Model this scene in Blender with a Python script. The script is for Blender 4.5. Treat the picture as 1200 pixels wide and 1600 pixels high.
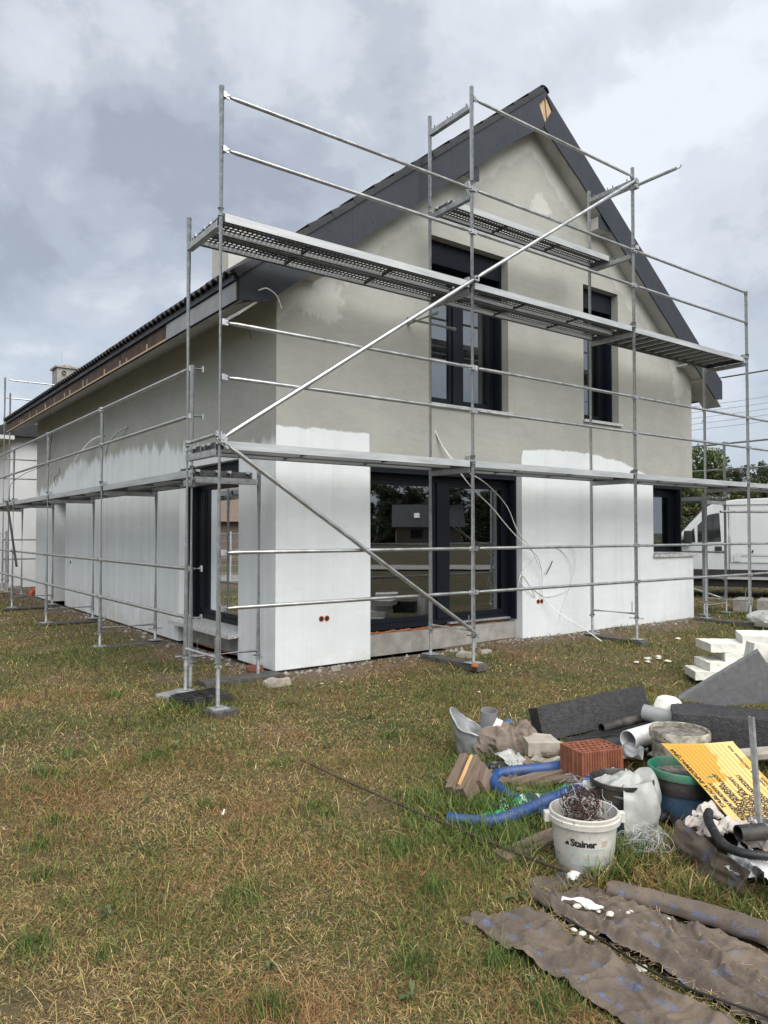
import bpy, bmesh, math, random
import numpy as np
from mathutils import Vector, Matrix, noise as mnoise

for o in list(bpy.data.objects):
    bpy.data.objects.remove(o, do_unlink=True)
SC = bpy.context.scene
COL = SC.collection
R = math.radians

# ------------------------------------------------------------------ camera
cam_d = bpy.data.cameras.new('camera')
cam_d.sensor_fit = 'VERTICAL'
cam_d.sensor_height = 36.0
cam_d.sensor_width = 27.0
cam_d.lens = 26.04
cam_d.clip_start = 0.05
cam_d.clip_end = 3000
cam = bpy.data.objects.new('camera', cam_d)
COL.objects.link(cam)
cam.location = (0, 0, 1.6)
cam.rotation_euler = (R(91.62), 0, R(-36.64))
SC.camera = cam

# ------------------------------------------------------------------ sky, sun, exposure
SKY_LOC, SKY_ROT = (2.2, 2.2, 9.1), -33.0
SUN_EL, SUN_AZ = 49.0, 194.0          # compass-like: azimuth measured from +Y towards +X
sv = Vector((math.sin(R(SUN_AZ)) * math.cos(R(SUN_EL)), math.cos(R(SUN_AZ)) * math.cos(R(SUN_EL)), math.sin(R(SUN_EL))))
world = bpy.data.worlds.new('World')
SC.world = world
world.use_nodes = True
nt = world.node_tree
nt.nodes.clear()
def wn(t, **k):
    n = nt.nodes.new(t)
    for a, b in k.items():
        setattr(n, a, b)
    return n
wl = nt.links.new
w_out = wn('ShaderNodeOutputWorld')
w_bg = wn('ShaderNodeBackground')
w_sky = wn('ShaderNodeTexSky', sky_type='NISHITA', sun_disc=False)
w_sky.sun_elevation = R(SUN_EL)
w_sky.sun_rotation = R(SUN_AZ)
w_sky.air_density = 1.0
w_sky.dust_density = 2.0
w_skys = wn('ShaderNodeVectorMath', operation='SCALE')
w_skys.inputs['Scale'].default_value = 0.05
wl(w_sky.outputs[0], w_skys.inputs[0])
w_tc = wn('ShaderNodeTexCoord')
w_sep = wn('ShaderNodeSeparateXYZ')
wl(w_tc.outputs['Generated'], w_sep.inputs[0])
w_abs = wn('ShaderNodeMath', operation='ABSOLUTE')
wl(w_sep.outputs['Z'], w_abs.inputs[0])
# lumpy cloud: large soft masses, billows on their edges, fine wisps (same over the whole dome)
w_map = wn('ShaderNodeMapping')
w_map.inputs['Location'].default_value = SKY_LOC
w_map.inputs['Rotation'].default_value = (0, 0, R(SKY_ROT))
w_map.inputs['Scale'].default_value = (1.0, 1.0, 1.45)
wl(w_tc.outputs['Generated'], w_map.inputs['Vector'])
def w_noise(scale, detail, rough, dist):
    n = wn('ShaderNodeTexNoise')
    n.inputs['Scale'].default_value = scale; n.inputs['Detail'].default_value = detail
    n.inputs['Roughness'].default_value = rough; n.inputs['Distortion'].default_value = dist
    wl(w_map.outputs[0], n.inputs['Vector'])
    return n.outputs[0]
def w_math(op, a, b):
    n = wn('ShaderNodeMath', operation=op)
    for i_, q in enumerate((a, b)):
        if isinstance(q, float): n.inputs[i_].default_value = q
        else: wl(q, n.inputs[i_])
    return n.outputs[0]
w_big = w_noise(1.9, 3, 0.5, 0.2)
w_mid = w_noise(5.0, 8, 0.58, 0.25)
w_fin = w_noise(13.0, 7, 0.6, 0.2)
w_sum = w_math('ADD', w_math('MULTIPLY', w_big, 0.52), w_math('ADD', w_math('MULTIPLY', w_mid, 0.36), w_math('MULTIPLY', w_fin, 0.12)))
w_r = wn('ShaderNodeValToRGB')
w_r.color_ramp.interpolation = 'EASE'
e = w_r.color_ramp.elements
e[0].position = 0.375; e[0].color = (0.109, 0.120, 0.142, 1)
x = e.new(0.42); x.color = (0.131, 0.144, 0.166, 1)
x = e[len(e) - 1]; x.position = 0.60; x.color = (0.251, 0.261, 0.274, 1)
x = e.new(0.462); x.color = (0.158, 0.171, 0.191, 1)
x = e.new(0.505); x.color = (0.195, 0.206, 0.223, 1)
x = e.new(0.545); x.color = (0.213, 0.223, 0.241, 1)
wl(w_sum, w_r.inputs[0])
# thin blue-grey towards the horizon (air between the viewer and far cloud)
w_h = wn('ShaderNodeMapRange')
w_h.inputs[1].default_value = 0.0; w_h.inputs[2].default_value = 0.30
w_h.inputs[3].default_value = 0.55; w_h.inputs[4].default_value = 0.0
wl(w_abs.outputs[0], w_h.inputs[0])
w_m2 = wn('ShaderNodeMix', data_type='RGBA')
wl(w_h.outputs[0], w_m2.inputs[0])
wl(w_r.outputs[0], w_m2.inputs[6])
w_m2.inputs[7].default_value = (0.173, 0.196, 0.228, 1)
w_m3 = wn('ShaderNodeMix', data_type='RGBA')
w_m3.inputs[0].default_value = 0.90
wl(w_skys.outputs[0], w_m3.inputs[6])
wl(w_m2.outputs[2], w_m3.inputs[7])
wl(w_m3.outputs[2], w_bg.inputs[0])
w_bg.inputs[1].default_value = 1.0
wl(w_bg.outputs[0], w_out.inputs[0])

sun_d = bpy.data.lights.new('sun', 'SUN')
sun_d.energy = 1.35
sun_d.angle = R(70)
sun_d.color = (1.0, 0.965, 0.91)
sun = bpy.data.objects.new('sun', sun_d)
COL.objects.link(sun)
sun.rotation_euler = sv.to_track_quat('Z', 'Y').to_euler()

SC.view_settings.view_transform = 'Standard'
SC.view_settings.look = 'None'
SC.view_settings.exposure = 1.9
SC.view_settings.gamma = 1.0
SC.view_settings.use_curve_mapping = False

# ------------------------------------------------------------------ helpers
def tag(o, label=None, cat=None, group=None, kind=None):
    if label: o['label'] = label
    if cat: o['category'] = cat
    if group: o['group'] = group
    if kind: o['kind'] = kind
    return o

def thing(name, label, cat, loc=(0, 0, 0), rz=0.0, group=None):
    o = bpy.data.objects.new(name, None)
    o.empty_display_size = 0.1
    COL.objects.link(o)
    o.location = loc
    o.rotation_euler = (0, 0, rz)
    return tag(o, label, cat, group)

def link(name, me, parent=None, loc=None, rot=None):
    o = bpy.data.objects.new(name, me)
    COL.objects.link(o)
    if parent is not None:
        o.parent = parent
    if loc is not None: o.location = loc
    if rot is not None: o.rotation_euler = rot
    return o

def V(*a):
    return Vector(a[0]) if len(a) == 1 else Vector(a)

def basis(d, up=(0, 0, 1)):
    d = V(d).normalized()
    u = V(up)
    if abs(d.dot(u)) > 0.97: u = V(1, 0, 0)
    x = d.cross(u).normalized()
    y = x.cross(d).normalized()
    return x, y, d

class MB:
    def __init__(s):
        s.v = []; s.f = []; s.m = []
    def add(s, vs, fs, mi=0):
        b = len(s.v)
        s.v += [tuple(p) for p in vs]
        s.f += [tuple(b + i for i in f) for f in fs]
        s.m += [mi] * len(fs)
        return s
    def box(s, c, size, M=None, mi=0):
        c = V(c); hx, hy, hz = [k / 2 for k in size]
        vs = []
        for z in (-hz, hz):
            for (a, b) in ((-hx, -hy), (hx, -hy), (hx, hy), (-hx, hy)):
                p = V(a, b, z)
                vs.append(c + (M @ p if M else p))
        return s.add(vs, [(3, 2, 1, 0), (4, 5, 6, 7), (0, 1, 5, 4), (1, 2, 6, 5), (2, 3, 7, 6), (3, 0, 4, 7)], mi)
    def bb(s, x0, x1, y0, y1, z0, z1, mi=0):
        return s.box(((x0 + x1) / 2, (y0 + y1) / 2, (z0 + z1) / 2), (x1 - x0, y1 - y0, z1 - z0), None, mi)
    def path(s, pts, r, n=8, mi=0, cap=True, closed=False, flat=None):
        pts = [V(p) for p in pts]
        rs = r if isinstance(r, (list, tuple)) else [r] * len(pts)
        vs = []; fs = []; N = len(pts)
        prev = None
        for i, p in enumerate(pts):
            a = pts[i - 1] if i > 0 else (pts[-1] if closed else p)
            b = pts[i + 1] if i < N - 1 else (pts[0] if closed else p)
            d = (b - a)
            if d.length < 1e-9: d = V(0, 0, 1)
            d.normalize()
            if prev is None:
                x, y, _ = basis(d)
            else:
                x = prev - d * prev.dot(d)
                if x.length < 1e-6: x = basis(d)[0]
                x.normalize(); y = d.cross(x)
            prev = x
            for k in range(n):
                t = 2 * math.pi * k / n
                vs.append(p + (x * math.cos(t) + y * math.sin(t)) * rs[i])
        seg = N if closed else N - 1
        for i in range(seg):
            j = (i + 1) % N
            for k in range(n):
                l = (k + 1) % n
                fs.append((i * n + k, i * n + l, j * n + l, j * n + k))
        if cap and not closed:
            fs.append(tuple(range(n))[::-1])
            fs.append(tuple((N - 1) * n + k for k in range(n)))
        return s.add(vs, fs, mi)
    def tube(s, p, q, r, n=10, mi=0, r2=None, cap=True):
        return s.path([p, q], [r, r if r2 is None else r2], n, mi, cap)
    def ring(s, p, q, ro, ri, n=20, mi=0, mi_in=None):
        """hollow pipe from p to q"""
        x, y, d = basis(V(q) - V(p))
        vs = []; fs = []
        for c in (V(p), V(q)):
            for r in (ro, ri):
                for k in range(n):
                    t = 2 * math.pi * k / n
                    vs.append(c + (x * math.cos(t) + y * math.sin(t)) * r)
        fo = []; fi = []
        for k in range(n):
            l = (k + 1) % n
            fo.append((k, l, 2 * n + l, 2 * n + k))
            fi.append((n + l, n + k, 3 * n + k, 3 * n + l))
            fo.append((k, n + k, n + l, l))
            fo.append((2 * n + l, 3 * n + l, 3 * n + k, 2 * n + k))
        b = len(s.v)
        s.add(vs, fo, mi)
        s.f += [tuple(b + i for i in f) for f in fi]
        s.m += [mi if mi_in is None else mi_in] * len(fi)
        return s
    def lathe(s, prof, n=28, o=(0, 0, 0), M=None, mi=0, cap0=False, cap1=False, wob=0.0, seed=0):
        o = V(o); vs = []; fs = []
        for (r, z) in prof:
            for k in range(n):
                t = 2 * math.pi * k / n
                rr = r
                if wob: rr = r * (1 + wob * mnoise.noise(V(math.cos(t) * 1.5 + seed, math.sin(t) * 1.5, z * 6)))
                p = V(rr * math.cos(t), rr * math.sin(t), z)
                vs.append(o + (M @ p if M else p))
        for i in range(len(prof) - 1):
            for k in range(n):
                l = (k + 1) % n
                fs.append((i * n + k, i * n + l, (i + 1) * n + l, (i + 1) * n + k))
        if cap0: fs.append(tuple(range(n))[::-1])
        if cap1: fs.append(tuple((len(prof) - 1) * n + k for k in range(n)))
        return s.add(vs, fs, mi)
    def prism(s, poly, vec, mi=0, mi_side=None):
        poly = [V(p) for p in poly]; vec = V(vec); n = len(poly)
        b = len(s.v)
        s.v += [tuple(p) for p in poly] + [tuple(p + vec) for p in poly]
        s.f.append(tuple(b + i for i in range(n))[::-1]); s.m.append(mi)
        s.f.append(tuple(b + n + i for i in range(n))); s.m.append(mi)
        for i in range(n):
            j = (i + 1) % n
            s.f.append((b + i, b + j, b + n + j, b + n + i)); s.m.append(mi if mi_side is None else mi_side)
        return s
    def grid(s, nu, nv, fn, mi=0, mask=None):
        vs = [fn(i / nu, j / nv) for j in range(nv + 1) for i in range(nu + 1)]
        fs = []
        for j in range(nv):
            for i in range(nu):
                if mask and not mask((i + .5) / nu, (j + .5) / nv): continue
                a = j * (nu + 1) + i
                fs.append((a, a + 1, a + nu + 2, a + nu + 1))
        return s.add(vs, fs, mi)
    def sheet(s, nu, nv, fn, th=0.003, mi=0):
        """a thin curved sheet with thickness (offset along local normal)"""
        P = [[V(fn(i / nu, j / nv)) for i in range(nu + 1)] for j in range(nv + 1)]
        top = []; bot = []
        for j in range(nv + 1):
            for i in range(nu + 1):
                du = P[j][min(i + 1, nu)] - P[j][max(i - 1, 0)]
                dv = P[min(j + 1, nv)][i] - P[max(j - 1, 0)][i]
                nn = du.cross(dv)
                nn = nn.normalized() if nn.length > 1e-9 else V(0, 0, 1)
                top.append(P[j][i]); bot.append(P[j][i] - nn * th)
        W = nu + 1; n = len(top); fs = []
        for j in range(nv):
            for i in range(nu):
                a = j * W + i
                fs.append((a, a + 1, a + W + 1, a + W))
                fs.append((n + a, n + a + W, n + a + W + 1, n + a + 1))
        rim = [i for i in range(W)] + [j * W + nu for j in range(1, nv + 1)] + [nv * W + i for i in range(nu - 1, -1, -1)] + [j * W for j in range(nv - 1, 0, -1)]
        for k in range(len(rim)):
            a, b = rim[k], rim[(k + 1) % len(rim)]
            fs.append((b, a, n + a, n + b))
        return s.add(top + bot, fs, mi)
    def mesh(s, name, mats, smooth=None, bevel=0.0, recalc=False):
        me = bpy.data.meshes.new(name)
        me.from_pydata(s.v, [], s.f)
        if not isinstance(mats, (list, tuple)): mats = [mats]
        for m in mats: me.materials.append(m)
        if len(mats) > 1: me.polygons.foreach_set('material_index', s.m)
        if bevel or recalc:
            bm = bmesh.new(); bm.from_mesh(me)
            if recalc:
                bmesh.ops.recalc_face_normals(bm, faces=bm.faces)
            if bevel:
                ed = [e for e in bm.edges if len(e.link_faces) == 2 and e.calc_face_angle(0) > 0.6]
                bmesh.ops.bevel(bm, geom=ed, offset=bevel, segments=2, profile=0.6, affect='EDGES', clamp_overlap=True)
            bm.to_mesh(me); bm.free()
        if smooth:
            me.polygons.foreach_set('use_smooth', [True] * len(me.polygons))
            me.set_sharp_from_angle(angle=R(smooth))
        me.update()
        return me
    def build(s, name, mats, parent=None, smooth=None, bevel=0.0, recalc=False):
        return link(name, s.mesh(name, mats, smooth, bevel, recalc), parent)

def rotm(rx=0, ry=0, rz=0):
    return (Matrix.Rotation(rz, 3, 'Z') @ Matrix.Rotation(ry, 3, 'Y') @ Matrix.Rotation(rx, 3, 'X'))

def cat_curve(pts, n=8):
    """Catmull-Rom through points"""
    P = [V(p) for p in pts]; out = []
    P = [P[0] * 2 - P[1]] + P + [P[-1] * 2 - P[-2]]
    for i in range(1, len(P) - 2):
        for k in range(n):
            t = k / n
            a, b, c, d = P[i - 1], P[i], P[i + 1], P[i + 2]
            out.append(0.5 * ((2 * b) + (c - a) * t + (2 * a - 5 * b + 4 * c - d) * t * t + (3 * b - a - 3 * c + d) * t ** 3))
    out.append(P[-2])
    return out

def ss(a, b, x):
    t = min(1, max(0, (x - a) / (b - a)))
    return t * t * (3 - 2 * t)

def ground_z(x, y):
    z = 0.10 * ss(4.6, 7.0, y) + 0.05 * ss(3.6, 7.5, x) * ss(3.0, 6.0, y)
    d = math.hypot(x - 3, y - 5)
    k = max(0.0, 1 - d / 30)
    z += k * (0.018 * mnoise.noise(V(x * 0.9, y * 0.9, 3.1)) + 0.008 * mnoise.noise(V(x * 3.1, y * 3.1, 7.7)))
    return z

# ------------------------------------------------------------------ materials
MATS = {}
def nodes_of(name):
    m = bpy.data.materials.new(name)
    m.use_nodes = True
    t = m.node_tree
    t.nodes.clear()
    out = t.nodes.new('ShaderNodeOutputMaterial')
    b = t.nodes.new('ShaderNodeBsdfPrincipled')
    t.links.new(b.outputs[0], out.inputs[0])
    return m, t, b, out

class NT:
    """short node-writing helper"""
    def __init__(s, t): s.t = t
    def n(s, typ, **k):
        a = s.t.nodes.new(typ)
        for q, w in k.items(): setattr(a, q, w)
        return a
    def l(s, a, b): s.t.links.new(a, b)
    def val(s, sock, v):
        if hasattr(v, 'is_linked') or isinstance(v, bpy.types.NodeSocket): s.l(v, sock)
        else: sock.default_value = v
    def math(s, op, a, b=0.0, c=None, clamp=False):
        m = s.n('ShaderNodeMath', operation=op, use_clamp=clamp)
        s.val(m.inputs[0], a); s.val(m.inputs[1], b)
        if c is not None: s.val(m.inputs[2], c)
        return m.outputs[0]
    def mr(s, v, a, b, c=0.0, d=1.0):
        m = s.n('ShaderNodeMapRange')
        s.val(m.inputs[0], v)
        for i, q in enumerate((a, b, c, d)): s.val(m.inputs[i + 1], q)
        return m.outputs[0]
    def mix(s, f, a, b, typ='MIX'):
        m = s.n('ShaderNodeMix', data_type='RGBA', blend_type=typ)
        s.val(m.inputs[0], f); s.val(m.inputs[6], a); s.val(m.inputs[7], b)
        return m.outputs[2]
    def noise(s, vec, scale, detail=4, rough=0.55, dist=0.0, color=False):
        m = s.n('ShaderNodeTexNoise')
        if vec is not None: s.l(vec, m.inputs['Vector'])
        m.inputs['Scale'].default_value = scale
        m.inputs['Detail'].default_value = detail
        m.inputs['Roughness'].default_value = rough
        m.inputs['Distortion'].default_value = dist
        return m.outputs[1 if color else 0]
    def mapping(s, vec, loc=(0, 0, 0), rot=(0, 0, 0), sc=(1, 1, 1)):
        m = s.n('ShaderNodeMapping')
        s.l(vec, m.inputs[0])
        m.inputs['Location'].default_value = loc
        m.inputs['Rotation'].default_value = rot
        m.inputs['Scale'].default_value = sc
        return m.outputs[0]
    def pos(s): return s.n('ShaderNodeNewGeometry').outputs['Position']
    def obj(s): return s.n('ShaderNodeTexCoord').outputs['Object']
    def sep(s, v):
        m = s.n('ShaderNodeSeparateXYZ'); s.l(v, m.inputs[0]); return m.outputs
    def bump(s, h, strength=0.3, dist=0.01, normal=None):
        m = s.n('ShaderNodeBump')
        m.inputs['Strength'].default_value = strength
        m.inputs['Distance'].default_value = dist
        s.l(h, m.inputs['Height'])
        if normal is not None: s.l(normal, m.inputs['Normal'])
        return m.outputs[0]

def c4(c): return (c[0], c[1], c[2], 1.0)

def mat(name, c1, c2=None, rough=0.6, metal=0.0, scale=8.0, bump=0.0, bdist=0.004, stretch=(1, 1, 1), spec=0.5, detail=5, lo=0.35, hi=0.65, world=False, rough2=None, trans=0.0, rand=0.0, dirt=0.0, dcol=(0.20, 0.165, 0.125)):
    m, t, b, out = nodes_of(name)
    N = NT(t)
    vec = N.pos() if world else N.obj()
    v = N.mapping(vec, sc=stretch)
    nz = N.noise(v, scale, detail)
    f = N.mr(nz, lo, hi)
    col = N.mix(f, c4(c1), c4(c2 if c2 else c1))
    if rand:
        oi = N.n('ShaderNodeObjectInfo')
        hs = N.n('ShaderNodeHueSaturation')
        N.l(N.mr(oi.outputs['Random'], 0, 1, 1 - rand, 1 + rand), hs.inputs['Value'])
        N.l(col, hs.inputs['Color'])
        col = hs.outputs[0]
    if dirt:
        d1 = N.noise(vec, 5.5, 7, 0.68, 0.4); d2 = N.noise(vec, 42, 4, 0.6)
        dm = N.math('MAXIMUM', N.mr(d1, 0.46, 0.66, 0, dirt), N.mr(d2, 0.60, 0.70, 0, dirt * 0.9))
        col = N.mix(dm, col, c4(dcol))
    N.l(col, b.inputs['Base Color'])
    if rough2 is None: b.inputs['Roughness'].default_value = rough
    else: N.l(N.mr(nz, 0.3, 0.7, rough, rough2), b.inputs['Roughness'])
    b.inputs['Metallic'].default_value = metal
    b.inputs['Specular IOR Level'].default_value = spec
    if bump:
        N.l(N.bump(N.noise(v, scale * 2.3, 6), bump, bdist), b.inputs['Normal'])
    if trans:
        tr = N.n('ShaderNodeBsdfTranslucent')
        N.l(col, tr.inputs[0])
        mx = N.n('ShaderNodeMixShader'); mx.inputs[0].default_value = trans
        N.l(b.outputs[0], mx.inputs[1]); N.l(tr.outputs[0], mx.inputs[2])
        N.l(mx.outputs[0], out.inputs[0])
    MATS[name] = m
    return m

mat('galv', (0.38, 0.40, 0.41), (0.58, 0.60, 0.60), 0.42, 0.72, 26, 0.05, 0.002, rough2=0.62, lo=0.3, hi=0.7, dirt=0.3, dcol=(.30, .30, .29))
mat('galv_dull', (0.30, 0.32, 0.33), (0.46, 0.48, 0.49), 0.5, 0.6, 14, 0.08, 0.002, rough2=0.68, dirt=0.25, dcol=(.32, .31, .29))
mat('deck_side', (0.40, 0.42, 0.43), (0.54, 0.56, 0.56), 0.45, 0.55, 6, 0.05, 0.002, stretch=(0.3, 3, 3), rough2=0.6)
mat('rail', (0.40, 0.41, 0.41), (0.58, 0.59, 0.59), 0.26, 0.9, 9, 0.0, rough2=0.46, lo=.3, hi=.7)
mat('navy', (0.0055, 0.0075, 0.012), (0.008, 0.011, 0.017), 0.45, 0, 30, 0.03, 0.001, spec=0.22)
mat('slate_board', (0.019, 0.023, 0.031), (0.023, 0.027, 0.036), 0.42, 0, 3, 0.06, 0.002, spec=0.4, rough2=0.6, dirt=0.05, dcol=(.16, .165, .17))
mat('tile', (0.012, 0.013, 0.015), (0.022, 0.024, 0.027), 0.45, 0, 9, 0.15, 0.003)
mat('soffit', (0.42, 0.42, 0.40), (0.54, 0.54, 0.52), 0.85, 0, 2.5, 0.1, 0.003, world=True)
mat('zinc', (0.24, 0.255, 0.27), (0.36, 0.37, 0.38), 0.45, 0.35, 4, 0.05, 0.002, rough2=0.6, dirt=0.2)
mat('brownwood', (0.040, 0.024, 0.019), (0.095, 0.058, 0.040), 0.8, 0, 3, 0.2, 0.004, stretch=(8, 2.5, 1.0))
mat('palewood', (0.42, 0.30, 0.18), (0.52, 0.40, 0.26), 0.75, 0, 5, 0.2, 0.003, stretch=(5, 5, 0.6))
mat('greywood', (0.10, 0.072, 0.052), (0.20, 0.15, 0.11), 0.85, 0, 6, 0.5, 0.004, stretch=(0.7, 7, 7), lo=0.3, hi=0.7)
mat('freshwood', (0.50, 0.28, 0.10), (0.62, 0.42, 0.20), 0.8, 0, 8, 0.4, 0.003, stretch=(1, 6, 6))
mat('concrete', (0.22, 0.21, 0.19), (0.34, 0.325, 0.30), 0.9, 0, 6, 0.35, 0.006)
mat('stone', (0.26, 0.235, 0.195), (0.38, 0.35, 0.30), 0.9, 0, 9, 0.5, 0.006)
mat('foam_orange', (0.20, 0.062, 0.020), (0.32, 0.125, 0.045), 0.9, 0, 20, 0.6, 0.008)
mat('bitumen', (0.010, 0.010, 0.011), (0.030, 0.030, 0.032), 0.6, 0, 20, 0.7, 0.01)
mat('granite', (0.16, 0.16, 0.16), (0.62, 0.62, 0.61), 0.4, 0, 90, 0.0, detail=3, lo=0.42, hi=0.52)
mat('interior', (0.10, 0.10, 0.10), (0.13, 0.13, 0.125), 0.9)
mat('white_wall', (0.60, 0.61, 0.61), (0.68, 0.69, 0.69), 0.9, 0, 1.2, 0.05, 0.003, world=True)
mat('pvc_grey', (0.20, 0.21, 0.22), (0.25, 0.26, 0.27), 0.45, 0, 6, dirt=0.4)
mat('pvc_white', (0.66, 0.67, 0.66), (0.74, 0.75, 0.74), 0.42, 0, 4, dirt=0.4)
mat('black_plastic', (0.008, 0.008, 0.009), (0.018, 0.018, 0.019), 0.38, 0, 12, 0.05, 0.002, rough2=0.6, dirt=0.28)
mat('black_film', (0.010, 0.010, 0.011), (0.022, 0.022, 0.023), 0.22, 0, 7, 0.5, 0.01, rough2=0.4)
mat('blue_hose', (0.007, 0.045, 0.165), (0.011, 0.062, 0.21), 0.42, 0, 9, rough2=0.6, dirt=0.22)
mat('blue_tub', (0.03, 0.07, 0.13), (0.05, 0.10, 0.17), 0.5, 0, 8, dirt=0.55)
mat('green_tub', (0.010, 0.16, 0.10), (0.015, 0.17, 0.11), 0.5, 0, 8, dirt=0.5)
mat('green_film', (0.01, 0.22, 0.07), (0.03, 0.32, 0.12), 0.3, 0, 9, 0.3, 0.006)
mat('eps', (0.62, 0.62, 0.55), (0.74, 0.74, 0.69), 0.9, 0, 5, 0.3, 0.004, rand=0.06, dirt=0.22)
mat('eps_grey', (0.15, 0.152, 0.157), (0.195, 0.198, 0.204), 0.85, 0, 30, 0.1, 0.002, dirt=0.25, dcol=(.06, .055, .05))
mat('sackcloth', (0.11, 0.085, 0.066), (0.22, 0.18, 0.145), 0.9, 0, 10, 0.6, 0.008)
mat('rag', (0.46, 0.42, 0.38), (0.42, 0.17, 0.17), 0.9, 0, 5, 0.3, 0.006, lo=0.54, hi=0.72)
mat('rust_wire', (0.035, 0.018, 0.013), (0.075, 0.035, 0.022), 0.8, 0.2, 20)
mat('grey_wire', (0.30, 0.31, 0.32), (0.42, 0.43, 0.43), 0.5, 0.3, 20)
mat('white_cable', (0.70, 0.70, 0.68), (0.78, 0.78, 0.76), 0.45)
mat('dark_cable', (0.012, 0.011, 0.010), (0.02, 0.018, 0.016), 0.55)
mat('terracotta', (0.17, 0.062, 0.042), (0.24, 0.095, 0.065), 0.85, 0, 10, 0.3, 0.004)
mat('steel_rod', (0.045, 0.033, 0.026), (0.085, 0.062, 0.046), 0.7, 0.3, 15)
mat('paper', (0.66, 0.66, 0.64), (0.74, 0.74, 0.72), 0.8)
mat('crumb', (0.46, 0.44, 0.37), (0.58, 0.56, 0.49), 0.9, 0, 20)
mat('van_paint', (0.44, 0.46, 0.47), (0.49, 0.51, 0.52), 0.2, 0, 2, spec=0.5)
mat('van_glass', (0.012, 0.016, 0.016), (0.02, 0.025, 0.024), 0.06, 0, 3, spec=0.7)
mat('rubber', (0.012, 0.012, 0.012), (0.02, 0.02, 0.02), 0.8, 0, 15, 0.2)
mat('red_paint', (0.42, 0.06, 0.03), (0.5, 0.09, 0.04), 0.6)
mat('bark', (0.07, 0.05, 0.036), (0.13, 0.10, 0.075), 0.95, 0, 6, 0.6, 0.02, stretch=(3, 3, 0.6))
mat('ink', (0.012, 0.012, 0.013), None, 0.6)
mat('ink_grey', (0.34, 0.36, 0.35), (0.42, 0.44, 0.43), 0.6, 0, 25)
mat('ink_tan', (0.42, 0.34, 0.26), (0.5, 0.43, 0.35), 0.6)
mat('asphalt', (0.30, 0.29, 0.27), (0.38, 0.37, 0.345), 0.9, 0, 2, world=True)
mat('socket_orange', (0.50, 0.10, 0.03), (0.56, 0.14, 0.05), 0.5)
mat('meter_red', (0.45, 0.06, 0.04), None, 0.5)
# ------------------------------------------------------------------ special materials
def float_curve(N, x, pts, vmax):
    fc = N.n('ShaderNodeFloatCurve')
    cu = fc.mapping.curves[0]
    P = [(max(0, min(1, a)), b / vmax) for a, b in pts]
    cu.points[0].location = P[0]; cu.points[1].location = P[-1]
    for p in P[1:-1]: cu.points.new(*p)
    for p in cu.points: p.handle_type = 'VECTOR'
    fc.mapping.update()
    N.val(fc.inputs['Value'], x)
    return N.math('MULTIPLY', fc.outputs[0], vmax)

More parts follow.
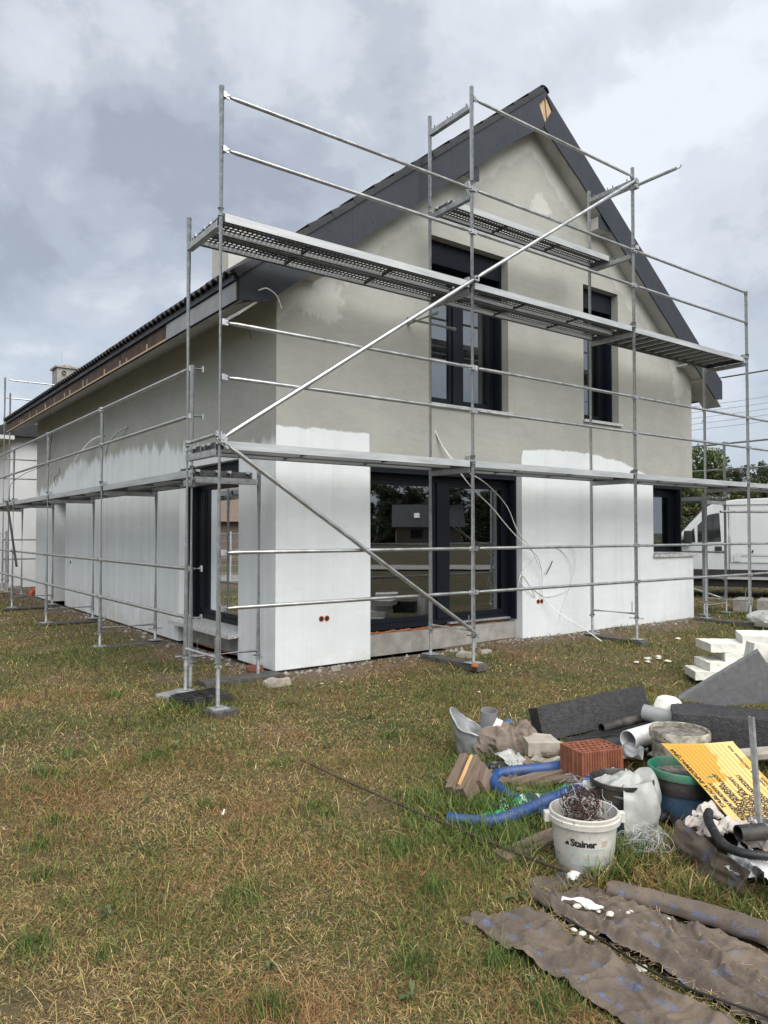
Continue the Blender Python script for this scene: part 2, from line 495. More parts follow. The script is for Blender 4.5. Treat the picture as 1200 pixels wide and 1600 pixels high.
BEIGE1, BEIGE2 = (0.322, 0.325, 0.297), (0.382, 0.385, 0.354)
WHITE1, WHITE2 = (0.63, 0.665, 0.682), (0.69, 0.725, 0.74)
def plaster(name, side):
    m, t, b, out = nodes_of(name)
    N = NT(t)
    P = N.pos(); X, Y, Z = N.sep(P)
    blotch = N.noise(N.mapping(P, sc=(0.9, 0.9, 0.7)), 1.6, 6, 0.6, 0.4)
    fine = N.noise(P, 17, 8, 0.68)
    swirl = N.noise(N.mapping(P, rot=(R(30), R(35), 0), sc=(2.0, 2.0, 11.0)), 1.6, 6, 0.7, 1.6)
    trowel = N.noise(N.mapping(P, rot=(0, R(20), 0), sc=(1.2, 1.2, 4.0)), 2.2, 5, 0.6, 0.8)
    streak = N.noise(N.mapping(P, sc=(9, 9, 0.28)), 1.0, 4, 0.6)
    streakf = N.noise(N.mapping(P, sc=(26, 26, 0.35)), 1.0, 3, 0.6)
    f = N.math('ADD', N.math('MULTIPLY', blotch, 0.6), N.math('MULTIPLY', trowel, 0.4))
    beige = N.mix(N.mr(f, 0.36, 0.62), c4(BEIGE1), c4(BEIGE2))
    beige = N.mix(N.mr(fine, 0.45, 0.8, 0, 0.25), beige, (0.44, 0.43, 0.385, 1))
    beige = N.mix(N.mr(streak, 0.52, 0.72, 0, 0.35 if side else 0.22), beige, (0.345, 0.332, 0.295, 1))
    beige = N.mix(N.mr(swirl, 0.56, 0.66, 0, 0.30), beige, (0.275, 0.272, 0.242, 1))
    beige = N.mix(N.mr(swirl, 0.40, 0.33, 0, 0.30), beige, (0.45, 0.445, 0.405, 1))
    white = N.mix(N.mr(f, 0.38, 0.62), c4(WHITE1), c4(WHITE2))
    white = N.mix(N.mr(swirl, 0.56, 0.70, 0, 0.16), white, (0.46, 0.47, 0.47, 1))
    if side:
        white = N.mix(N.mr(streak, 0.42, 0.70, 0, 0.34), white, (0.47, 0.478, 0.48, 1))
        white = N.mix(N.mr(streakf, 0.52, 0.74, 0, 0.17), white, (0.40, 0.407, 0.41, 1))
        dirt = N.math('MULTIPLY', N.mr(Z, 0.75, 0.12), N.mr(N.noise(P, 3.0, 5), 0.35, 0.65))
        white = N.mix(N.math('MULTIPLY', dirt, 0.55), white, (0.40, 0.35, 0.29, 1))
        edge = N.math('ADD', N.math('MULTIPLY', N.math('SUBTRACT', N.noise(N.mapping(P, sc=(1, 4.2, 0.5)), 1.0, 3, 0.6), 0.5), 0.42),
                      N.math('MULTIPLY', N.math('SUBTRACT', N.noise(N.mapping(P, sc=(1, 11, 0.9)), 1.0, 4, 0.7), 0.5), 0.34))
        h = float_curve(N, N.mr(Y, 7.05, 18.7), [(0, 2.68), (0.077, 2.60), (0.2, 2.72), (0.35, 2.88), (0.5, 2.92), (0.75, 2.96), (0.78, 2.78), (1, 2.5)], 4.0)
        mask = N.mr(N.math('SUBTRACT', N.math('ADD', h, edge), Z), -0.05, 0.06)
    else:
        white = N.mix(N.mr(streak, 0.48, 0.70, 0, 0.20), white, (0.53, 0.545, 0.555, 1))
        white = N.mix(N.mr(streakf, 0.55, 0.70, 0, 0.18), white, (0.51, 0.525, 0.535, 1))
        dirt = N.math('MULTIPLY', N.mr(Z, 0.40, 0.12), N.mr(N.noise(P, 5.0, 5), 0.38, 0.65))
        white = N.mix(N.math('MULTIPLY', dirt, 0.35), white, (0.42, 0.38, 0.32, 1))
        edge = N.math('ADD', N.math('MULTIPLY', N.math('SUBTRACT', N.noise(N.mapping(P, sc=(2.2, 1, 0.4)), 1.0, 2, 0.5), 0.5), 0.09),
                      N.math('MULTIPLY', N.math('SUBTRACT', N.noise(N.mapping(P, sc=(9, 1, 1.2)), 1.0, 3, 0.6), 0.5), 0.07))
        k = lambda x: (x - 3.8) / 8.06
        h = float_curve(N, N.mr(X, 3.8, 11.86), [(0, 2.76), (k(5.05), 2.77), (k(5.06), 0), (k(7.60), 0), (k(7.61), 2.75), (k(8.4), 2.81), (k(9.3), 2.78), (k(10.1), 2.66), (k(10.6), 2.52), (k(10.95), 2.35), (1, 2.33)], 4.0)
        m1 = N.mr(N.math('SUBTRACT', N.math('ADD', h, edge), Z), -0.008, 0.012)
        # light filler smeared along the roof line, at the purlins and in a few spots
        roof = N.math('SUBTRACT', 7.30, N.math('MULTIPLY', N.math('ABSOLUTE', N.math('SUBTRACT', X, 7.83)), 0.772))
        d = N.math('SUBTRACT', roof, Z)
        wn_ = N.math('MULTIPLY', N.math('SUBTRACT', N.noise(N.mapping(P, sc=(1.1, 1, 1.1)), 1.6, 5, 0.6, 0.5), 0.5), 0.75)
        m2 = N.mr(N.math('SUBTRACT', N.math('ADD', 0.30, wn_), d), -0.02, 0.035)
        def spot(cx, cz, rx, rz, s):
            dx = N.math('DIVIDE', N.math('SUBTRACT', X, cx), rx); dz = N.math('DIVIDE', N.math('SUBTRACT', Z, cz), rz)
            rr = N.math('SQRT', N.math('ADD', N.math('MULTIPLY', dx, dx), N.math('MULTIPLY', dz, dz)))
            q = N.math('ADD', rr, N.math('MULTIPLY', N.math('SUBTRACT', N.noise(P, 4.5, 5, 0.65, 0.6), 0.5), 2.6))
            return N.math('MULTIPLY', N.mr(q, 1.0, 0.8), s)
        sp = spot(8.03, 6.28, 0.20, 0.17, 0.9)
        for a in ((4.35, 4.25, 0.30, 0.26, 0.8), (11.45, 4.10, 0.16, 0.42, 0.75), (3.98, 4.25, 0.3, 0.18, 0.6), (4.75, 4.62, 0.25, 0.15, 0.5), (9.9, 2.95, 0.5, 0.08, 0.0)):
            if a[4]: sp = N.math('MAXIMUM', sp, spot(*a))
        light = N.mix(N.mr(f, 0.4, 0.6), (0.45, 0.447, 0.415, 1), (0.53, 0.53, 0.50, 1))
        beige = N.mix(N.math('MAXIMUM', N.math('MULTIPLY', m2, 0.65), sp), beige, light)
        mask = m1
    col = N.mix(mask, beige, white)
    N.l(col, b.inputs['Base Color'])
    b.inputs['Roughness'].default_value = 0.92
    b.inputs['Specular IOR Level'].default_value = 0.25
    hgt = N.math('ADD', N.math('ADD', N.math('MULTIPLY', fine, 0.6), N.math('MULTIPLY', trowel, 0.5)), N.math('MULTIPLY', swirl, 0.5))
    N.l(N.bump(hgt, 0.22, 0.006), b.inputs['Normal'])
    MATS[name] = m
plaster('plaster_gable', False)
plaster('plaster_side', True)

def make_glass():
    m, t, b, out = nodes_of('glass')
    N = NT(t); t.nodes.remove(b)
    fr = N.n('ShaderNodeFresnel'); fr.inputs[0].default_value = 1.6
    gl = N.n('ShaderNodeBsdfGlossy'); gl.inputs['Roughness'].default_value = 0.012
    gl.inputs[0].default_value = (0.86, 0.88, 0.92, 1)
    wob = N.noise(N.pos(), 1.1, 2)
    N.l(N.bump(wob, 0.02, 0.02), gl.inputs['Normal'])
    tr = N.n('ShaderNodeBsdfTransparent'); tr.inputs[0].default_value = (0.42, 0.45, 0.44, 1)
    mx = N.n('ShaderNodeMixShader')
    N.l(N.math('MULTIPLY_ADD', fr.outputs[0], 1.15, 0.23, clamp=True), mx.inputs[0]); N.l(tr.outputs[0], mx.inputs[1]); N.l(gl.outputs[0], mx.inputs[2])
    N.l(mx.outputs[0], out.inputs[0])
    MATS['glass'] = m
make_glass()

def make_perf():
    m, t, b, out = nodes_of('perforated')
    N = NT(t)
    X, Y, Z = N.sep(N.obj())
    # staggered round holes, about 3 cm apart, in the sheet (real openings)
    px = N.math('DIVIDE', X, 0.045); py = N.math('DIVIDE', Y, 0.040)
    row = N.math('FLOOR', py)
    px = N.math('ADD', px, N.math('MULTIPLY', N.math('MODULO', N.math('ABSOLUTE', row), 2.0), 0.5))
    fx = N.math('SUBTRACT', N.math('FRACT', px), 0.5); fy = N.math('SUBTRACT', N.math('FRACT', py), 0.5)
    rr = N.math('ADD', N.math('MULTIPLY', fx, fx), N.math('MULTIPLY', fy, fy))
    hole = N.math('LESS_THAN', rr, 0.075)
    rim = N.mr(rr, 0.09, 0.16, 1.0, 0.0)
    # only the two raised bands of the sheet are pierced
    ay = N.math('ABSOLUTE', Y)
    band = N.math('MULTIPLY', N.math('LESS_THAN', ay, 0.125), N.math('GREATER_THAN', N.math('MODULO', N.math('ABSOLUTE', X), 1.0), 0.03))
    hole = N.math('MULTIPLY', hole, band)
    nz = N.noise(N.obj(), 20, 4)
    N.l(N.mix(N.mr(nz, 0.3, 0.7), (0.30, 0.31, 0.32, 1), (0.42, 0.43, 0.44, 1)), b.inputs['Base Color'])
    b.inputs['Metallic'].default_value = 0.6
    b.inputs['Roughness'].default_value = 0.5
    N.l(N.bump(rim, 0.5, 0.006), b.inputs['Normal'])
    tr = N.n('ShaderNodeBsdfTransparent')
    mx = N.n('ShaderNodeMixShader')
    N.l(hole, mx.inputs[0]); N.l(b.outputs[0], mx.inputs[1]); N.l(tr.outputs[0], mx.inputs[2])
    N.l(mx.outputs[0], out.inputs[0])
    MATS['perforated'] = m
make_perf()

def make_geotextile():
    m, t, b, out = nodes_of('geotextile')
    N = NT(t)
    O = N.obj()
    at = N.n('ShaderNodeAttribute'); at.attribute_name = 'UVMap'
    U = at.outputs['Vector']
    weave = N.noise(N.mapping(U, sc=(260, 60, 1)), 1.0, 2)
    big = N.noise(O, 7, 5)
    col = N.mix(N.mr(big, 0.3, 0.7), (0.066, 0.049, 0.037, 1), (0.128, 0.100, 0.078, 1))
    col = N.mix(N.mr(weave, 0.4, 0.7, 0, 0.35), col, (0.155, 0.130, 0.110, 1))
    # faded blue trade print repeated along the cloth
    Ux, Uy, _ = N.sep(U)
    cx = N.math('DIVIDE', Ux, 0.19); cy = N.math('DIVIDE', Uy, 0.155)
    rowi = N.math('FLOOR', cx)
    cy = N.math('ADD', cy, N.math('MULTIPLY', rowi, 0.37))
    fx = N.math('SUBTRACT', N.math('FRACT', cx), 0.5); fy = N.math('SUBTRACT', N.math('FRACT', cy), 0.5)
    dx = N.math('ABSOLUTE', fx); dy = N.math('ABSOLUTE', fy)
    win = N.math('MULTIPLY', N.math('LESS_THAN', dx, 0.095), N.math('LESS_THAN', dy, 0.31))
    let = N.noise(N.mapping(U, sc=(95, 70, 1)), 1.0, 1.5, 0.5)
    lm = N.mr(let, 0.46, 0.50)
    wear = N.mr(N.noise(U, 9, 4), 0.40, 0.60)
    pm = N.math('MULTIPLY', N.math('MULTIPLY', win, lm), wear)
    col = N.mix(N.math('MULTIPLY', pm, 0.72), col, (0.050, 0.14, 0.34, 1))
    col = N.mix(N.mr(N.noise(O, 3.5, 6, 0.65), 0.50, 0.68, 0, 0.65), col, (0.165, 0.125, 0.085, 1))
    col = N.mix(N.mr(N.noise(O, 55, 4, 0.6), 0.58, 0.70, 0, 0.6), col, (0.045, 0.034, 0.026, 1))
    N.l(col, b.inputs['Base Color'])
    b.inputs['Roughness'].default_value = 0.85
    N.l(N.bump(N.math('ADD', weave, N.math('MULTIPLY', N.noise(O, 30, 5), 2.0)), 0.4, 0.003), b.inputs['Normal'])
    MATS['geotextile'] = m
make_geotextile()

def make_bagfilm():
    m, t, b, out = nodes_of('bag_film')
    N = NT(t)
    n1 = N.noise(N.obj(), 9, 5)
    N.l(N.mix(N.mr(n1, 0.3, 0.7), (0.52, 0.54, 0.52, 1), (0.70, 0.70, 0.67, 1)), b.inputs['Base Color'])
    b.inputs['Roughness'].default_value = 0.3
    N.l(N.bump(N.noise(N.obj(), 14, 5, 0.6, 0.6), 0.6, 0.01), b.inputs['Normal'])
    tl = N.n('ShaderNodeBsdfTranslucent'); tl.inputs[0].default_value = (0.62, 0.63, 0.60, 1)
    tr = N.n('ShaderNodeBsdfTransparent'); tr.inputs[0].default_value = (0.8, 0.82, 0.8, 1)
    m1 = N.n('ShaderNodeMixShader'); m1.inputs[0].default_value = 0.35
    N.l(b.outputs[0], m1.inputs[1]); N.l(tl.outputs[0], m1.inputs[2])
    m2 = N.n('ShaderNodeMixShader'); m2.inputs[0].default_value = 0.22
    N.l(m1.outputs[0], m2.inputs[1]); N.l(tr.outputs[0], m2.inputs[2])
    N.l(m2.outputs[0], out.inputs[0])
    MATS['bag_film'] = m
make_bagfilm()

def make_bucket_white():
    m, t, b, out = nodes_of('bucket_white')
    N = NT(t); O = N.obj()
    d = N.noise(O, 7, 6, 0.62); sp = N.noise(O, 38, 3)
    col = N.mix(N.mr(d, 0.40, 0.66), (0.55, 0.54, 0.50, 1), (0.40, 0.38, 0.33, 1))
    col = N.mix(N.mr(sp, 0.62, 0.70, 0, 0.7), col, (0.20, 0.17, 0.14, 1))
    N.l(col, b.inputs['Base Color'])
    b.inputs['Roughness'].default_value = 0.5
    N.l(N.bump(d, 0.15, 0.004), b.inputs['Normal'])
    MATS['bucket_white'] = m
    m, t, b, out = nodes_of('crusted')
    N = NT(t); O = N.obj()
    d = N.noise(O, 11, 7, 0.65)
    col = N.mix(N.mr(d, 0.40, 0.60), (0.16, 0.145, 0.11, 1), (0.46, 0.43, 0.36, 1))
    N.l(col, b.inputs['Base Color']); b.inputs['Roughness'].default_value = 0.9
    N.l(N.bump(d, 0.8, 0.015), b.inputs['Normal'])
    MATS['crusted'] = m
    m, t, b, out = nodes_of('mortar_muck')
    N = NT(t); O = N.obj()
    d = N.noise(O, 16, 6, 0.65)
    col = N.mix(N.mr(d, 0.38, 0.62), (0.075, 0.065, 0.055, 1), (0.24, 0.22, 0.19, 1))
    N.l(col, b.inputs['Base Color']); b.inputs['Roughness'].default_value = 0.9
    N.l(N.bump(d, 0.8, 0.02), b.inputs['Normal'])
    MATS['mortar_muck'] = m
    m, t, b, out = nodes_of('clay')
    N = NT(t); O = N.obj()
    d = N.noise(O, 12, 6, 0.6); st = N.noise(N.mapping(O, sc=(30, 30, 2)), 1, 3)
    col = N.mix(N.mr(d, 0.35, 0.65), (0.165, 0.052, 0.029, 1), (0.25, 0.090, 0.048, 1))
    col = N.mix(N.mr(st, 0.55, 0.72, 0, 0.45), col, (0.38, 0.18, 0.11, 1))
    N.l(col, b.inputs['Base Color']); b.inputs['Roughness'].default_value = 0.9
    N.l(N.bump(N.math('ADD', d, st), 0.4, 0.004), b.inputs['Normal'])
    MATS['clay'] = m
    # yellow information board: satin plastic with dull and wet patches
    m, t, b, out = nodes_of('sign_yellow')
    N = NT(t); O = N.obj()
    d = N.noise(O, 3.2, 3, 0.5, 0.6)
    wet = N.mr(d, 0.50, 0.515)
    col = N.mix(wet, (0.62, 0.43, 0.15, 1), (0.53, 0.29, 0.04, 1))
    col = N.mix(N.mr(N.noise(O, 60, 3), 0.62, 0.75, 0, 0.35), col, (0.40, 0.26, 0.08, 1))
    N.l(col, b.inputs['Base Color'])
    N.l(N.mr(wet, 0, 1, 0.55, 0.28), b.inputs['Roughness'])
    MATS['sign_yellow'] = m
make_bucket_white()

def make_printed_film():
    m, t, b, out = nodes_of('printed_film')
    N = NT(t); O = N.obj()
    let = N.noise(N.mapping(O, rot=(0, 0, R(35)), sc=(60, 14, 30)), 1.0, 2)
    X, Y, Z = N.sep(N.mapping(O, rot=(0, 0, R(35))))
    rows = N.math('LESS_THAN', N.math('FRACT', N.math('MULTIPLY', X, 9.0)), 0.42)
    pm = N.math('MULTIPLY', N.mr(let, 0.50, 0.53), rows)
    base = N.mix(N.mr(N.noise(O, 6, 3), 0.44, 0.56), (0.018, 0.055, 0.045, 1), (0.01, 0.20, 0.075, 1))
    N.l(N.mix(pm, base, (0.55, 0.60, 0.58, 1)), b.inputs['Base Color'])
    b.inputs['Roughness'].default_value = 0.25
    N.l(N.bump(N.noise(O, 16, 5, 0.6, 0.5), 0.7, 0.012), b.inputs['Normal'])
    MATS['printed_film'] = m
make_printed_film()

def make_ground():
    m, t, b, out = nodes_of('soil_and_thatch')
    N = NT(t); P = N.pos(); X, Y, Z = N.sep(P)
    n1 = N.noise(P, 0.9, 6, 0.6); n2 = N.noise(P, 7, 6, 0.65); n3 = N.noise(P, 45, 5, 0.6)
    thatch = N.mix(N.mr(n2, 0.35, 0.65), (0.075, 0.054, 0.030, 1), (0.150, 0.112, 0.064, 1))
    green = N.mix(N.mr(n3, 0.35, 0.65), (0.035, 0.040, 0.016, 1), (0.075, 0.080, 0.032, 1))
    lawn = N.mix(N.mr(N.math('ADD', N.math('MULTIPLY', n1, 0.6), N.math('MULTIPLY', n2, 0.4)), 0.42, 0.58), thatch, green)
    soil = N.mix(N.mr(n2, 0.3, 0.7), (0.095, 0.070, 0.050, 1), (0.175, 0.132, 0.096, 1))
    # bare strip along the walls
    dx = N.math('MAXIMUM', N.math('SUBTRACT', 3.8, X), N.math('SUBTRACT', X, 11.86))
    dy = N.math('SUBTRACT', 7.05, Y)
    d = N.math('MAXIMUM', dx, dy)
    e_ = N.math('ADD', d, N.math('MULTIPLY', N.math('SUBTRACT', N.noise(P, 1.3, 5, 0.6), 0.5), 1.5))
    bare = N.mr(e_, 0.95, 0.35)
    bare2 = N.mr(N.noise(N.mapping(P, loc=(4.2, 1.1, 0)), 0.8, 5, 0.6), 0.60, 0.68, 0, 0.8)
    far = N.mr(N.math('ABSOLUTE', N.math('ADD', X, Y)), 60, 120)
    col = N.mix(N.math('MAXIMUM', bare, bare2), lawn, soil)
    col = N.mix(far, col, (0.075, 0.085, 0.032, 1))
    N.l(col, b.inputs['Base Color'])
    b.inputs['Roughness'].default_value = 0.95
    b.inputs['Specular IOR Level'].default_value = 0.15
    N.l(N.bump(N.math('ADD', n2, n3), 0.7, 0.02), b.inputs['Normal'])
    MATS['ground'] = m
    m, t, b, out = nodes_of('grass_blade')
    N = NT(t)
    at = N.n('ShaderNodeAttribute'); at.attribute_name = 'Col'
    N.l(at.outputs['Color'], b.inputs['Base Color'])
    b.inputs['Roughness'].default_value = 0.6
    b.inputs['Specular IOR Level'].default_value = 0.25
    tr = N.n('ShaderNodeBsdfTranslucent'); N.l(at.outputs['Color'], tr.inputs[0])
    mx = N.n('ShaderNodeMixShader'); mx.inputs[0].default_value = 0.25
    N.l(b.outputs[0], mx.inputs[1]); N.l(tr.outputs[0], mx.inputs[2]); N.l(mx.outputs[0], out.inputs[0])
    MATS['grass'] = m
make_ground()

def leafmat(name, c1, c2):
    m, t, b, out = nodes_of(name)
    N = NT(t)
    at = N.n('ShaderNodeAttribute'); at.attribute_name = 'Col'
    oi = N.n('ShaderNodeObjectInfo')
    col = N.mix(at.outputs['Fac'], c4(c1), c4(c2))
    hs = N.n('ShaderNodeHueSaturation')
    N.l(N.mr(oi.outputs['Random'], 0, 1, 0.8, 1.25), hs.inputs['Value'])
    N.l(N.mr(oi.outputs['Random'], 0, 1, 0.485, 0.515), hs.inputs['Hue'])
    N.l(col, hs.inputs['Color'])
    N.l(hs.outputs[0], b.inputs['Base Color'])
    b.inputs['Roughness'].default_value = 0.6
    tr = N.n('ShaderNodeBsdfTranslucent'); N.l(hs.outputs[0], tr.inputs[0])
    mx = N.n('ShaderNodeMixShader'); mx.inputs[0].default_value = 0.3
    N.l(b.outputs[0], mx.inputs[1]); N.l(tr.outputs[0], mx.inputs[2]); N.l(mx.outputs[0], out.inputs[0])
    MATS[name] = m
leafmat('leaf_mid', (0.045, 0.068, 0.022), (0.125, 0.148, 0.046))
leafmat('leaf_dark', (0.028, 0.043, 0.020), (0.075, 0.092, 0.036))
leafmat('leaf_olive', (0.050, 0.058, 0.018), (0.125, 0.120, 0.040))

# ------------------------------------------------------------------ ground
def build_ground():
    def axis(lo, hi, a, b, step):
        core = list(np.arange(a, b + 1e-6, step))
        left = [a - step * (1.35 ** k - 1) / 0.35 for k in range(1, 30)]
        right = [b + step * (1.35 ** k - 1) / 0.35 for k in range(1, 30)]
        return sorted([q for q in left if q > lo] + [lo]) + core + [q for q in right if q < hi] + [hi]
    xs = axis(-1500, 1500, -5, 15, 0.14); ys = axis(-1500, 1500, -1, 12, 0.14)
    nx, ny = len(xs), len(ys)
    vs = [(x, y, ground_z(x, y)) for y in ys for x in xs]
    fs = [(j * nx + i, j * nx + i + 1, (j + 1) * nx + i + 1, (j + 1) * nx + i) for j in range(ny - 1) for i in range(nx - 1)]
    mb = MB(); mb.v = vs; mb.f = fs; mb.m = [0] * len(fs)
    g = mb.build('ground', MATS['ground'], smooth=60)
    tag(g, kind='structure')
    # pale lane behind the camera, mirrored in the windows
    d = V(0.802, 0.597, 0); n = V(-0.597, 0.802, 0); c = V(21.7, -10.7, 0)
    mb = MB()
    mb.grid(60, 2, lambda u, v: tuple(c + d * (-120 + 240 * u) + n * (-2.2 + 4.4 * v) + V(0, 0, 0.07)))
    tag(mb.build('road', MATS['asphalt'], smooth=60), kind='structure')
build_ground()

# ------------------------------------------------------------------ house
XW, XR, YW, YBK, XM = 3.80, 11.86, 7.05, 18.70, 7.83
def roof_top(x): return 7.78 - 0.772 * abs(x - XM)
house = thing('house', 'two storey gabled house in bare grey render with white primer patches and dark verge boards', 'house', (XW, YW, 0))
HO = V(XW, YW, 0)
def hb(mb, name, mats, parent=None, **k):
    """link a mesh given in world coordinates under the house"""
    p = house if parent is None else parent
    mb.v = [(a - HO.x, b - HO.y, c) for a, b, c in mb.v]
    return mb.build(name, mats, p, **k)

def wall(name, ops, u0, u1, top, P, mat_, z0=0.13, th=0.42, cuts=()):
    """P(u,n,z)->point; ops = (ua,ub,za,zb); front sheet, back sheet and the reveals"""
    us = sorted(set([u0, u1] + [q for o in ops for q in o[:2]] + list(cuts)))
    mb = MB()
    for a, b in zip(us[:-1], us[1:]):
        spans = []; z = z0
        for o in sorted(ops, key=lambda o: o[2]):
            if o[0] <= a + 1e-6 and o[1] >= b - 1e-6:
                if o[2] > z + 1e-6: spans.append((z, z, o[2], o[2]))
                z = o[3]
        spans.append((z, z, top(a), top(b)))
        for (za, zb, zc, zd) in spans:
            for n_ in (0, th):
                mb.add([P(a, n_, za), P(b, n_, zb), P(b, n_, zd), P(a, n_, zc)], [(0, 1, 2, 3)])
    for (a, b, za, zb) in ops:
        q = [(a, za), (b, za), (b, zb), (a, zb)]
        for i in range(4):
            (ua, wa), (ub, wb) = q[i], q[(i + 1) % 4]
            if (abs(ua - ub) < 1e-6 and (abs(ua - u1) < 1e-6 or abs(ua - u0) < 1e-6)): continue
            mb.add([P(ua, 0, wa), P(ub, 0, wb), P(ub, th, wb), P(ua, th, wa)], [(0, 1, 2, 3)])
    mb.add([P(u0, 0, z0), P(u1, 0, z0), P(u1, th, z0), P(u0, th, z0)], [(0, 1, 2, 3)])
    return hb(mb, name, mat_, recalc=False)

PG = lambda u, n, z: (u, YW + n, z)
PS = lambda u, n, z: (XW + n, u, z)
PR = lambda u, n, z: (XR - n, u, z)
PB = lambda u, n, z: (u, YBK - n, z)
W_A = (5.045, 7.612, 0.13, 2.49)
W_B = (5.96, 7.357, 3.235, 5.36)
W_C = (8.96, 9.81, 3.30, 5.335)
W_D = (10.70, XR, 1.25, 2.44)
W_E = (7.955, 9.80, 0.13, 2.47)
W_F = (15.97, 17.05, 0.13, 2.30)
gtop = lambda x: roof_top(x) - 0.40
wall('gable_wall', [W_A, W_B, W_C, W_D], XW, XR, gtop, PG, MATS['plaster_gable'], cuts=(XM,))
wall('side_wall', [W_E, W_F], YW, YBK, lambda y: 4.25, PS, MATS['plaster_side'])
wall('far_side_wall', [(YW, 8.25, 1.25, 2.44)], YW, YBK, lambda y: 4.25, PR, MATS['plaster_gable'])
wall('back_wall', [], XW, XR, gtop, PB, MATS['plaster_side'], cuts=(XM,))
# dark waterproofed footing, set back behind the render
mb = MB()
mb.bb(XW + 0.03, XR - 0.03, YW + 0.03, YW + 0.35, -0.3, 0.126)
mb.bb(XW + 0.03, XW + 0.35, YW + 0.352, YBK - 0.03, -0.3, 0.126)
mb.bb(XR - 0.35, XR - 0.03, YW + 0.352, YBK - 0.03, -0.3, 0.126)
hb(mb, 'footing', MATS['bitumen'])
# floors, ceilings and a partition seen dimly through the glass
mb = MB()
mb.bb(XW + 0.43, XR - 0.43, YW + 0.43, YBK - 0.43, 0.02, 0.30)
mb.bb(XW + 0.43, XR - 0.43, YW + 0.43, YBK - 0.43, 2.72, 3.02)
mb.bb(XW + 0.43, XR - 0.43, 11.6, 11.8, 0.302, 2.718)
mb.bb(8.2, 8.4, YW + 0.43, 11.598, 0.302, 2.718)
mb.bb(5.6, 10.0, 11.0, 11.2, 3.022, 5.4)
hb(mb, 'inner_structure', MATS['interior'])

def window(label_name, P, u0, u1, z0, z1, mulls=(), rec=0.27, box=0.22, jamb=0.12, sash=True, z_frame=None, lefthand=False):
    """frame with panes; P(u,n,z). returns the window part (its frame mesh)"""
    fr = MB()
    def bx(ua, ub, na, nb, za, zb, mb=fr):
        pts = [P(u, n, z) for z in (za, zb) for (u, n) in ((ua, na), (ub, na), (ub, nb), (ua, nb))]
        mb.add(pts, [(3, 2, 1, 0), (4, 5, 6, 7), (0, 1, 5, 4), (1, 2, 6, 5), (2, 3, 7, 6), (3, 0, 4, 7)])
    w = 0.075
    zt = z1 - box
    e = 0.003
    # shutter box lining and guide rails on both jambs
    if box > 0.02: bx(u0 + e, u1 - e, jamb, rec - 0.003, zt, z1 - e)
    bx(u0 + e, u0 + 0.035, jamb + .001, rec - 0.004, z0 + e, zt - e)
    bx(u1 - 0.035, u1 - e, jamb + .001, rec - 0.004, z0 + e, zt - e)
    for k, off in enumerate((0.045, 0.075)):
        bx(u1 - 0.035 - 0.012, u1 - 0.0355, jamb + off, jamb + off + 0.014, z0 + e, zt - e)
    # outer frame
    bx(u0 + e, u0 + w, rec, rec + 0.08, z0 + e, zt - 2 * e)
    bx(u1 - w, u1 - e, rec, rec + 0.08, z0 + e, zt - 2 * e)
    bx(u0 + w + e, u1 - w - e, rec, rec + 0.08, zt - w, zt - 2 * e)
    bx(u0 + w + e, u1 - w - e, rec, rec + 0.08, z0 + e, z0 + w)
    edges = [u0 + w]
    for (ma, mbb) in mulls:
        bx(ma, mbb, rec - 0.012, rec + 0.08, z0 + w + e, zt - w - e)
        edges += [ma, mbb]
    edges.append(u1 - w)
    panes = []
    for a, b in zip(edges[0::2], edges[1::2]):
        s = 0.055 if sash else 0.02
        za, zb = z0 + w + e, zt - w - e
        bx(a + e, a + s, rec + 0.012, rec + 0.06, za, zb)
        bx(b - s, b - e, rec + 0.012, rec + 0.06, za, zb)
        bx(a + s + e, b - s - e, rec + 0.012, rec + 0.06, za, za + s)
        bx(a + s + e, b - s - e, rec + 0.012, rec + 0.06, zb - s, zb)
        panes.append((a + s + .001, b - s - .001, za + s + .001, zb - s - .001))
    win = hb(fr, 'window', MATS['navy'])
    win['label'] = label_name
    for (a, b, za, zb) in panes:
        pm = MB()
        pm.add([P(a, rec + 0.036, za), P(b, rec + 0.036, za), P(b, rec + 0.036, zb), P(a, rec + 0.036, zb)], [(0, 1, 2, 3)])
        hb(pm, 'pane', MATS['glass'], win)
    return win

window('large dark framed patio window beside the white corner', PG, W_A[0], W_A[1], 0.415, W_A[3], [(6.27, 6.45)], rec=0.24, box=0.16, jamb=0.10)
window('two leaf upper window', PG, *W_B, [(6.57, 6.72)], rec=0.26, box=0.30, jamb=0.12)
window('narrow upper window', PG, *W_C, rec=0.26, box=0.30, jamb=0.12)
window('tall window in the shaded long wall', PS, W_E[0], W_E[1], 0.44, W_E[3], rec=0.24, box=0.16, jamb=0.10)
# corner window: one leaf on each wall, meeting at an inset post
window('corner window on the gable side', PG, W_D[0], 11.615, W_D[2] + 0.03, W_D[3], rec=0.20, box=0.10, jamb=0.06)
window('corner window on the far side', PR, YW + 0.245, 8.25, W_D[2] + 0.03, W_D[3], rec=0.245, box=0.10, jamb=0.20)
# entrance door set back in the long wall
mb = MB(); mb.bb(XW + 0.30, XW + 0.36, W_F[0] + 0.004, W_F[1] - 0.004, 0.16, W_F[3] - 0.004)
dr = hb(mb, 'door', MATS['navy'])
mb = MB(); mb.path([(XW + 0.30, 16.1, 1.1), (XW + 0.25, 16.1, 1.1), (XW + 0.25, 16.1, 1.7), (XW + 0.30, 16.1, 1.7)], 0.012, 8)
hb(mb, 'door_handle', MATS['galv'], dr)
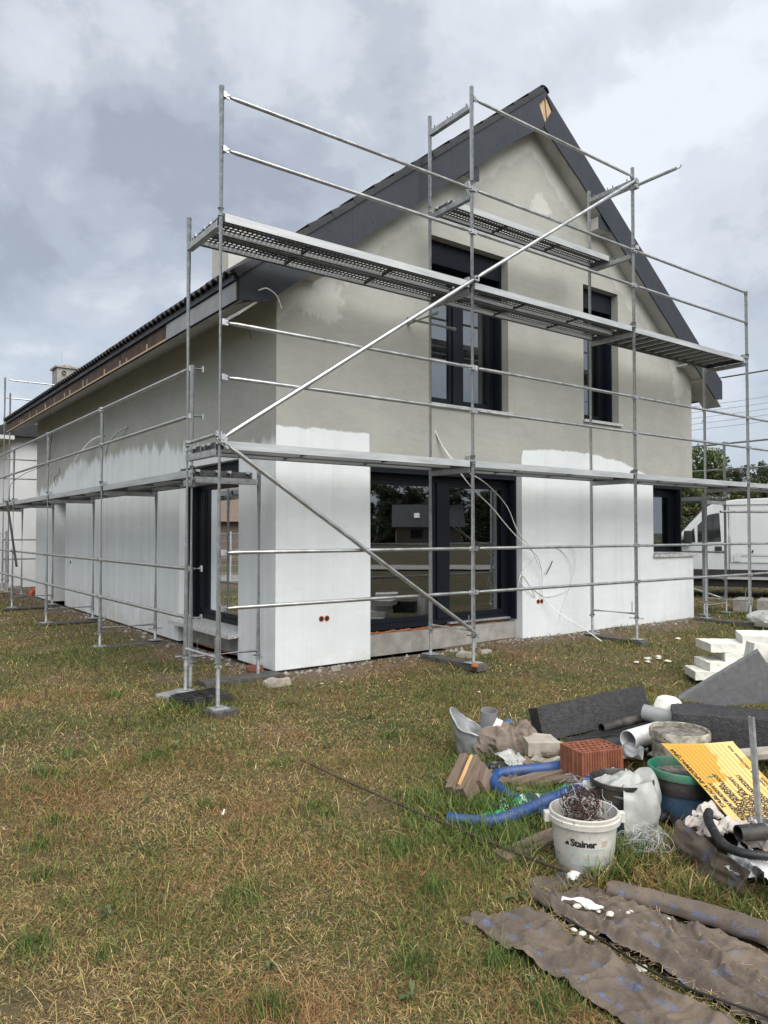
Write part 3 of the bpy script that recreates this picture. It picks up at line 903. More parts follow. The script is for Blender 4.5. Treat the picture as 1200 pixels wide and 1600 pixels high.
# concrete upstands under the floor-length windows, topped with raw orange foam
mb = MB(); mb.bb(W_A[0] + .003, W_A[1] - .003, YW + 0.13, YW + 0.41, 0.04, 0.375); hb(mb, 'upstand', MATS['concrete'])
mb = MB(); mb.bb(XW + 0.12, XW + 0.41, W_E[0] + .003, W_E[1] - .003, 0.04, 0.33)
hb(mb, 'upstand', MATS['concrete'])
rnd = random.Random(5)
def foam_strip(p, q, h=0.03, depth=0.05):
    mb = MB(); n = 60; p = V(p); q = V(q)
    pts = []; rs = []
    for i in range(n + 1):
        t = i / n
        pts.append(p.lerp(q, t) + V(rnd.uniform(-.008, .008), rnd.uniform(-.008, .008), rnd.uniform(-.012, .010)))
        rs.append(h * (0.55 + 0.6 * abs(mnoise.noise(V(t * 23, 1, 2)))) )
    mb.path(pts, rs, 7)
    return mb
hb(foam_strip((W_A[0] + .03, YW + 0.245, 0.390), (W_A[1] - .03, YW + 0.245, 0.390), 0.021), 'foam_seal', MATS['foam_orange'], smooth=60)
hb(foam_strip((XW + 0.115, W_E[0] + .3, 0.12), (XW + 0.115, W_E[1] - .03, 0.12), 0.035), 'foam_seal', MATS['foam_orange'], smooth=60)
# aluminium drip strip under the patio door
mb = MB(); mb.bb(6.45, W_A[1] - .05, YW + 0.18, YW + 0.238, 0.418, 0.44); hb(mb, 'threshold', MATS['zinc'])

def sill(lbl, P, u0, u1, z, n0, n1, th=0.03, tilt=0.015):
    mb = MB()
    pts = [P(u, n, zz + (tilt * (n - n0) / (n1 - n0))) for zz in (z, z + th) for (u, n) in ((u0, n0), (u1, n0), (u1, n1), (u0, n1))]
    mb.add(pts, [(3, 2, 1, 0), (4, 5, 6, 7), (0, 1, 5, 4), (1, 2, 6, 5), (2, 3, 7, 6), (3, 0, 4, 7)])
    o = hb(mb, 'window_sill', MATS['granite'], recalc=True)
    o['label'] = lbl
sill('speckled stone sill of the two leaf window', PG, 5.94, 7.395, 3.19, -0.045, 0.26, 0.04)
sill('speckled stone sill of the narrow window', PG, 8.94, 9.86, 3.255, -0.045, 0.26, 0.04)
sill('speckled stone sill of the corner window', PG, 10.68, 11.93, 1.205, -0.05, 0.22, 0.045)
sill('dusty stone sill of the tall window', PS, 7.93, 9.86, 0.375, -0.13, 0.26, 0.045, 0.03)

# socket boxes: paired round holes with orange rims
def sockets(x, z):
    for k in (0, 1):
        mb = MB()
        c = V(x + 0.072 * k, YW - 0.004, z)
        mb.ring(c, c + V(0, 0.012, 0), 0.034, 0.026, 18, 0, 0)
        mb.lathe([(0.026, 0.0), (0.0, 0.0)], 18, c + V(0, 0.0025, 0), Matrix.Rotation(R(90), 3, 'X'), 1)
        hb(mb, 'socket_box', [MATS['socket_orange'], MATS['dark_cable']], smooth=50)
sockets(4.375, 0.645); sockets(7.93, 0.64)
mb = MB(); c = V(XW - 0.004, 15.55, 1.02); mb.ring(c, c + V(0.012, 0, 0), 0.034, 0.026, 14)
mb.lathe([(0.026, 0), (0, 0)], 14, c + V(0.0025, 0, 0), Matrix.Rotation(R(90), 3, 'Y'), 0)
hb(mb, 'socket_box', [MATS['dark_cable']], smooth=50)

# ---- roof
roof = None
YF, YE = 6.83, 19.10
mb = MB()
for sgn in (-1, 1):
    xe = XM + sgn * 4.59
    poly = [(XM, YF, roof_top(XM) - 0.02), (xe, YF, roof_top(xe) - 0.02), (xe, YF, roof_top(xe) - 0.30), (XM, YF, roof_top(XM) - 0.38)]
    mb.prism(poly, (0, YE - YF, 0))
roof = hb(mb, 'roof', MATS['tile'], recalc=True)
# pantiles: eave course and verge course of the slope that shows
tile_me = {}
def tile_mesh(key, wid, ln):
    if key in tile_me: return tile_me[key]
    mb = MB(); n = 10
    def prof(t):  # across the tile
        return 0.044 * (0.5 - 0.5 * math.cos(4 * math.pi * t)) ** 0.8
    if key == 'verge':
        # flat verge tile: thick lower nose, side apron turned down over the board
        mb.prism([(-.03, -wid / 2, -.012), (-.03, -wid / 2, .034), (ln, -wid / 2, .002), (ln, -wid / 2, -.014)], (0, wid, 0))
        mb.prism([(-.03, -wid / 2 - .014, -.055), (-.03, -wid / 2 - .014, .034), (ln * .86, -wid / 2 - .014, .006), (ln * .86, -wid / 2 - .014, -.055)], (0, .013, 0))
    else:
        mb.sheet(16, 1, lambda u, v: ((v - 0.06) * ln, (u - 0.5) * wid, prof(u) + 0.004 * v), 0.022)
    tile_me[key] = mb.mesh('roof_tile', MATS['tile'], 50)
    return tile_me[key]
ang = math.atan(0.772)
def put_tile(me, x, y, lift=0.03, roll=0.0):
    o = link('roof_tile', me, roof)
    o.location = (x - HO.x, y - HO.y, roof_top(x) + lift)
    o.rotation_euler = (roll, -ang, 0)
et = tile_mesh('eave', 0.298, 0.42)
rnd = random.Random(8)
for row in range(2):
    for k in range(41):
        put_tile(et, 3.19 + row * 0.27, YF + 0.02 + 0.15 + k * 0.2985, 0.012 + row * 0.004 + rnd.uniform(-.003, .003))
vt = tile_mesh('verge', 0.26, 0.385)
for k in range(0, 16):
    put_tile(vt, 3.21 + k * 0.288, YF + 0.095 + rnd.uniform(-.004, .004), 0.022 + rnd.uniform(-.003, .004), 0.0)
mb = MB()
for k in range(12):   # ridge caps
    y0 = YF - 0.04 + k * 0.36
    mb = MB()
    mb.sheet(8, 1, lambda u, v: (XM + 0.10 * math.cos(math.pi * (1 - u)), y0 + 0.39 * v, 7.745 + (0.065 + .010 * (1 - v)) * math.sin(math.pi * u)), 0.012)
    hb(mb, 'ridge_tile', MATS['tile'], roof, smooth=50)

# verge boards: separate sheets with open joints
YB0, YB1 = 6.80, 6.822
def bpoly(x0, x1, hgt=0.48):
    return [(x0, YB0, roof_top(x0)), (x1, YB0, roof_top(x1)), (x1, YB0, roof_top(x1) - hgt), (x0, YB0, roof_top(x0) - hgt)]
def board(poly, lbl=None):
    mb = MB(); mb.prism(poly, (0, YB1 - YB0, 0)); return hb(mb, 'verge_board', MATS['slate_board'], recalc=True)
board([(3.24, YB0, 4.24), (4.62, YB0, roof_top(4.62)), (4.62, YB0, roof_top(4.62) - .48), (3.56, YB0, 3.985), (3.24, YB0, 3.95)])
board(bpoly(4.622, 6.10))
board(bpoly(6.102, 7.30))
board([(7.302, YB0, roof_top(7.302)), (XM, YB0, 7.78), (7.885, YB0, 7.69), (7.73, YB0, 7.52), (7.85, YB0, 7.30), (XM - .01, YB0, 7.235), (7.302, YB0, roof_top(7.302) - .48)])
board([(XM + 0.006, YB0, 7.776), (8.60, YB0, roof_top(8.60)), (8.60, YB0, roof_top(8.6) - .48), (XM + 0.006, YB0, 7.236), (7.856, YB0, 7.302), (8.01, YB0, 7.53), (7.89, YB0, 7.688)])
board(bpoly(8.602, 9.90)); board(bpoly(9.902, 11.20))
board([(11.202, YB0, roof_top(11.202)), (12.42, YB0, 4.24), (12.42, YB0, 3.93), (12.20, YB0, 3.915), (11.202, YB0, roof_top(11.202) - .48)])
# screws
for x in [3.6, 4.3, 4.9, 5.7, 6.4, 6.9, 8.4, 9.1, 9.7, 10.4, 11.0, 11.7, 12.1]:
    for dz in (-0.14, -0.36):
        if x in (3.6, 12.1) and dz < -.2: continue
        mb = MB(); mb.lathe([(0.011, 0), (0.009, 0.004), (0, 0.005)], 8, (x, YB0, roof_top(x) + dz), Matrix.Rotation(R(90), 3, 'X')); hb(mb, 'screw', MATS['tile'])
# rough timber showing in the gap at the peak
mb = MB(); mb.prism([(7.66, 6.8225, 7.56), (7.87, 6.8225, 7.72), (8.06, 6.8225, 7.53), (7.85, 6.8225, 7.24)], (0, 0.004, 0)); hb(mb, 'ridge_timber', MATS['palewood'])
mb = MB(); mb.box((7.885, 6.8165, 7.5), (0.012, 0.010, 0.30), rotm(0, R(-8), 0)); hb(mb, 'ridge_timber', MATS['greywood'])
# sloping soffits of the overhang and boxed purlin ends
for sgn in (-1, 1):
    mb = MB()
    xe = XM + sgn * (4.59 - 0.004)
    mb.prism([(XM, YB1 + .001, roof_top(XM) - 0.44), (xe, YB1 + .001, roof_top(xe) - 0.44), (xe, YB1 + .001, roof_top(xe) - 0.41), (XM, YB1 + .001, roof_top(XM) - 0.41)], (0, YW - YB1 + 0.1, 0))
    hb(mb, 'verge_soffit', MATS['soffit'], recalc=True)
for (xa, xb, zb) in ((6.35, 6.60, 6.13), (9.06, 9.31, 6.13), (3.92, 4.26, 4.405), (11.40, 11.74, 4.405)):
    mb = MB()
    zt = roof_top(max(abs(xa - XM), abs(xb - XM)) + XM) - 0.43
    mb.bb(xa, xb, YB1 + 0.012, YW + 0.05, zb, zt + .1)
    pb = hb(mb, 'purlin_casing', MATS['soffit'])
    mb = MB(); mb.bb(xa - .004, xb + .004, YB1 + 0.0015, YB1 + 0.0115, zb - .004, zt + .1); hb(mb, 'casing_front', MATS['slate_board'], pb)
# eave: boxed soffit, timber fascia, part covered with zinc, dark drip edge
for (xa, xb) in ((3.24, XW + 0.02), (XR - 0.02, 12.42)):
    lo = xa < 5
    mb = MB(); mb.prism([(xa + .02 if lo else xb - .02, YB1 + .002, 3.955), (xb if lo else xa, YB1 + .002, 4.195), (xb if lo else xa, YB1 + .002, 4.225), (xa + .02 if lo else xb - .02, YB1 + .002, 3.985)], (0, YE - YB1, 0))
    hb(mb, 'eave_soffit', MATS['soffit'])
mb = MB(); mb.bb(3.222, 3.239, YB1 + 0.003, YE, 3.952, 4.135); hb(mb, 'fascia', MATS['brownwood'])
mb = MB(); mb.bb(12.422, 12.439, YB1 + 0.003, YE, 3.952, 4.135); hb(mb, 'fascia', MATS['brownwood'])
mb = MB(); mb.bb(3.212, 3.2215, YB1 + 0.003, 8.76, 3.945, 4.132); hb(mb, 'zinc_flashing', MATS['zinc'])
mb = MB(); mb.bb(3.212, 3.2215, 8.77, YE, 3.945, 3.966); hb(mb, 'fascia_batten', MATS['palewood'])
mb = MB(); mb.bb(3.190, 3.2385, YB1 + 0.003, YE, 4.142, 4.215); hb(mb, 'drip_edge', MATS['slate_board'])
rnd = random.Random(3)
for k in range(14):   # pale shims and torn laths on the bare timber
    y = 9.6 + k * 0.62 + rnd.uniform(-.28, .28)
    mb = MB(); mb.bb(3.216, 3.2218, y, y + rnd.uniform(.02, .05), 3.97, 4.02 + rnd.uniform(.0, .06)); hb(mb, 'lath', MATS['stone' if k % 3 else 'palewood'])
# rendered chimney on the near slope
mb = MB(); mb.bb(4.75, 5.30, 10.35, 10.95, roof_top(4.75) - .2, 6.38)
ch = hb(mb, 'chimney', MATS['plaster_gable'])
mb = MB(); mb.bb(4.70, 5.35, 10.30, 11.0, 6.382, 6.43); hb(mb, 'chimney_cap', MATS['concrete'], ch)
# ------------------------------------------------------------------ scaffolds
mat('deck_under', (0.045, 0.047, 0.048), (0.085, 0.088, 0.089), 0.65, 0.2, 12, 0.05, 0.002)  # same steel as the deck sides, shade of the underside put into its colour
GM, RM = MATS['galv'], MATS['rail']
plank_cache = {}
def perf_sheet(mb, x0, x1, y0, y1, z, mi):
    """steel sheet with rows of punched holes: every cell is a frame round an eight-sided opening"""
    nx, ny = int((x1 - x0) / 0.047), 6
    dx, dy = (x1 - x0) / nx, (y1 - y0) / ny
    for j in range(ny):
        for i in range(nx):
            cx, cy = x0 + (i + .5) * dx, y0 + (j + .5) * dy
            off = (0.2 if j % 2 else -0.2) * dx * 0
            sq = [(cx - dx / 2, cy - dy / 2, z), (cx + dx / 2, cy - dy / 2, z), (cx + dx / 2, cy + dy / 2, z), (cx - dx / 2, cy + dy / 2, z)]
            r = 0.30 * min(dx, dy)
            if j in (2, 3) and False: r = 0
            rx, ry = r * 1.15, r
            o8 = [(cx + rx * math.cos(R(225 + 45 * k)), cy + ry * math.sin(R(225 + 45 * k)), z - .004) for k in range(8)]
            b = len(mb.v); mb.v += sq + o8
            fs = []
            for k in range(4):
                a, c = k, (k + 1) % 4
                p, q, s_ = 4 + 2 * k, 4 + 2 * k + 1, 4 + (2 * k + 2) % 8
                fs += [(b + a, b + c, b + q), (b + a, b + q, b + p), (b + c, b + s_, b + q)]
            mb.f += fs; mb.m += [mi] * len(fs)
def plank_mesh(L, w=0.32, ribs=False):
    key = (round(L, 3), w, ribs)
    if key in plank_cache: return plank_cache[key]
    mb = MB(); h = 0.072; t = 0.004
    # side channels
    for s in (-1, 1):
        mb.bb(0.03, L - 0.03, s * w / 2 - t, s * w / 2 + t, -h, 0, 0)
        mb.bb(0.03, L - 0.03, min(s * w / 2, s * (w / 2 - 0.03)), max(s * w / 2, s * (w / 2 - 0.03)), -h, -h + t, 2)
    if ribs:
        mb.bb(0.03, L - 0.03, -w / 2 + t, w / 2 - t, -0.014, -0.002, 2)
        for k in range(12):
            x = 0.25 + k * (L - 0.5) / 11
            mb.bb(x - 0.018, x + 0.018, -w / 2 + t, w / 2 - t, -0.05, -0.0145, 0)
    else:
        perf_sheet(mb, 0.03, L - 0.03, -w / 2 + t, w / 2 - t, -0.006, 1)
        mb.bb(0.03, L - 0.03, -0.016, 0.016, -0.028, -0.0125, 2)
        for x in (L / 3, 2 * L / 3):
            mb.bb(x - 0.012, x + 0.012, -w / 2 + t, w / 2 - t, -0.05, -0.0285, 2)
    for x in (0.022, L - 0.022):   # end caps with claws
        mb.bb(x - 0.008, x + 0.008, -w / 2, w / 2, -h, -0.001, 2)
        for y in (-w * .32, w * .32):
            mb.bb(x - 0.03, x + 0.03, y - 0.02, y + 0.02, -0.02, 0.004, 0)
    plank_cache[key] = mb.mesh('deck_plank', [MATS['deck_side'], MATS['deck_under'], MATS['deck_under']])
    return plank_cache[key]

def build_on(root, mb, name, mats, **k):
    L = root.location
    mb.v = [(a - L.x, b - L.y, c - L.z) for a, b, c in mb.v]
    return mb.build(name, mats, root, **k)

def standard(root, x, y, z0, z1, collars=()):
    mb = MB(); mb.tube((x, y, z0), (x, y, z1), 0.0242, 14)
    for c in collars:
        mb.tube((x, y, c - 0.035), (x, y, c + 0.035), 0.0275, 14)
    return build_on(root, mb, 'standard', GM, smooth=40)

def jack(root, x, y, zb, zn, rs):
    """threaded spindle with wing nut and foot plate"""
    mb = MB()
    n = 44; pts = []; rr = []
    for i in range(n + 1):
        pts.append((x, y, zb + 0.008 + (zn - zb + 0.05) * i / n)); rr.append(0.0175 if i % 2 else 0.0195)
    mb.path(pts, rr, 10)
    a = rs.uniform(0, 3.14)
    d = V(math.cos(a), math.sin(a), 0)
    mb.tube(V(x, y, zn) - d * 0.095, V(x, y, zn) + d * 0.095, 0.009, 8)
    mb.tube((x, y, zn - 0.018), (x, y, zn + 0.018), 0.033, 12)
    j = build_on(root, mb, 'base_jack', GM, smooth=40)
    mb = MB(); mb.box((x, y, zb + 0.004), (0.15, 0.15, 0.008), rotm(0, 0, rs.uniform(-.3, .3)))
    o = build_on(root, mb, 'foot_plate', MATS['galv_dull'])
    o.parent = j
    return j

def guard_rail(root, p, q, r=0.0185):
    """tube with flattened, bolted ends"""
    p = V(p); q = V(q); d = (q - p).normalized(); mb = MB()
    a, b = p + d * 0.03, q - d * 0.03
    mb.path([a, a + d * 0.05, a + d * 0.11, b - d * 0.11, b - d * 0.05, b], [0.010, 0.0125, r, r, 0.0125, 0.010], 10)
    x, y, _ = basis(d)
    for e in (a, b):
        mb.box(e, (0.075, 0.013, 0.046), Matrix((d, x, V(0, 0, 1))).transposed())
        mb.tube(e - x * 0.026, e + x * 0.026, 0.013, 8)
        mb.box(e + d * (-.012 if e is a else .012), (0.030, 0.050, 0.050), Matrix((d, x, V(0, 0, 1))).transposed())
    return build_on(root, mb, 'guard_rail', RM, smooth=45)

def transom(root, p, q, low=False, pins=True):
    p = V(p); q = V(q); d = (q - p).normalized(); mb = MB()
    x, y, _ = basis(d)
    if low:
        mb.tube(p, q, 0.0165, 10)
        e = p + d * 0.07
        mb.tube(e, e + V(0, 0, 0.16), 0.006, 6)
    else:
        L = (q - p).length; c = (p + q) / 2; M = Matrix((d, x, V(0, 0, 1))).transposed()
        mb.box(c + V(0, 0, -0.027), (L - 0.05, 0.052, 0.005), M)
        for s in (-1, 1):
            mb.box(c + x * s * 0.026, (L - 0.05, 0.005, 0.058), M)
        if pins:
            for f in (0.12, 0.44, 0.56, 0.88):
                e = p.lerp(q, f); mb.tube(e + V(0, 0, -.01), e + V(0, 0, 0.075), 0.0085, 8)
    return build_on(root, mb, 'transom', MATS['galv_dull'] if not low else GM, smooth=40)

def brace(root, p, q, r=0.0215, name='diagonal_brace'):
    p = V(p); q = V(q); d = (q - p).normalized(); mb = MB()
    mb.path([p, p + d * .06, p + d * .13, q - d * .13, q - d * .06, q], [0.010, 0.016, r, r, 0.016, 0.010], 12)
    x, y, _ = basis(d)
    for e in (p, q):
        mb.box(e, (0.09, 0.014, 0.055), Matrix((d, x, y)).transposed())
        mb.tube(e - x * .03, e + x * .03, 0.014, 10)
    return build_on(root, mb, name, RM, smooth=45)

def coupler(root, x, y, z, d=(0, -1, 0)):
    mb = MB(); d = V(d)
    mb.tube((x, y, z - 0.034), (x, y, z + 0.034), 0.036, 12)
    c = V(x, y, z) + d * 0.045
    s = V(-d.y, d.x, 0)
    mb.box(c, (0.062, 0.062, 0.055))
    mb.tube(c - s * 0.05, c + s * 0.05, 0.009, 8)
    mb.tube(c - s * 0.05, c - s * 0.032, 0.017, 8)
    return build_on(root, mb, 'coupler', MATS['galv_dull'], smooth=40)

def plank(root, p, yaw, L, w=0.32, ribs=False):
    o = link('deck_plank', plank_mesh(L, w, ribs), root)
    o.location = V(p) - root.location
    o.rotation_euler = (0, 0, yaw)
    return o

rs = random.Random(11)
# ---- gable scaffold
GX = [2.666 + 2.993 * i for i in range(5)]
GO, GI = 5.966, 6.69
D1, D2, D3 = 2.40, 4.395, 5.455
gs = thing('scaffold', 'tall galvanised tube scaffold standing along the gable front', 'scaffold', (GX[0], GO, 0.1))
nuts = [0.47, 0.47, 0.46, 0.47, 0.47]; feet = [0.098, 0.176, 0.176, 0.192, 0.20]; feeti = [0.12, 0.180, 0.172, 0.190, 0.19]
otop = [5.51, 6.60, 6.57, 5.43, 3.45]; itop = [4.59, 6.59, 6.52, 4.42, 2.45]
for i in range(5):
    x = GX[i]
    standard(gs, x, GO, nuts[i] + 0.02, otop[i], [c for c in (D1, D2, 5.46) if c < otop[i] - .2])
    standard(gs, x, GI, nuts[i] + 0.0, itop[i], [c for c in (D1, D2, 5.46) if c < itop[i] - .2])
    jack(gs, x, GO, feet[i], nuts[i], rs); jack(gs, x, GI, feeti[i], nuts[i] - .02, rs)
    transom(gs, (x, GO, nuts[i] + 0.06), (x, GI, nuts[i] + 0.05), low=True)
    transom(gs, (x, GO, D1 - 0.10), (x, GI, D1 - 0.10))
    if i < 4: transom(gs, (x, GO, D2 - 0.10), (x, GI, D2 - 0.10))
    if i in (1, 2):
        transom(gs, (x, GO, D3 - 0.10), (x, GI, D3 - 0.10))
        transom(gs, (x, GO, 6.37), (x, GI, 6.37))
    for z in (D1 + .02, D2 + .02):
        if z < otop[i] - .1 and i: coupler(gs, x, GO, z, (-0.5, 0.87, 0) if i % 2 else (0.5, 0.87, 0))
for i in range(4):
    a, b = GX[i], GX[i + 1]
    lv = [0.95, 1.43, 2.95, 3.43]
    if i < 3: lv += [4.95, 5.43]
    for z in lv:
        guard_rail(gs, (a, GO - .012, z), (b, GO - .012, z))
guard_rail(gs, (GX[1], GO - .012, 6.46), (GX[2], GO - .012, 6.44))
guard_rail(gs, (GX[0], GO, 2.46), (GX[0], GI, 2.44), 0.017)
for i in range(4):
    L = 2.993 - 0.02
    for yy in (GO + 0.165, GO + 0.165 + 0.335):
        plank(gs, (GX[i] + .01, yy, D1), 0, L)
    if i < 2:
        for yy in (GO + 0.165, GO + 0.165 + 0.335):
            plank(gs, (GX[i] + .01, yy, D2), 0, L)
    elif i == 2:
        plank(gs, (GX[i] + .01, GO + 0.335, D2 + .005), 0, L, 0.62, True)
plank(gs, (GX[1] + .01, GI - 0.20, D3), 0, 2.973)
brace(gs, (GX[0], GO - .05, D1 + .01), (GX[1], GO - .05, D2 + .02))
brace(gs, (GX[1], GO - .05, D2 + .02), (GX[2], GO - .05, 6.38))
brace(gs, (GX[0] + .03, GO - .05, D1 - .03), (GX[1], GO - .05, 0.50))
for (x, z) in ((GX[0], D1), (GX[1], D2 + .02), (GX[2], 6.36), (GX[1], 0.50)):
    coupler(gs, x, GO, z, (0.2, -1, 0))
# wall ties: hooked tubes pointing from the standards to the render
def tie(x, z, y0, y1, hook=True):
    mb = MB(); mb.ring((x, y0, z), (x, y1, z), 0.022, 0.018, 12)
    if hook:
        mb.path([(x, y0, z - .012), (x, y0 - .05, z - .012), (x + .0, y0 - .075, z + .01), (x, y0 - .06, z + .035)], 0.008, 8)
    build_on(gs, mb, 'wall_tie', GM, smooth=40)
tie(GX[2] + 0.05, 6.33, GO - 0.62, GI + .05); coupler(gs, GX[2], GO, 6.30, (0.4, -.9, 0))
mb = MB(); mb.tube((GX[1] - .05, GI - .20, 4.16), (GX[1] - .05, 7.05, 4.16), 0.02, 10); build_on(gs, mb, 'wall_tie', GM, smooth=40)
mb = MB(); mb.tube((GX[1] - .3, GI + .06, 4.11), (GX[1] + .46, GI + .06, 4.11), 0.02, 10); build_on(gs, mb, 'wall_tie', GM, smooth=40)
coupler(gs, GX[1], GO, 5.49, (-0.6, 0.5, 0)); coupler(gs, GX[2], GO, 5.47, (0.6, -0.5, 0))
# a short red tape mark on a rail
mb = MB(); mb.tube((7.13, GO - .012, 3.43), (7.17, GO - .012, 3.43), 0.0195, 12); build_on(gs, mb, 'tape_mark', MATS['red_paint'], smooth=40)

# ---- side scaffold along the long wall
SX, SXI = 2.815, 3.545
SY = [6.944, 9.99, 13.02, 15.90, 18.92]
E1 = 2.225
ssf = thing('scaffold', 'low galvanised scaffold with one deck running along the shaded long wall', 'scaffold', (SX, SY[0], 0.1))
for i, y in enumerate(SY):
    fz = [0.09, 0.125, 0.14, 0.155, 0.16][i]
    n = 0.30 if i else 0.33
    standard(ssf, SX, y, n, 3.25, [E1]); standard(ssf, SXI, y, n, E1 + .02)
    jack(ssf, SX, y, fz, n, rs); jack(ssf, SXI, y, fz + .02, n, rs)
    transom(ssf, (SX, y, n + .06), (SXI, y, n + .06), low=True)
    transom(ssf, (SX, y, E1 - .1), (SXI, y, E1 - .1))
    coupler(ssf, SX, y, E1 - .14 if i == 0 else E1 + .02, (-1, -.2, 0) if i == 0 else (0.8, -.6, 0))
for i in range(4):
    for z in (0.77, 1.25, 2.75, 3.22):
        guard_rail(ssf, (SX - .012, SY[i], z), (SX - .012, SY[i + 1], z))
    for xx in (SX + 0.17, SX + 0.17 + 0.335):
        plank(ssf, (xx, SY[i] + .01, E1), R(90), SY[i + 1] - SY[i] - .02)
for z in (0.77, 1.25, 2.75, 3.22):      # rail ends with wedge heads past the first standard
    mb = MB(); mb.tube((SX + .02, SY[0], z), (SX + .09, SY[0] - .01, z), 0.012, 8); mb.box((SX + .10, SY[0] - .01, z), (.014, .03, .06))
    build_on(ssf, mb, 'wedge_head', MATS['galv_dull'], smooth=40)
mb = MB(); mb.tube((2.76, 15.2, 0.98), (2.76, 16.2, 2.2), 0.022, 10); build_on(ssf, mb, 'diagonal_brace', MATS['dark_cable'], smooth=40)

# ---- scaffold on the far gable, showing past the end of the roof
BY = [19.55, 20.25]; BX = [3.36, 6.36, 9.36]
bs = thing('scaffold', 'distant scaffold rising behind the far end of the roof', 'scaffold', (BX[0], BY[1], 0.1))
for i, x in enumerate(BX):
    for k, y in enumerate(BY):
        standard(bs, x, y, 0.45, 5.45 if k == 1 else 4.95, [2.4, 4.4]); jack(bs, x, y, 0.2, 0.45, rs)
    transom(bs, (x, BY[1], 0.5), (x, BY[0], 0.5), low=True)
    for z in (2.3, 4.3): transom(bs, (x, BY[1], z), (x, BY[0], z))
    coupler(bs, x, BY[1], 4.42, (.8, -.5, 0))
for i in range(2):
    for z in (0.95, 1.43, 2.95, 3.43, 4.95, 5.40):
        guard_rail(bs, (BX[i], BY[1] + .01, z), (BX[i + 1], BY[1] + .01, z))
    for yy in (BY[0] + .2, BY[0] + .53):
        plank(bs, (BX[i] + .01, yy, 2.4), 0, 2.97); plank(bs, (BX[i] + .01, yy, 4.4), 0, 2.97)

# ---- scaffold on the right of the house
RX, RXI = 12.95, 12.22
RY = [4.05, 7.07, 10.1, 13.1]
rsf = thing('scaffold', 'low scaffold beyond the right corner of the house in front of the white van', 'scaffold', (RX, RY[1], 0.1))
for i, y in enumerate(RY):
    standard(rsf, RX, y, 0.40, 3.25, [2.24]); standard(rsf, RXI, y, 0.40, 2.26)
    jack(rsf, RX, y, 0.17, 0.40, rs); jack(rsf, RXI, y, 0.17, 0.40, rs)
    transom(rsf, (RX, y, 0.34), (RXI, y, 0.34), low=True)
    transom(rsf, (RX, y, 2.14), (RXI, y, 2.14))
    coupler(rsf, RX, y, 2.27, (.4, -.8, 0))
for i in range(3):
    for z in (2.75, 3.22) + ((0.77, 1.25) if i else ()):
        guard_rail(rsf, (RX + .012, RY[i], z), (RX + .012, RY[i + 1], z))
    if i:
        for xx in (RX - .17, RX - .505):
            plank(rsf, (xx, RY[i] + .01, 2.24), R(90), 3.0)
brace(rsf, (RXI, 9.9, 1.25), (RX, 7.15, 0.42))
mb = MB(); mb.ring((RX - .25, RY[1] - .05, 1.98), (RX + 1.1, RY[1] - .75, 1.98), 0.022, 0.018, 12); build_on(rsf, mb, 'wall_tie', GM, smooth=40)

# ---- dark recycled boards the foot plates stand on
def pad(x0, x1, y0, y1, top, lbl, rz=0.0, mt='bitumen', th=0.075):
    mb = MB(); mb.box((0, 0, -th / 2), (x1 - x0, y1 - y0, th))
    o = mb.build('base_board', MATS[mt], None, bevel=0.006)
    o.location = ((x0 + x1) / 2, (y0 + y1) / 2, top); o.rotation_euler = (0, 0, rz)
    tag(o, lbl, 'board', 'boards under the scaffold feet')
mat('pad_grey', (0.048, 0.046, 0.043), (0.095, 0.088, 0.080), 0.8, 0, 9, 0.3, 0.004)
pad(GX[0] - .10, GX[0] + .14, GO - .12, GO + .12, 0.097, 'short dark block under the front corner foot of the scaffold', 0.2, 'pad_grey', .07)
pad(GX[1] - .08, GX[1] + .08, GO - .12, GI + .08, 0.172, 'dark board under the scaffold feet in front of the patio window', 0.05, 'pad_grey')
pad(GX[2] - .08, GX[2] + .08, GO - .14, GI + .10, 0.166, 'dark board under the scaffold feet by the white wall, right of the hanging cable', -0.04, 'pad_grey')
pad(GX[3] - .10, GX[3] + .10, GO - .10, GI + .2, 0.183, 'dark board under the scaffold feet at the right house corner', 0.03, 'pad_grey')
pad(SX + .10, SXI + .22, SY[0] - .16, SY[0] + .08, 0.15, 'dark plank lying between the scaffold feet at the near house corner', -0.05, 'pad_grey', .07)
for i in range(1, 4):
    pad(SX - .14, SXI + .12, SY[i] - .12, SY[i] + .12, [0, .124, .139, .154][i],
        'dark board under the %s pair of scaffold feet along the long wall' % ['', 'nearest', 'second', 'third'][i], 0.02, 'pad_grey', .035)
# black crate tray and a square metal lid under the near corner feet
cr = thing('plastic_crate', 'upturned black plastic crate beside the front corner scaffold feet', 'crate', (2.68, 6.36, 0.055), 0.12)
mb = MB()
mb.bb(-.22, .22, -.15, .15, 0.085, 0.10); cr_top = mb.build('base', MATS['black_plastic'], cr, bevel=.004)
for (a, b, c, d) in ((-.23, .23, -.16, -.145), (-.23, .23, .145, .16), (-.23, -.215, -.144, .144), (.215, .23, -.144, .144)):
    mb = MB(); mb.bb(a, b, c, d, 0.0, 0.084); mb.build('side', MATS['black_plastic'], cr, bevel=.003)
for k in range(5):
    mb = MB(); mb.bb(-.2, .2, -.12 + k * .055, -.105 + k * .055, 0.1005, 0.112); mb.build('rib', MATS['black_plastic'], cr)
mb = MB(); mb.box((0, 0, 0), (.34, .24, .04)); o = mb.build('metal_tray', MATS['zinc'], None, bevel=.01)
o.location = (2.60, 6.70, 0.10); o.rotation_euler = (0.03, 0.02, 0.5); tag(o, 'grey metal tray under the inner scaffold foot by the black crate', 'tray')

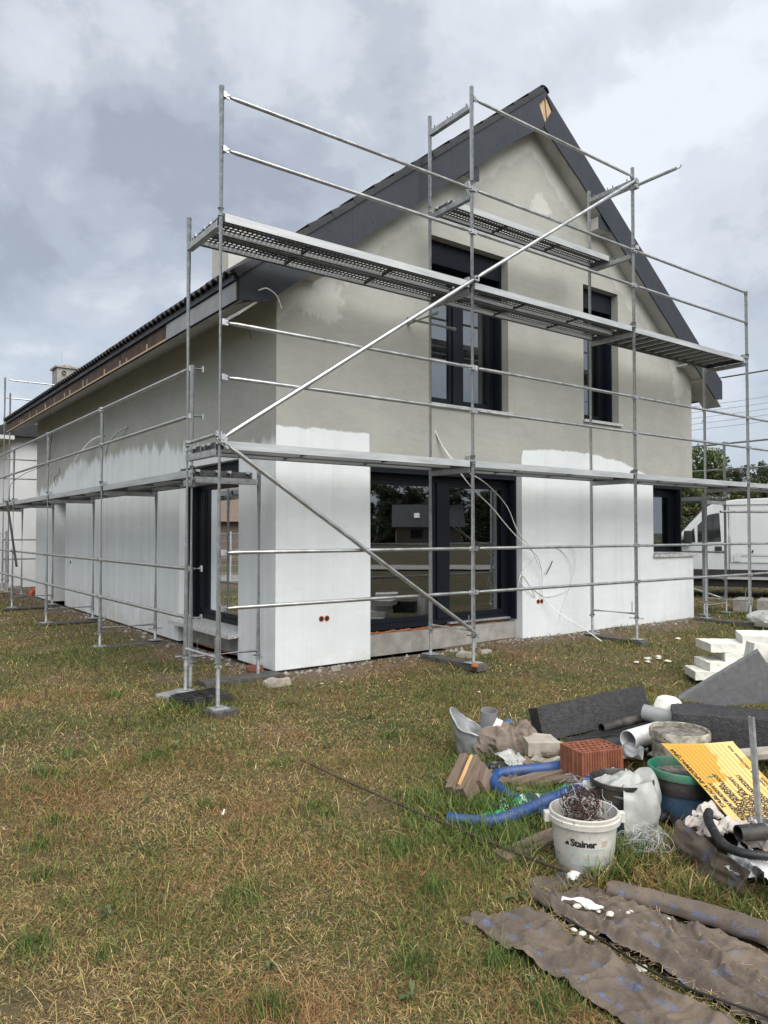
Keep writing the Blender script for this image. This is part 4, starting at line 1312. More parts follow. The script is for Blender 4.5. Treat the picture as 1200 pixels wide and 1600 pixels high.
# ------------------------------------------------------------------ neighbouring house, fence, orange pipe
nb = thing('neighbour_house', 'white rendered neighbouring house with a dark roof behind the far scaffold', 'house', (3.0, 22.5, 0))
def nbp(mb, name, m, parent=None, **k):
    mb.v = [(a - 3.0, b - 22.5, c) for a, b, c in mb.v]
    return mb.build(name, m, parent or nb, **k)
mb = MB(); mb.bb(3.9, 12.4, 22.5, 36, 0.1, 4.3); nbp(mb, 'wall', MATS['white_wall'])
mb = MB(); mb.prism([(3.35, 22.1, 4.42), (8.15, 22.1, 6.3), (12.95, 22.1, 4.42), (12.95, 22.1, 4.25), (3.35, 22.1, 4.25)], (0, 14.3, 0)); nrf = nbp(mb, 'roof', MATS['tile'], recalc=True)
mb = MB(); mb.bb(3.33, 3.92, 22.09, 36.4, 4.14, 4.245); nbp(mb, 'eave', MATS['soffit'])
mb = MB(); mb.prism([(4.2, 22.48, 4.28), (8.15, 22.48, 5.9), (12.1, 22.48, 4.28)], (0, .02, 0)); nbp(mb, 'gable', MATS['white_wall'], recalc=True)
mb = MB(); mb.bb(5.80, 6.46, 25.7, 26.4, 5.0, 7.02); nch = nbp(mb, 'chimney', MATS['concrete'], nrf); nch.parent = nb
mb = MB(); mb.bb(5.74, 6.52, 25.64, 26.46, 7.022, 7.08); nbp(mb, 'chimney_cap', MATS['concrete'], nb)
mb = MB(); mb.lathe([(.13, 7.081), (.13, 7.2), (.10, 7.2)], 14, (6.2, 26.1, 0)); nbp(mb, 'chimney_pot', MATS['stone'], nb, smooth=40)
mb = MB(); mb.tube((5.98, 25.9, 7.081), (5.98, 25.9, 7.55), .02, 8); nbp(mb, 'antenna_mast', MATS['galv'], nb)
mb = MB(); mb.ring((6.0, 25.699, 6.86), (6.0, 25.66, 6.86), .07, .05, 12); nbp(mb, 'vent_hole', MATS['dark_cable'], nb)

fn = thing('mesh_fence', 'welded wire mesh fence in front of the white neighbouring wall', 'fence', (-7, 21.2, 0.1))
for k in range(5):
    x = k * 2.65
    mb = MB(); mb.bb(x - .025, x + .025, -.02, .02, 0, 1.55); mb.build('post', MATS['galv_dull'], fn)
    if k < 4:
        mb = MB()
        for q in range(48):
            xx = x + .05 + q * .0535; mb.tube((xx, 0, .22), (xx, 0, 1.52), .004, 4)
        for z in (.25, .5, .75, 1.0, 1.25, 1.48): mb.tube((x, .008, z), (x + 2.65, .008, z), .005, 4)
        mb.build('mesh_panel', MATS['galv_dull'], fn)
        mb = MB(); mb.bb(x + .03, x + 2.62, -.02, .02, 0, .21); mb.build('plinth_slab', MATS['concrete'], fn)
bp = thing('drain_pipe', 'orange plastic drain pipe elbow standing at the far end of the long wall', 'pipe', (3.84, 19.4, -0.12))
mb = MB(); mb.path(cat_curve([(0, 0, 0), (0, 0, .25), (.05, .02, .42), (.2, .08, .48)], 6), .08, 14); mb.build('elbow', MATS['red_paint'], bp, smooth=50)
mb = MB(); mb.ring((0, 0, .18), (0, 0, .27), .10, .082, 14); mb.build('collar', MATS['red_paint'], bp, smooth=50)
bp.scale = (.7, .7, .7)
# ------------------------------------------------------------------ white van
def build_van():
    dirx = V(0.535, -0.844, 0).normalized()      # nose -> tail
    nose = V(15.87, 8.76, 0) - dirx * 1.95
    rz = math.atan2(dirx.y, dirx.x)
    van = thing('parked_van', 'white panel van parked beyond the right corner of the house', 'van', (nose.x, nose.y, 0.15), rz)
    W = 1.98   # local: x along length, y: camera side is y=0, body extends to +y
    # local +y must point away from the camera
    Lp = 5.3
    prof = [(0.02, 0.42), (0.0, 0.62), (0.05, 0.86), (0.22, 1.02), (0.80, 1.20), (0.98, 1.28), (1.30, 1.66), (1.62, 2.00), (1.82, 2.13), (2.3, 2.20), (3.5, 2.24), (5.0, 2.24), (5.22, 2.16), (5.30, 1.9), (5.30, 0.42)]
    mb = MB()
    # body as lofted sections with tumblehome
    ys = [0.0, 0.10, 0.30, W - .30, W - .10, W]
    def inset(z, y):
        e = min(y, W - y)
        t = 0.0
        return t
    ring = []
    def section(y):
        out = []
        for (x, z) in prof:
            k = 1.0
            e = min(y, W - y)
            sh = max(0, 0.10 - e) / 0.10
            xx = x + (0.07 * sh if x < 1.9 else (-0.05 * sh if x > 5.1 else 0))
            zz = z - (0.06 * sh if z > 1.9 else 0) - (0.03 * sh if 1.0 < z < 1.9 and x < 1.6 else 0)
            yy = y
            # body sides lean inward above the waist
            if e < 0.05:
                lean = max(0, z - 1.15) * 0.09
                yy = y + (lean if y < W / 2 else -lean)
            out.append((xx, yy, zz))
        return out
    n = len(prof)
    secs = [section(y) for y in ys]
    for s in secs: mb.v += s
    for j in range(len(ys) - 1):
        for i in range(n - 1):
            a = j * n + i; mb.f.append((a, a + 1, a + n + 1, a + n)); mb.m.append(0)
        mb.f.append((j * n + n - 1, j * n, (j + 1) * n, (j + 1) * n + n - 1)); mb.m.append(0)
    mb.f.append(tuple(range(n))); mb.m.append(0)
    mb.f.append(tuple((len(ys) - 1) * n + i for i in range(n))[::-1]); mb.m.append(0)
    body = mb.build('body', MATS['van_paint'], van, smooth=38, bevel=0.02, recalc=True)
    def sidept(x, z, off=0.006):
        lean = max(0, z - 1.15) * 0.09
        return (x, lean - off, z)
    def patch(name, pts, m, parent, off=0.006, th=0.008):
        mb = MB(); mb.prism([sidept(x, z, off) for x, z in pts], (0, th, 0)); return mb.build(name, MATS[m], parent, recalc=True)
    door = patch('door', [(1.02, 0.62), (1.02, 1.20), (1.36, 1.60), (1.66, 1.93), (1.97, 2.02), (2.02, 1.2), (2.02, 0.62)], 'van_paint', van, .006)
    patch('side_window', [(1.47, 1.24), (1.47, 1.62), (1.70, 1.86), (1.92, 1.90), (1.95, 1.26)], 'van_glass', door, .014)
    patch('quarter_window', [(1.10, 1.235), (1.40, 1.57), (1.42, 1.24)], 'van_glass', door, .014)
    patch('handle', [(1.82, 1.02), (1.82, 1.15), (1.96, 1.15), (1.96, 1.02)], 'rubber', door, .022)
    patch('trim_strip', [(0.75, 0.50), (0.75, 0.64), (5.2, 0.64), (5.2, 0.50)], 'rubber', van, .018)
    # raised side panels with a rib between
    patch('side_panel', [(2.14, 0.80), (2.14, 1.98), (3.38, 2.00), (3.38, 0.80)], 'van_paint', van, .010)
    patch('side_panel', [(3.46, 0.80), (3.46, 2.00), (5.05, 2.00), (5.05, 0.80)], 'van_paint', van, .010)
    patch('panel_groove', [(2.26, 0.95), (2.26, 1.00), (5.0, 1.0), (5.0, 0.95)], 'van_paint', van, .018)
    patch('roof_gutter', [(2.0, 2.075), (2.0, 2.095), (5.1, 2.12), (5.1, 2.10)], 'van_paint', van, .022, .02)
    patch('dent_mark', [(2.55, 1.02), (2.57, 1.08), (2.60, 1.07), (2.575, 1.0)], 'rubber', van, .0215)
    for (xa, xb, za, zb) in ((2.03, 2.042, .62, 2.02), (1.008, 1.02, .62, 1.2), (2.105, 2.115, .62, 2.05), (3.415, 3.425, .66, 2.03), (1.02, 2.03, .612, .62)):
        patch('panel_seam', [(xa, za), (xa, zb), (xb, zb), (xb, za)], 'rubber', van, .0165, .004)
    patch('wheel_arch', [(.50, .30), (.54, .55), (.70, .71), (.92, .76), (1.14, .71), (1.30, .55), (1.34, .30)], 'rubber', van, .012, .004)
    patch('fuel_flap', [(2.20, .82), (2.20, .96), (2.34, .96), (2.34, .82)], 'van_paint', van, .0225, .004)
    # windscreen and bonnet trim
    mb = MB(); mb.add([(1.00, .14, 1.305), (1.60, .20, 1.995), (1.60, W - .20, 1.995), (1.00, W - .14, 1.305)], [(0, 1, 2, 3)])
    mb.v = [(a - .012, b, c + .012) for a, b, c in mb.v]; mb.build('windscreen', MATS['van_glass'], van)
    mb = MB(); mb.bb(-.03, .12, .15, W - .15, .40, .62); mb.build('bumper', MATS['rubber'], van, bevel=.02)
    for y in (0.10, W - .38):
        mb = MB(); mb.prism([(0.03, y, .82), (0.2, y, 1.0), (0.4, y, 1.06), (0.42, y, .90)], (0, .28, 0)); mb.build('headlight', MATS['pvc_white'], van, recalc=True)
    for x in (0.92, 4.25):
        for y, s in ((0.02, -1), (W - .22, 1)):
            mb = MB(); M = Matrix.Rotation(R(90), 3, 'X')
            mb.lathe([(0.22, 0), (0.31, 0.0), (0.335, .03), (0.335, .17), (0.31, .20), (0.22, .20)], 26, (x, y + .20, .335), M)
            wh = mb.build('wheel', MATS['rubber'], van, smooth=50)
            mb = MB(); mb.lathe([(0.0, 0.03), (0.08, .03), (0.21, .05), (0.222, .16), (0.0, .165)], 20, (x, y + .20, .335), M); mb.build('rim', MATS['zinc'], wh, smooth=50)
    mb = MB(); mb.bb(1.18, 1.34, -.24, -.02, 1.20, 1.50); mb.build('wing_mirror', MATS['rubber'], van, bevel=.03)
    mb = MB(); mb.bb(0.6, 4.9, .10, W - .1, .25, .42); mb.build('underbody', MATS['rubber'], van)
    return van
build_van()
# low concrete blocks stacked behind the scaffold foot on the right
for k, (x, y, z, rz) in enumerate(((13.6, 7.1, 0.15, .3), (13.75, 6.75, 0.15, .35))):
    mb = MB(); mb.bb(-.30, .30, -.12, .12, 0, .24); o = mb.build('concrete_block', MATS['concrete'], None, bevel=.012)
    o.location = (x, y, z); o.rotation_euler = (0, 0, rz)
    tag(o, ['grey brown concrete block on the ground in front of the van, farther one', 'grey brown concrete block on the ground in front of the van, nearer one'][k], 'block', 'blocks by the van')

# ------------------------------------------------------------------ trees
tree_cache = {}
def tree_parts(kind, seed):
    """trunk mesh and crown mesh about 1 unit high each, scaled afterwards; many leaf faces in clumps"""
    if (kind, seed) in tree_cache: return tree_cache[(kind, seed)]
    r = random.Random(seed * 77 + len(kind))
    H = 1.0; tr = MB(); tips = []
    pts = [V(0, 0, -0.02)]; rad = [0.028]
    n = 9; lean = V(r.uniform(-.05, .05), r.uniform(-.05, .05), 0)
    for i in range(1, n + 1):
        t = i / n
        pts.append(V(lean.x * t + r.uniform(-.012, .012), lean.y * t + r.uniform(-.012, .012), H * (0.93 if kind != 'fir' else 0.98) * t)); rad.append(0.028 * (1 - t) + 0.003)
    tr.path(pts, rad, 8)
    nb_ = 46 if kind == 'fir' else 30
    for k in range(nb_):
        t = r.uniform(0.10 if kind != 'open' else 0.28, 0.97)
        i = min(n - 1, int(t * n)); p = pts[i].lerp(pts[i + 1], t * n - i)
        a = r.uniform(0, 6.283)
        if kind == 'fir':
            L = 0.21 * (1.04 - t) ** 0.8 * r.uniform(.75, 1.15); up = r.uniform(-.15, .12)
        else:
            L = (0.36 if kind == 'broad' else 0.27) * math.sin(math.pi * min(1, 0.18 + 0.8 * t)) ** 0.7 * r.uniform(.6, 1.15) + .02; up = r.uniform(.15, .8)
        d = V(math.cos(a), math.sin(a), up).normalized()
        q = p + d * L
        mid = p + d * L * .5 + V(0, 0, -.015)
        tr.path([p, mid, q], [0.008, 0.005, 0.002], 5)
        m = max(2, int(L / 0.06))
        for j in range(m):
            tips.append((p.lerp(q, (j + 1) / m) + V(r.gauss(0, .02), r.gauss(0, .02), r.gauss(0, .015)), L))
    tips.append((pts[-1], .05))
    vs = []; fs = []; cols = []
    per = {'broad': 60, 'open': 40, 'fir': 34}[kind]
    for (c, L) in tips:
        cr = r.uniform(.035, .07) if kind != 'fir' else r.uniform(.022, .04)
        shade = r.uniform(0, 1)
        for _ in range(per):
            u = V(r.gauss(0, 1), r.gauss(0, 1), r.gauss(0, .8)); u = u.normalized() * cr * r.random() ** .4
            p = c + u
            s = r.uniform(.010, .019) if kind != 'fir' else r.uniform(.008, .015)
            a = V(r.gauss(0, 1), r.gauss(0, 1), r.gauss(0, .6)).normalized()
            b = a.cross(V(r.gauss(0, 1), r.gauss(0, 1), r.gauss(0, 1))).normalized()
            i0 = len(vs)
            if kind == 'fir': vs += [p - a * s * 1.9, p + b * s * .4, p + a * s * 1.9, p - b * s * .4]
            else: vs += [p - a * s, p + b * s * .65, p + a * s, p - b * s * .65]
            fs.append((i0, i0 + 1, i0 + 2, i0 + 3)); cols.append(min(1, max(0, shade * .6 + r.uniform(0, .4))))
    crm = bpy.data.meshes.new('crown')
    crm.from_pydata([tuple(v) for v in vs], [], fs)
    at = crm.attributes.new('Col', 'FLOAT_COLOR', 'POINT')
    arr = np.repeat(np.array(cols, dtype=np.float32), 4)
    at.data.foreach_set('color', np.stack([arr, arr, arr, np.ones_like(arr)], 1).ravel())
    tm = tr.mesh('trunk', MATS['bark'], 60)
    tree_cache[(kind, seed)] = (tm, crm)
    return tm, crm

crown_var = {}
def tree(name, label, kind, seed, leaf, loc, h, wide=1.0, rz=0.0, group=None, cat='tree'):
    tm, cm = tree_parts(kind, seed)
    key = (kind, seed, leaf)
    if key not in crown_var:
        c = cm.copy(); c.materials.clear(); c.materials.append(MATS[leaf]); crown_var[key] = c
    t = thing(name, label, cat, (loc[0], loc[1], loc[2] if len(loc) > 2 else ground_z(loc[0], loc[1])), rz, group)
    t.scale = (h * wide, h * wide, h)
    link('trunk', tm, t); link('crown', crown_var[key], t)
    return t
def polar(px, w):
    """ground point seen in the direction of picture column px at depth w (metres along the view axis)"""
    a = R(36.64); r_ = (px - 600) / 1157.2 * w
    return (r_ * math.cos(a) + w * math.sin(a), -r_ * math.sin(a) + w * math.cos(a))

GRP = 'trees beyond the van'
rt0 = random.Random(5)
tl = [
 # px, depth, height, wide, kind, seed, leaf, label
 (1100, 38, 6.2, .95, 'open', 1, 'leaf_mid', 'loose light green tree rising highest just right of the house'),
 (1072, 44, 5.6, 1.1, 'broad', 2, 'leaf_mid', 'bushy green tree directly behind the right edge of the house'),
 (1128, 50, 5.0, 1.2, 'broad', 3, 'leaf_olive', 'low olive green tree above the cab of the van'),
 (1150, 72, 7.6, .8, 'fir', 1, 'leaf_dark', 'dark conifer above the van behind the scaffold rails'),
 (1172, 70, 8.2, .9, 'broad', 4, 'leaf_dark', 'dark rounded tree in the far tree line, taller one by the right standard'),
 (1192, 74, 8.6, .85, 'fir', 2, 'leaf_dark', 'dark conifer at the right edge of the far tree line'),
 (1215, 70, 8.4, 1.0, 'broad', 2, 'leaf_dark', 'dark tree cut by the right edge of the picture'),
 (1137, 78, 7.0, 1.0, 'broad', 1, 'leaf_dark', 'dull green tree in the far tree line left of the conifer'),
 (1060, 60, 5.2, 1.2, 'broad', 4, 'leaf_olive', 'olive tree seen through the opening of the corner window'),
]
for (px, w, h, wd, kd, sd, lf, lb) in tl:
    p = polar(px, w); tree('tree', lb, kd, sd, lf, p, h, wd, sd * 1.7, GRP)
for k in range(13):
    p = polar(1042 + k * 15, rt0.uniform(76, 92))
    tree('tree', 'dull green tree in the continuous belt far behind the van', rt0.choice(['broad', 'fir', 'broad']), rt0.choice([1, 2, 3, 4]), rt0.choice(['leaf_dark', 'leaf_dark', 'leaf_olive']), (p[0], p[1], -1.5), rt0.uniform(8.2, 10.2), rt0.uniform(.9, 1.3), k * .9, 'far tree belt')
# dense bushes low behind the van
for k, (px, w, h) in enumerate(((1062, 27, 2.7), (1092, 28, 3.0), (1118, 30, 2.9), (1150, 44, 4.2), (1190, 46, 4.4))):
    p = polar(px, w)
    tree('bush', ['dense bush behind the nose of the van, leftmost', 'dense bush behind the van windscreen', 'dense bush behind the roof of the van cab', 'broad dark bush above the van roof', 'broad dark bush above the van roof at the right edge'][k],
         'broad', 1 + k % 4, 'leaf_dark' if k != 1 else 'leaf_olive', (p[0], p[1], -h * .12), h, 1.6, k * 1.3, 'bushes behind the van', 'bush')
# what the windows mirror: a tree belt and a house across the lane, behind the camera
def mirr(px, D):
    a = R(36.64) + math.atan((px - 600) / 1157.2); d = D / math.cos(math.atan((px - 600) / 1157.2))
    return (d * math.sin(a), 14.1 - d * math.cos(a))
rt = random.Random(21)
for k in range(20):
    px = 560 + k * 13 + rt.uniform(-4, 4); D = rt.uniform(108, 140)
    p = mirr(px, D)
    tree('tree', 'tree of the belt across the lane, mirrored in the patio windows', rt.choice(['broad', 'broad', 'fir']), rt.choice([1, 2, 3]), 'leaf_dark', (p[0], p[1], -1.6), rt.uniform(8, 11.5), rt.uniform(1.0, 1.5), k, 'mirrored tree belt')
for k in range(9):
    p = (-30 + k * 3.4 + rt.uniform(-1, 1), 62 + rt.uniform(-6, 6))
    tree('tree', 'tree standing out of view on the left, mirrored in the tall side window', rt.choice(['broad', 'fir']), rt.choice([1, 2, 3]), 'leaf_dark', (p[0], p[1], -.2), rt.uniform(9, 13), 1.3, k, 'mirrored trees on the left')
hp = mirr(672, 104)
mh = thing('bungalow', 'dark roofed bungalow across the lane, seen only as a reflection in the patio window', 'house', (hp[0], hp[1], 0), math.atan2(.597, .802))
mb = MB(); mb.bb(-4.4, 4.4, -3.6, 3.6, 0, 2.5); mb.build('wall', MATS['sackcloth'], mh)  # wall colour darkened to stand in for its shaded side
mb = MB(); mb.prism([(-5, -4.3, 2.4), (-5, 0, 5.6), (-5, 4.3, 2.4)], (10, 0, 0)); mrf = mb.build('roof', MATS['slate_board'], mh, recalc=True)
for x in (-1.6, 0.4):
    mb = MB(); M = rotm(math.atan2(3.2, -4.3), 0, 0)
    mb.box((x, 2.2, 4.02), (.7, 1.1, .06), rotm(-math.atan2(3.2, 4.3), 0, 0)); mb.build('skylight', MATS['glass'], mrf)
for x in (-2.5, 1.0):
    mb = MB(); mb.bb(x, x + 1.6, 3.6, 3.63, .9, 2.1); mb.build('window', MATS['navy'], mh)

bh = thing('barn', 'brown roofed barn seen only as a reflection in the tall side window', 'barn', (-9.0, 40.0, 0), R(18))
mb = MB(); mb.bb(-5, 5, -3.5, 3.5, 0, 2.3); mb.build('wall', MATS['greywood'], bh)
mb = MB(); mb.prism([(-5.4, -4, 2.2), (-5.4, 0, 4.6), (-5.4, 4, 2.2)], (10.8, 0, 0)); mb.build('roof', MATS['greywood'], bh, recalc=True)
# ------------------------------------------------------------------ overhead wires
def wire(name, pts, r, m, label, cat='cable', group=None, n=6):
    mb = MB(); P0 = V(pts[0]); P = cat_curve([V(p) - P0 for p in pts], 10); mb.path(P, r, n)
    o = mb.build(name, MATS[m], None, smooth=60); o.location = P0
    return tag(o, label, cat, group)
wire('power_cable', [(12.36, 6.95, 4.30), (13.9, 5.3, 4.62), (16.5, 2.5, 5.2), (22, -3.4, 6.4)], 0.014, 'dark_cable', 'thick black supply cable running from the right eave out of the picture', 'cable')
for k in range(5):
    a = polar(1060, 95); b = polar(1290, 88)
    z0 = 14.6 + k * .75; z1 = 16.0 + k * .75
    m_ = ((a[0] + b[0]) / 2, (a[1] + b[1]) / 2, (z0 + z1) / 2 - .15)
    wire('power_line', [(a[0], a[1], z0), m_, (b[0], b[1], z1)], 0.022, 'dark_cable', 'thin overhead line in the sky right of the house, number %s from below' % ['one', 'two', 'three', 'four', 'five'][k], 'power line', 'overhead lines')

# ------------------------------------------------------------------ cables hanging on the house
yw = YW - 0.012
wire('white_cable', [(6.03, YW + .02, 2.93), (6.10, YW - .05, 2.72), (6.2, YW - .12, 2.52), (6.42, YW - .25, 2.18), (6.75, YW - .28, 1.93), (7.05, YW - .25, 1.70), (7.45, YW - .18, 1.45), (7.78, YW - .12, 1.28), (7.95, YW - .06, 1.02), (7.98, YW - .05, .70), (8.15, YW - .15, .50), (8.30, YW - .5, .28), (8.28, YW - .8, .15)], 0.0075, 'white_cable', 'white cable hanging in front of the patio window down to the grass')
wire('white_cable', [(6.04, YW + .02, 2.90), (6.14, YW - .06, 2.66), (6.3, YW - .2, 2.42), (6.62, YW - .32, 2.22), (7.0, YW - .30, 1.95), (7.25, YW - .26, 1.62), (7.6, YW - .18, 1.38), (7.86, YW - .10, 1.10)], 0.0065, 'white_cable', 'second thinner white cable looping beside the patio window')
wire('white_cable', [(7.80, yw - .03, 1.25), (7.62, yw, 1.10), (7.55, yw, .95), (7.70, yw - .02, .80), (7.86, yw, .72), (7.60, yw, 1.02), (7.52, yw, .82), (7.78, yw, .83), (8.1, yw, .70), (8.55, yw - .03, .82), (8.62, yw - .02, 1.1), (8.40, yw, 1.35), (8.05, yw, 1.42), (7.9, yw, 1.40)], 0.005, 'white_cable', 'thin white cable looped in curls on the white wall above the sockets')
wire('white_cable', [(8.3, yw, 1.42), (8.62, yw - .02, 1.38), (8.70, yw - .02, 1.1), (8.55, yw - .02, .75), (8.38, yw - .02, .45), (8.36, yw - .02, .30)], 0.0045, 'white_cable', 'thin white cable drooping right of the sockets')
wire('dark_cable', [(8.22, yw, 1.20), (8.15, yw - .02, 1.12), (8.05, yw - .03, 1.02)], 0.006, 'dark_cable', 'short dark cable end sticking out of the white wall')
wire('loose_cable', [(3.45, 6.795, 4.08), (3.52, 6.74, 4.10), (3.62, 6.72, 4.04), (3.68, 6.72, 3.92)], 0.006, 'white_cable', 'short pale cable curling out of the dark verge board end')
wire('loose_cable', [(3.38, 6.85, 3.76), (3.38, 6.84, 3.66), (3.40, 6.84, 3.58)], 0.005, 'dark_cable', 'thin cable stub hanging under the near eave')
xw = XW - .012
wire('cable_bundle', [(XW + .01, 12.05, 3.32), (XW - .10, 12.2, 3.25), (XW - .16, 12.5, 3.10), (XW - .14, 12.75, 2.92)], 0.016, 'ink_grey', 'taped cable bundle sticking out of the long wall, right one')
wire('cable_bundle', [(XW + .01, 13.3, 3.32), (XW - .12, 13.7, 3.25), (XW - .18, 14.4, 3.02), (XW - .16, 14.9, 2.86)], 0.016, 'white_cable', 'taped cable bundle sticking out of the long wall, left one')
wire('loose_cable', [(XW - .2, 16.3, 3.76), (XW - .1, 16.9, 3.45), (xw, 17.6, 3.15), (XW - .3, 18.6, 2.95), (XW - .5, 19.0, 2.7), (XW - .5, 19.1, 2.2)], 0.006, 'dark_cable', 'long thin cable drooping from the eave at the far end of the house')
wire('loose_cable', [(xw, 16.8, 2.6), (xw - .05, 16.7, 2.75), (xw, 16.5, 2.85), (xw - .04, 16.35, 2.95)], 0.005, 'dark_cable', 'short curled cable on the long wall above the door')
wire('loose_cable', [(XR + .25, 7.0, 3.76), (XR + .27, 6.98, 3.62), (XR + .2, 6.98, 3.5)], 0.005, 'dark_cable', 'thin cable stub hanging under the right eave')
# ------------------------------------------------------------------ rubbish pile
def rough_box(size, div=0.05, amp=0.008, seed=0, freq=9.0, round_=0.0):
    sx, sy, sz = size
    bm = bmesh.new()
    bmesh.ops.create_cube(bm, size=1.0)
    for v in bm.verts: v.co = V(v.co.x * sx, v.co.y * sy, v.co.z * sz)
    cuts = lambda s: max(1, int(s / div))
    def axis_edges(ax):
        out = []
        for e in bm.edges:
            d = e.verts[1].co - e.verts[0].co
            o = [abs(d[i]) for i in range(3)]
            if max(range(3), key=lambda i: o[i]) == ax and o[ax] > 1e-6: out.append(e)
        return out
    for ax, s in enumerate(size):
        c = cuts(s) - 1
        if c > 0:
            bmesh.ops.subdivide_edges(bm, edges=axis_edges(ax), cuts=c, use_grid_fill=True)
    hs = [s / 2 for s in size]
    for v in bm.verts:
        if round_:
            for i in range(3):
                pass
            q = V(*[max(-(hs[i] - round_), min(hs[i] - round_, v.co[i])) for i in range(3)])
            d = v.co - q
            if d.length > 1e-9: v.co = q + d.normalized() * round_
        n = V(mnoise.noise(v.co * freq + V(seed, 0, 0)), mnoise.noise(v.co * freq + V(0, seed + 5, 0)), mnoise.noise(v.co * freq + V(9, 0, seed)))
        v.co += n * amp
    return bm

def rb(name, size, mt, loc, rot=(0, 0, 0), label=None, cat=None, parent=None, group=None, **k):
    bm = rough_box(size, **k)
    me = bpy.data.meshes.new(name); bm.to_mesh(me); bm.free()
    me.materials.append(MATS[mt])
    me.polygons.foreach_set('use_smooth', [True] * len(me.polygons)); me.set_sharp_from_angle(angle=R(40))
    o = link(name, me, parent, loc, rot)
    if label: tag(o, label, cat, group)
    return o

def crumple(name, mt, loc, size, label, cat, seed=0, amp=0.35, sub=4, rot=(0, 0, 0), group=None, parent=None, fq=1.5):
    bm = bmesh.new(); bmesh.ops.create_icosphere(bm, subdivisions=sub, radius=1.0)
    for v in bm.verts:
        p = v.co.copy()
        a = mnoise.noise(p * fq + V(seed, 1, 2)); b = 1 - abs(mnoise.noise(p * fq * 2.1 + V(3, seed, 1))) * 2
        c = 1 - abs(mnoise.noise(p * fq * 4.3 + V(3, seed, 9))) * 2
        v.co = p * (1 + amp * a + amp * .30 * b + amp * .10 * c)
        v.co.x *= size[0]; v.co.y *= size[1]; v.co.z *= size[2]
        if v.co.z < -size[2] * .55: v.co.z = -size[2] * .55
    me = bpy.data.meshes.new(name); bm.to_mesh(me); bm.free(); me.materials.append(MATS[mt])
    me.polygons.foreach_set('use_smooth', [True] * len(me.polygons)); me.set_sharp_from_angle(angle=R(24))
    o = link(name, me, parent, (loc[0], loc[1], loc[2] + size[2] * .55), rot)
    if label: tag(o, label, cat, group)
    return o

def text_pts(body, size, bold=0.0, align='LEFT', spacing=1.0):
    cu = bpy.data.curves.new('txt', 'FONT')
    cu.body = body; cu.size = size; cu.offset = bold; cu.align_x = align; cu.space_character = spacing
    cu.resolution_u = 2
    ob = bpy.data.objects.new('txt', cu); COL.objects.link(ob)
    dg = bpy.context.evaluated_depsgraph_get()
    me = bpy.data.meshes.new_from_object(ob.evaluated_get(dg))
    vs = [v.co.copy() for v in me.vertices]; fs = [tuple(p.vertices) for p in me.polygons]
    bpy.data.objects.remove(ob); bpy.data.curves.remove(cu); bpy.data.meshes.remove(me)
    return vs, fs

def fabric(name, mt, loc, w, h, label, cat, seed=0, amp=.35, n=20, rot=(0, 0, 0), group=None, th=.0015, fq=2.6, lift=.5):
    """a thrown-down crumpled piece of cloth or film: a folded sheet, not a lump"""
    mb = MB(); z0 = V(seed * 3.7, seed * 1.3, seed)
    def fn(u, v):
        a, b = u - .5, v - .5
        q = V(u * fq, v * fq, 0) + z0
        d = V(mnoise.noise(q), mnoise.noise(q + V(7, 1, 0)), abs(mnoise.noise(q + V(2, 9, 3)))) + .45 * V(mnoise.noise(q * 2.3), mnoise.noise(q * 2.3 + V(4, 4, 0)), abs(mnoise.noise(q * 2.3 + V(1, 5, 8)))) + .2 * V(0, 0, mnoise.noise(q * 5.1))
        s = min(w, h)
        z = d.z * s * amp * 1.6 + lift * s * max(0, .5 - (a * a + b * b) * 2.2)
        return (a * w + d.x * s * amp, b * h + d.y * s * amp, max(0.002, z))
    mb.sheet(n, n, fn, th)
    o = mb.build(name, MATS[mt], None, smooth=85); o.location = loc; o.rotation_euler = rot
    return tag(o, label, cat, group)
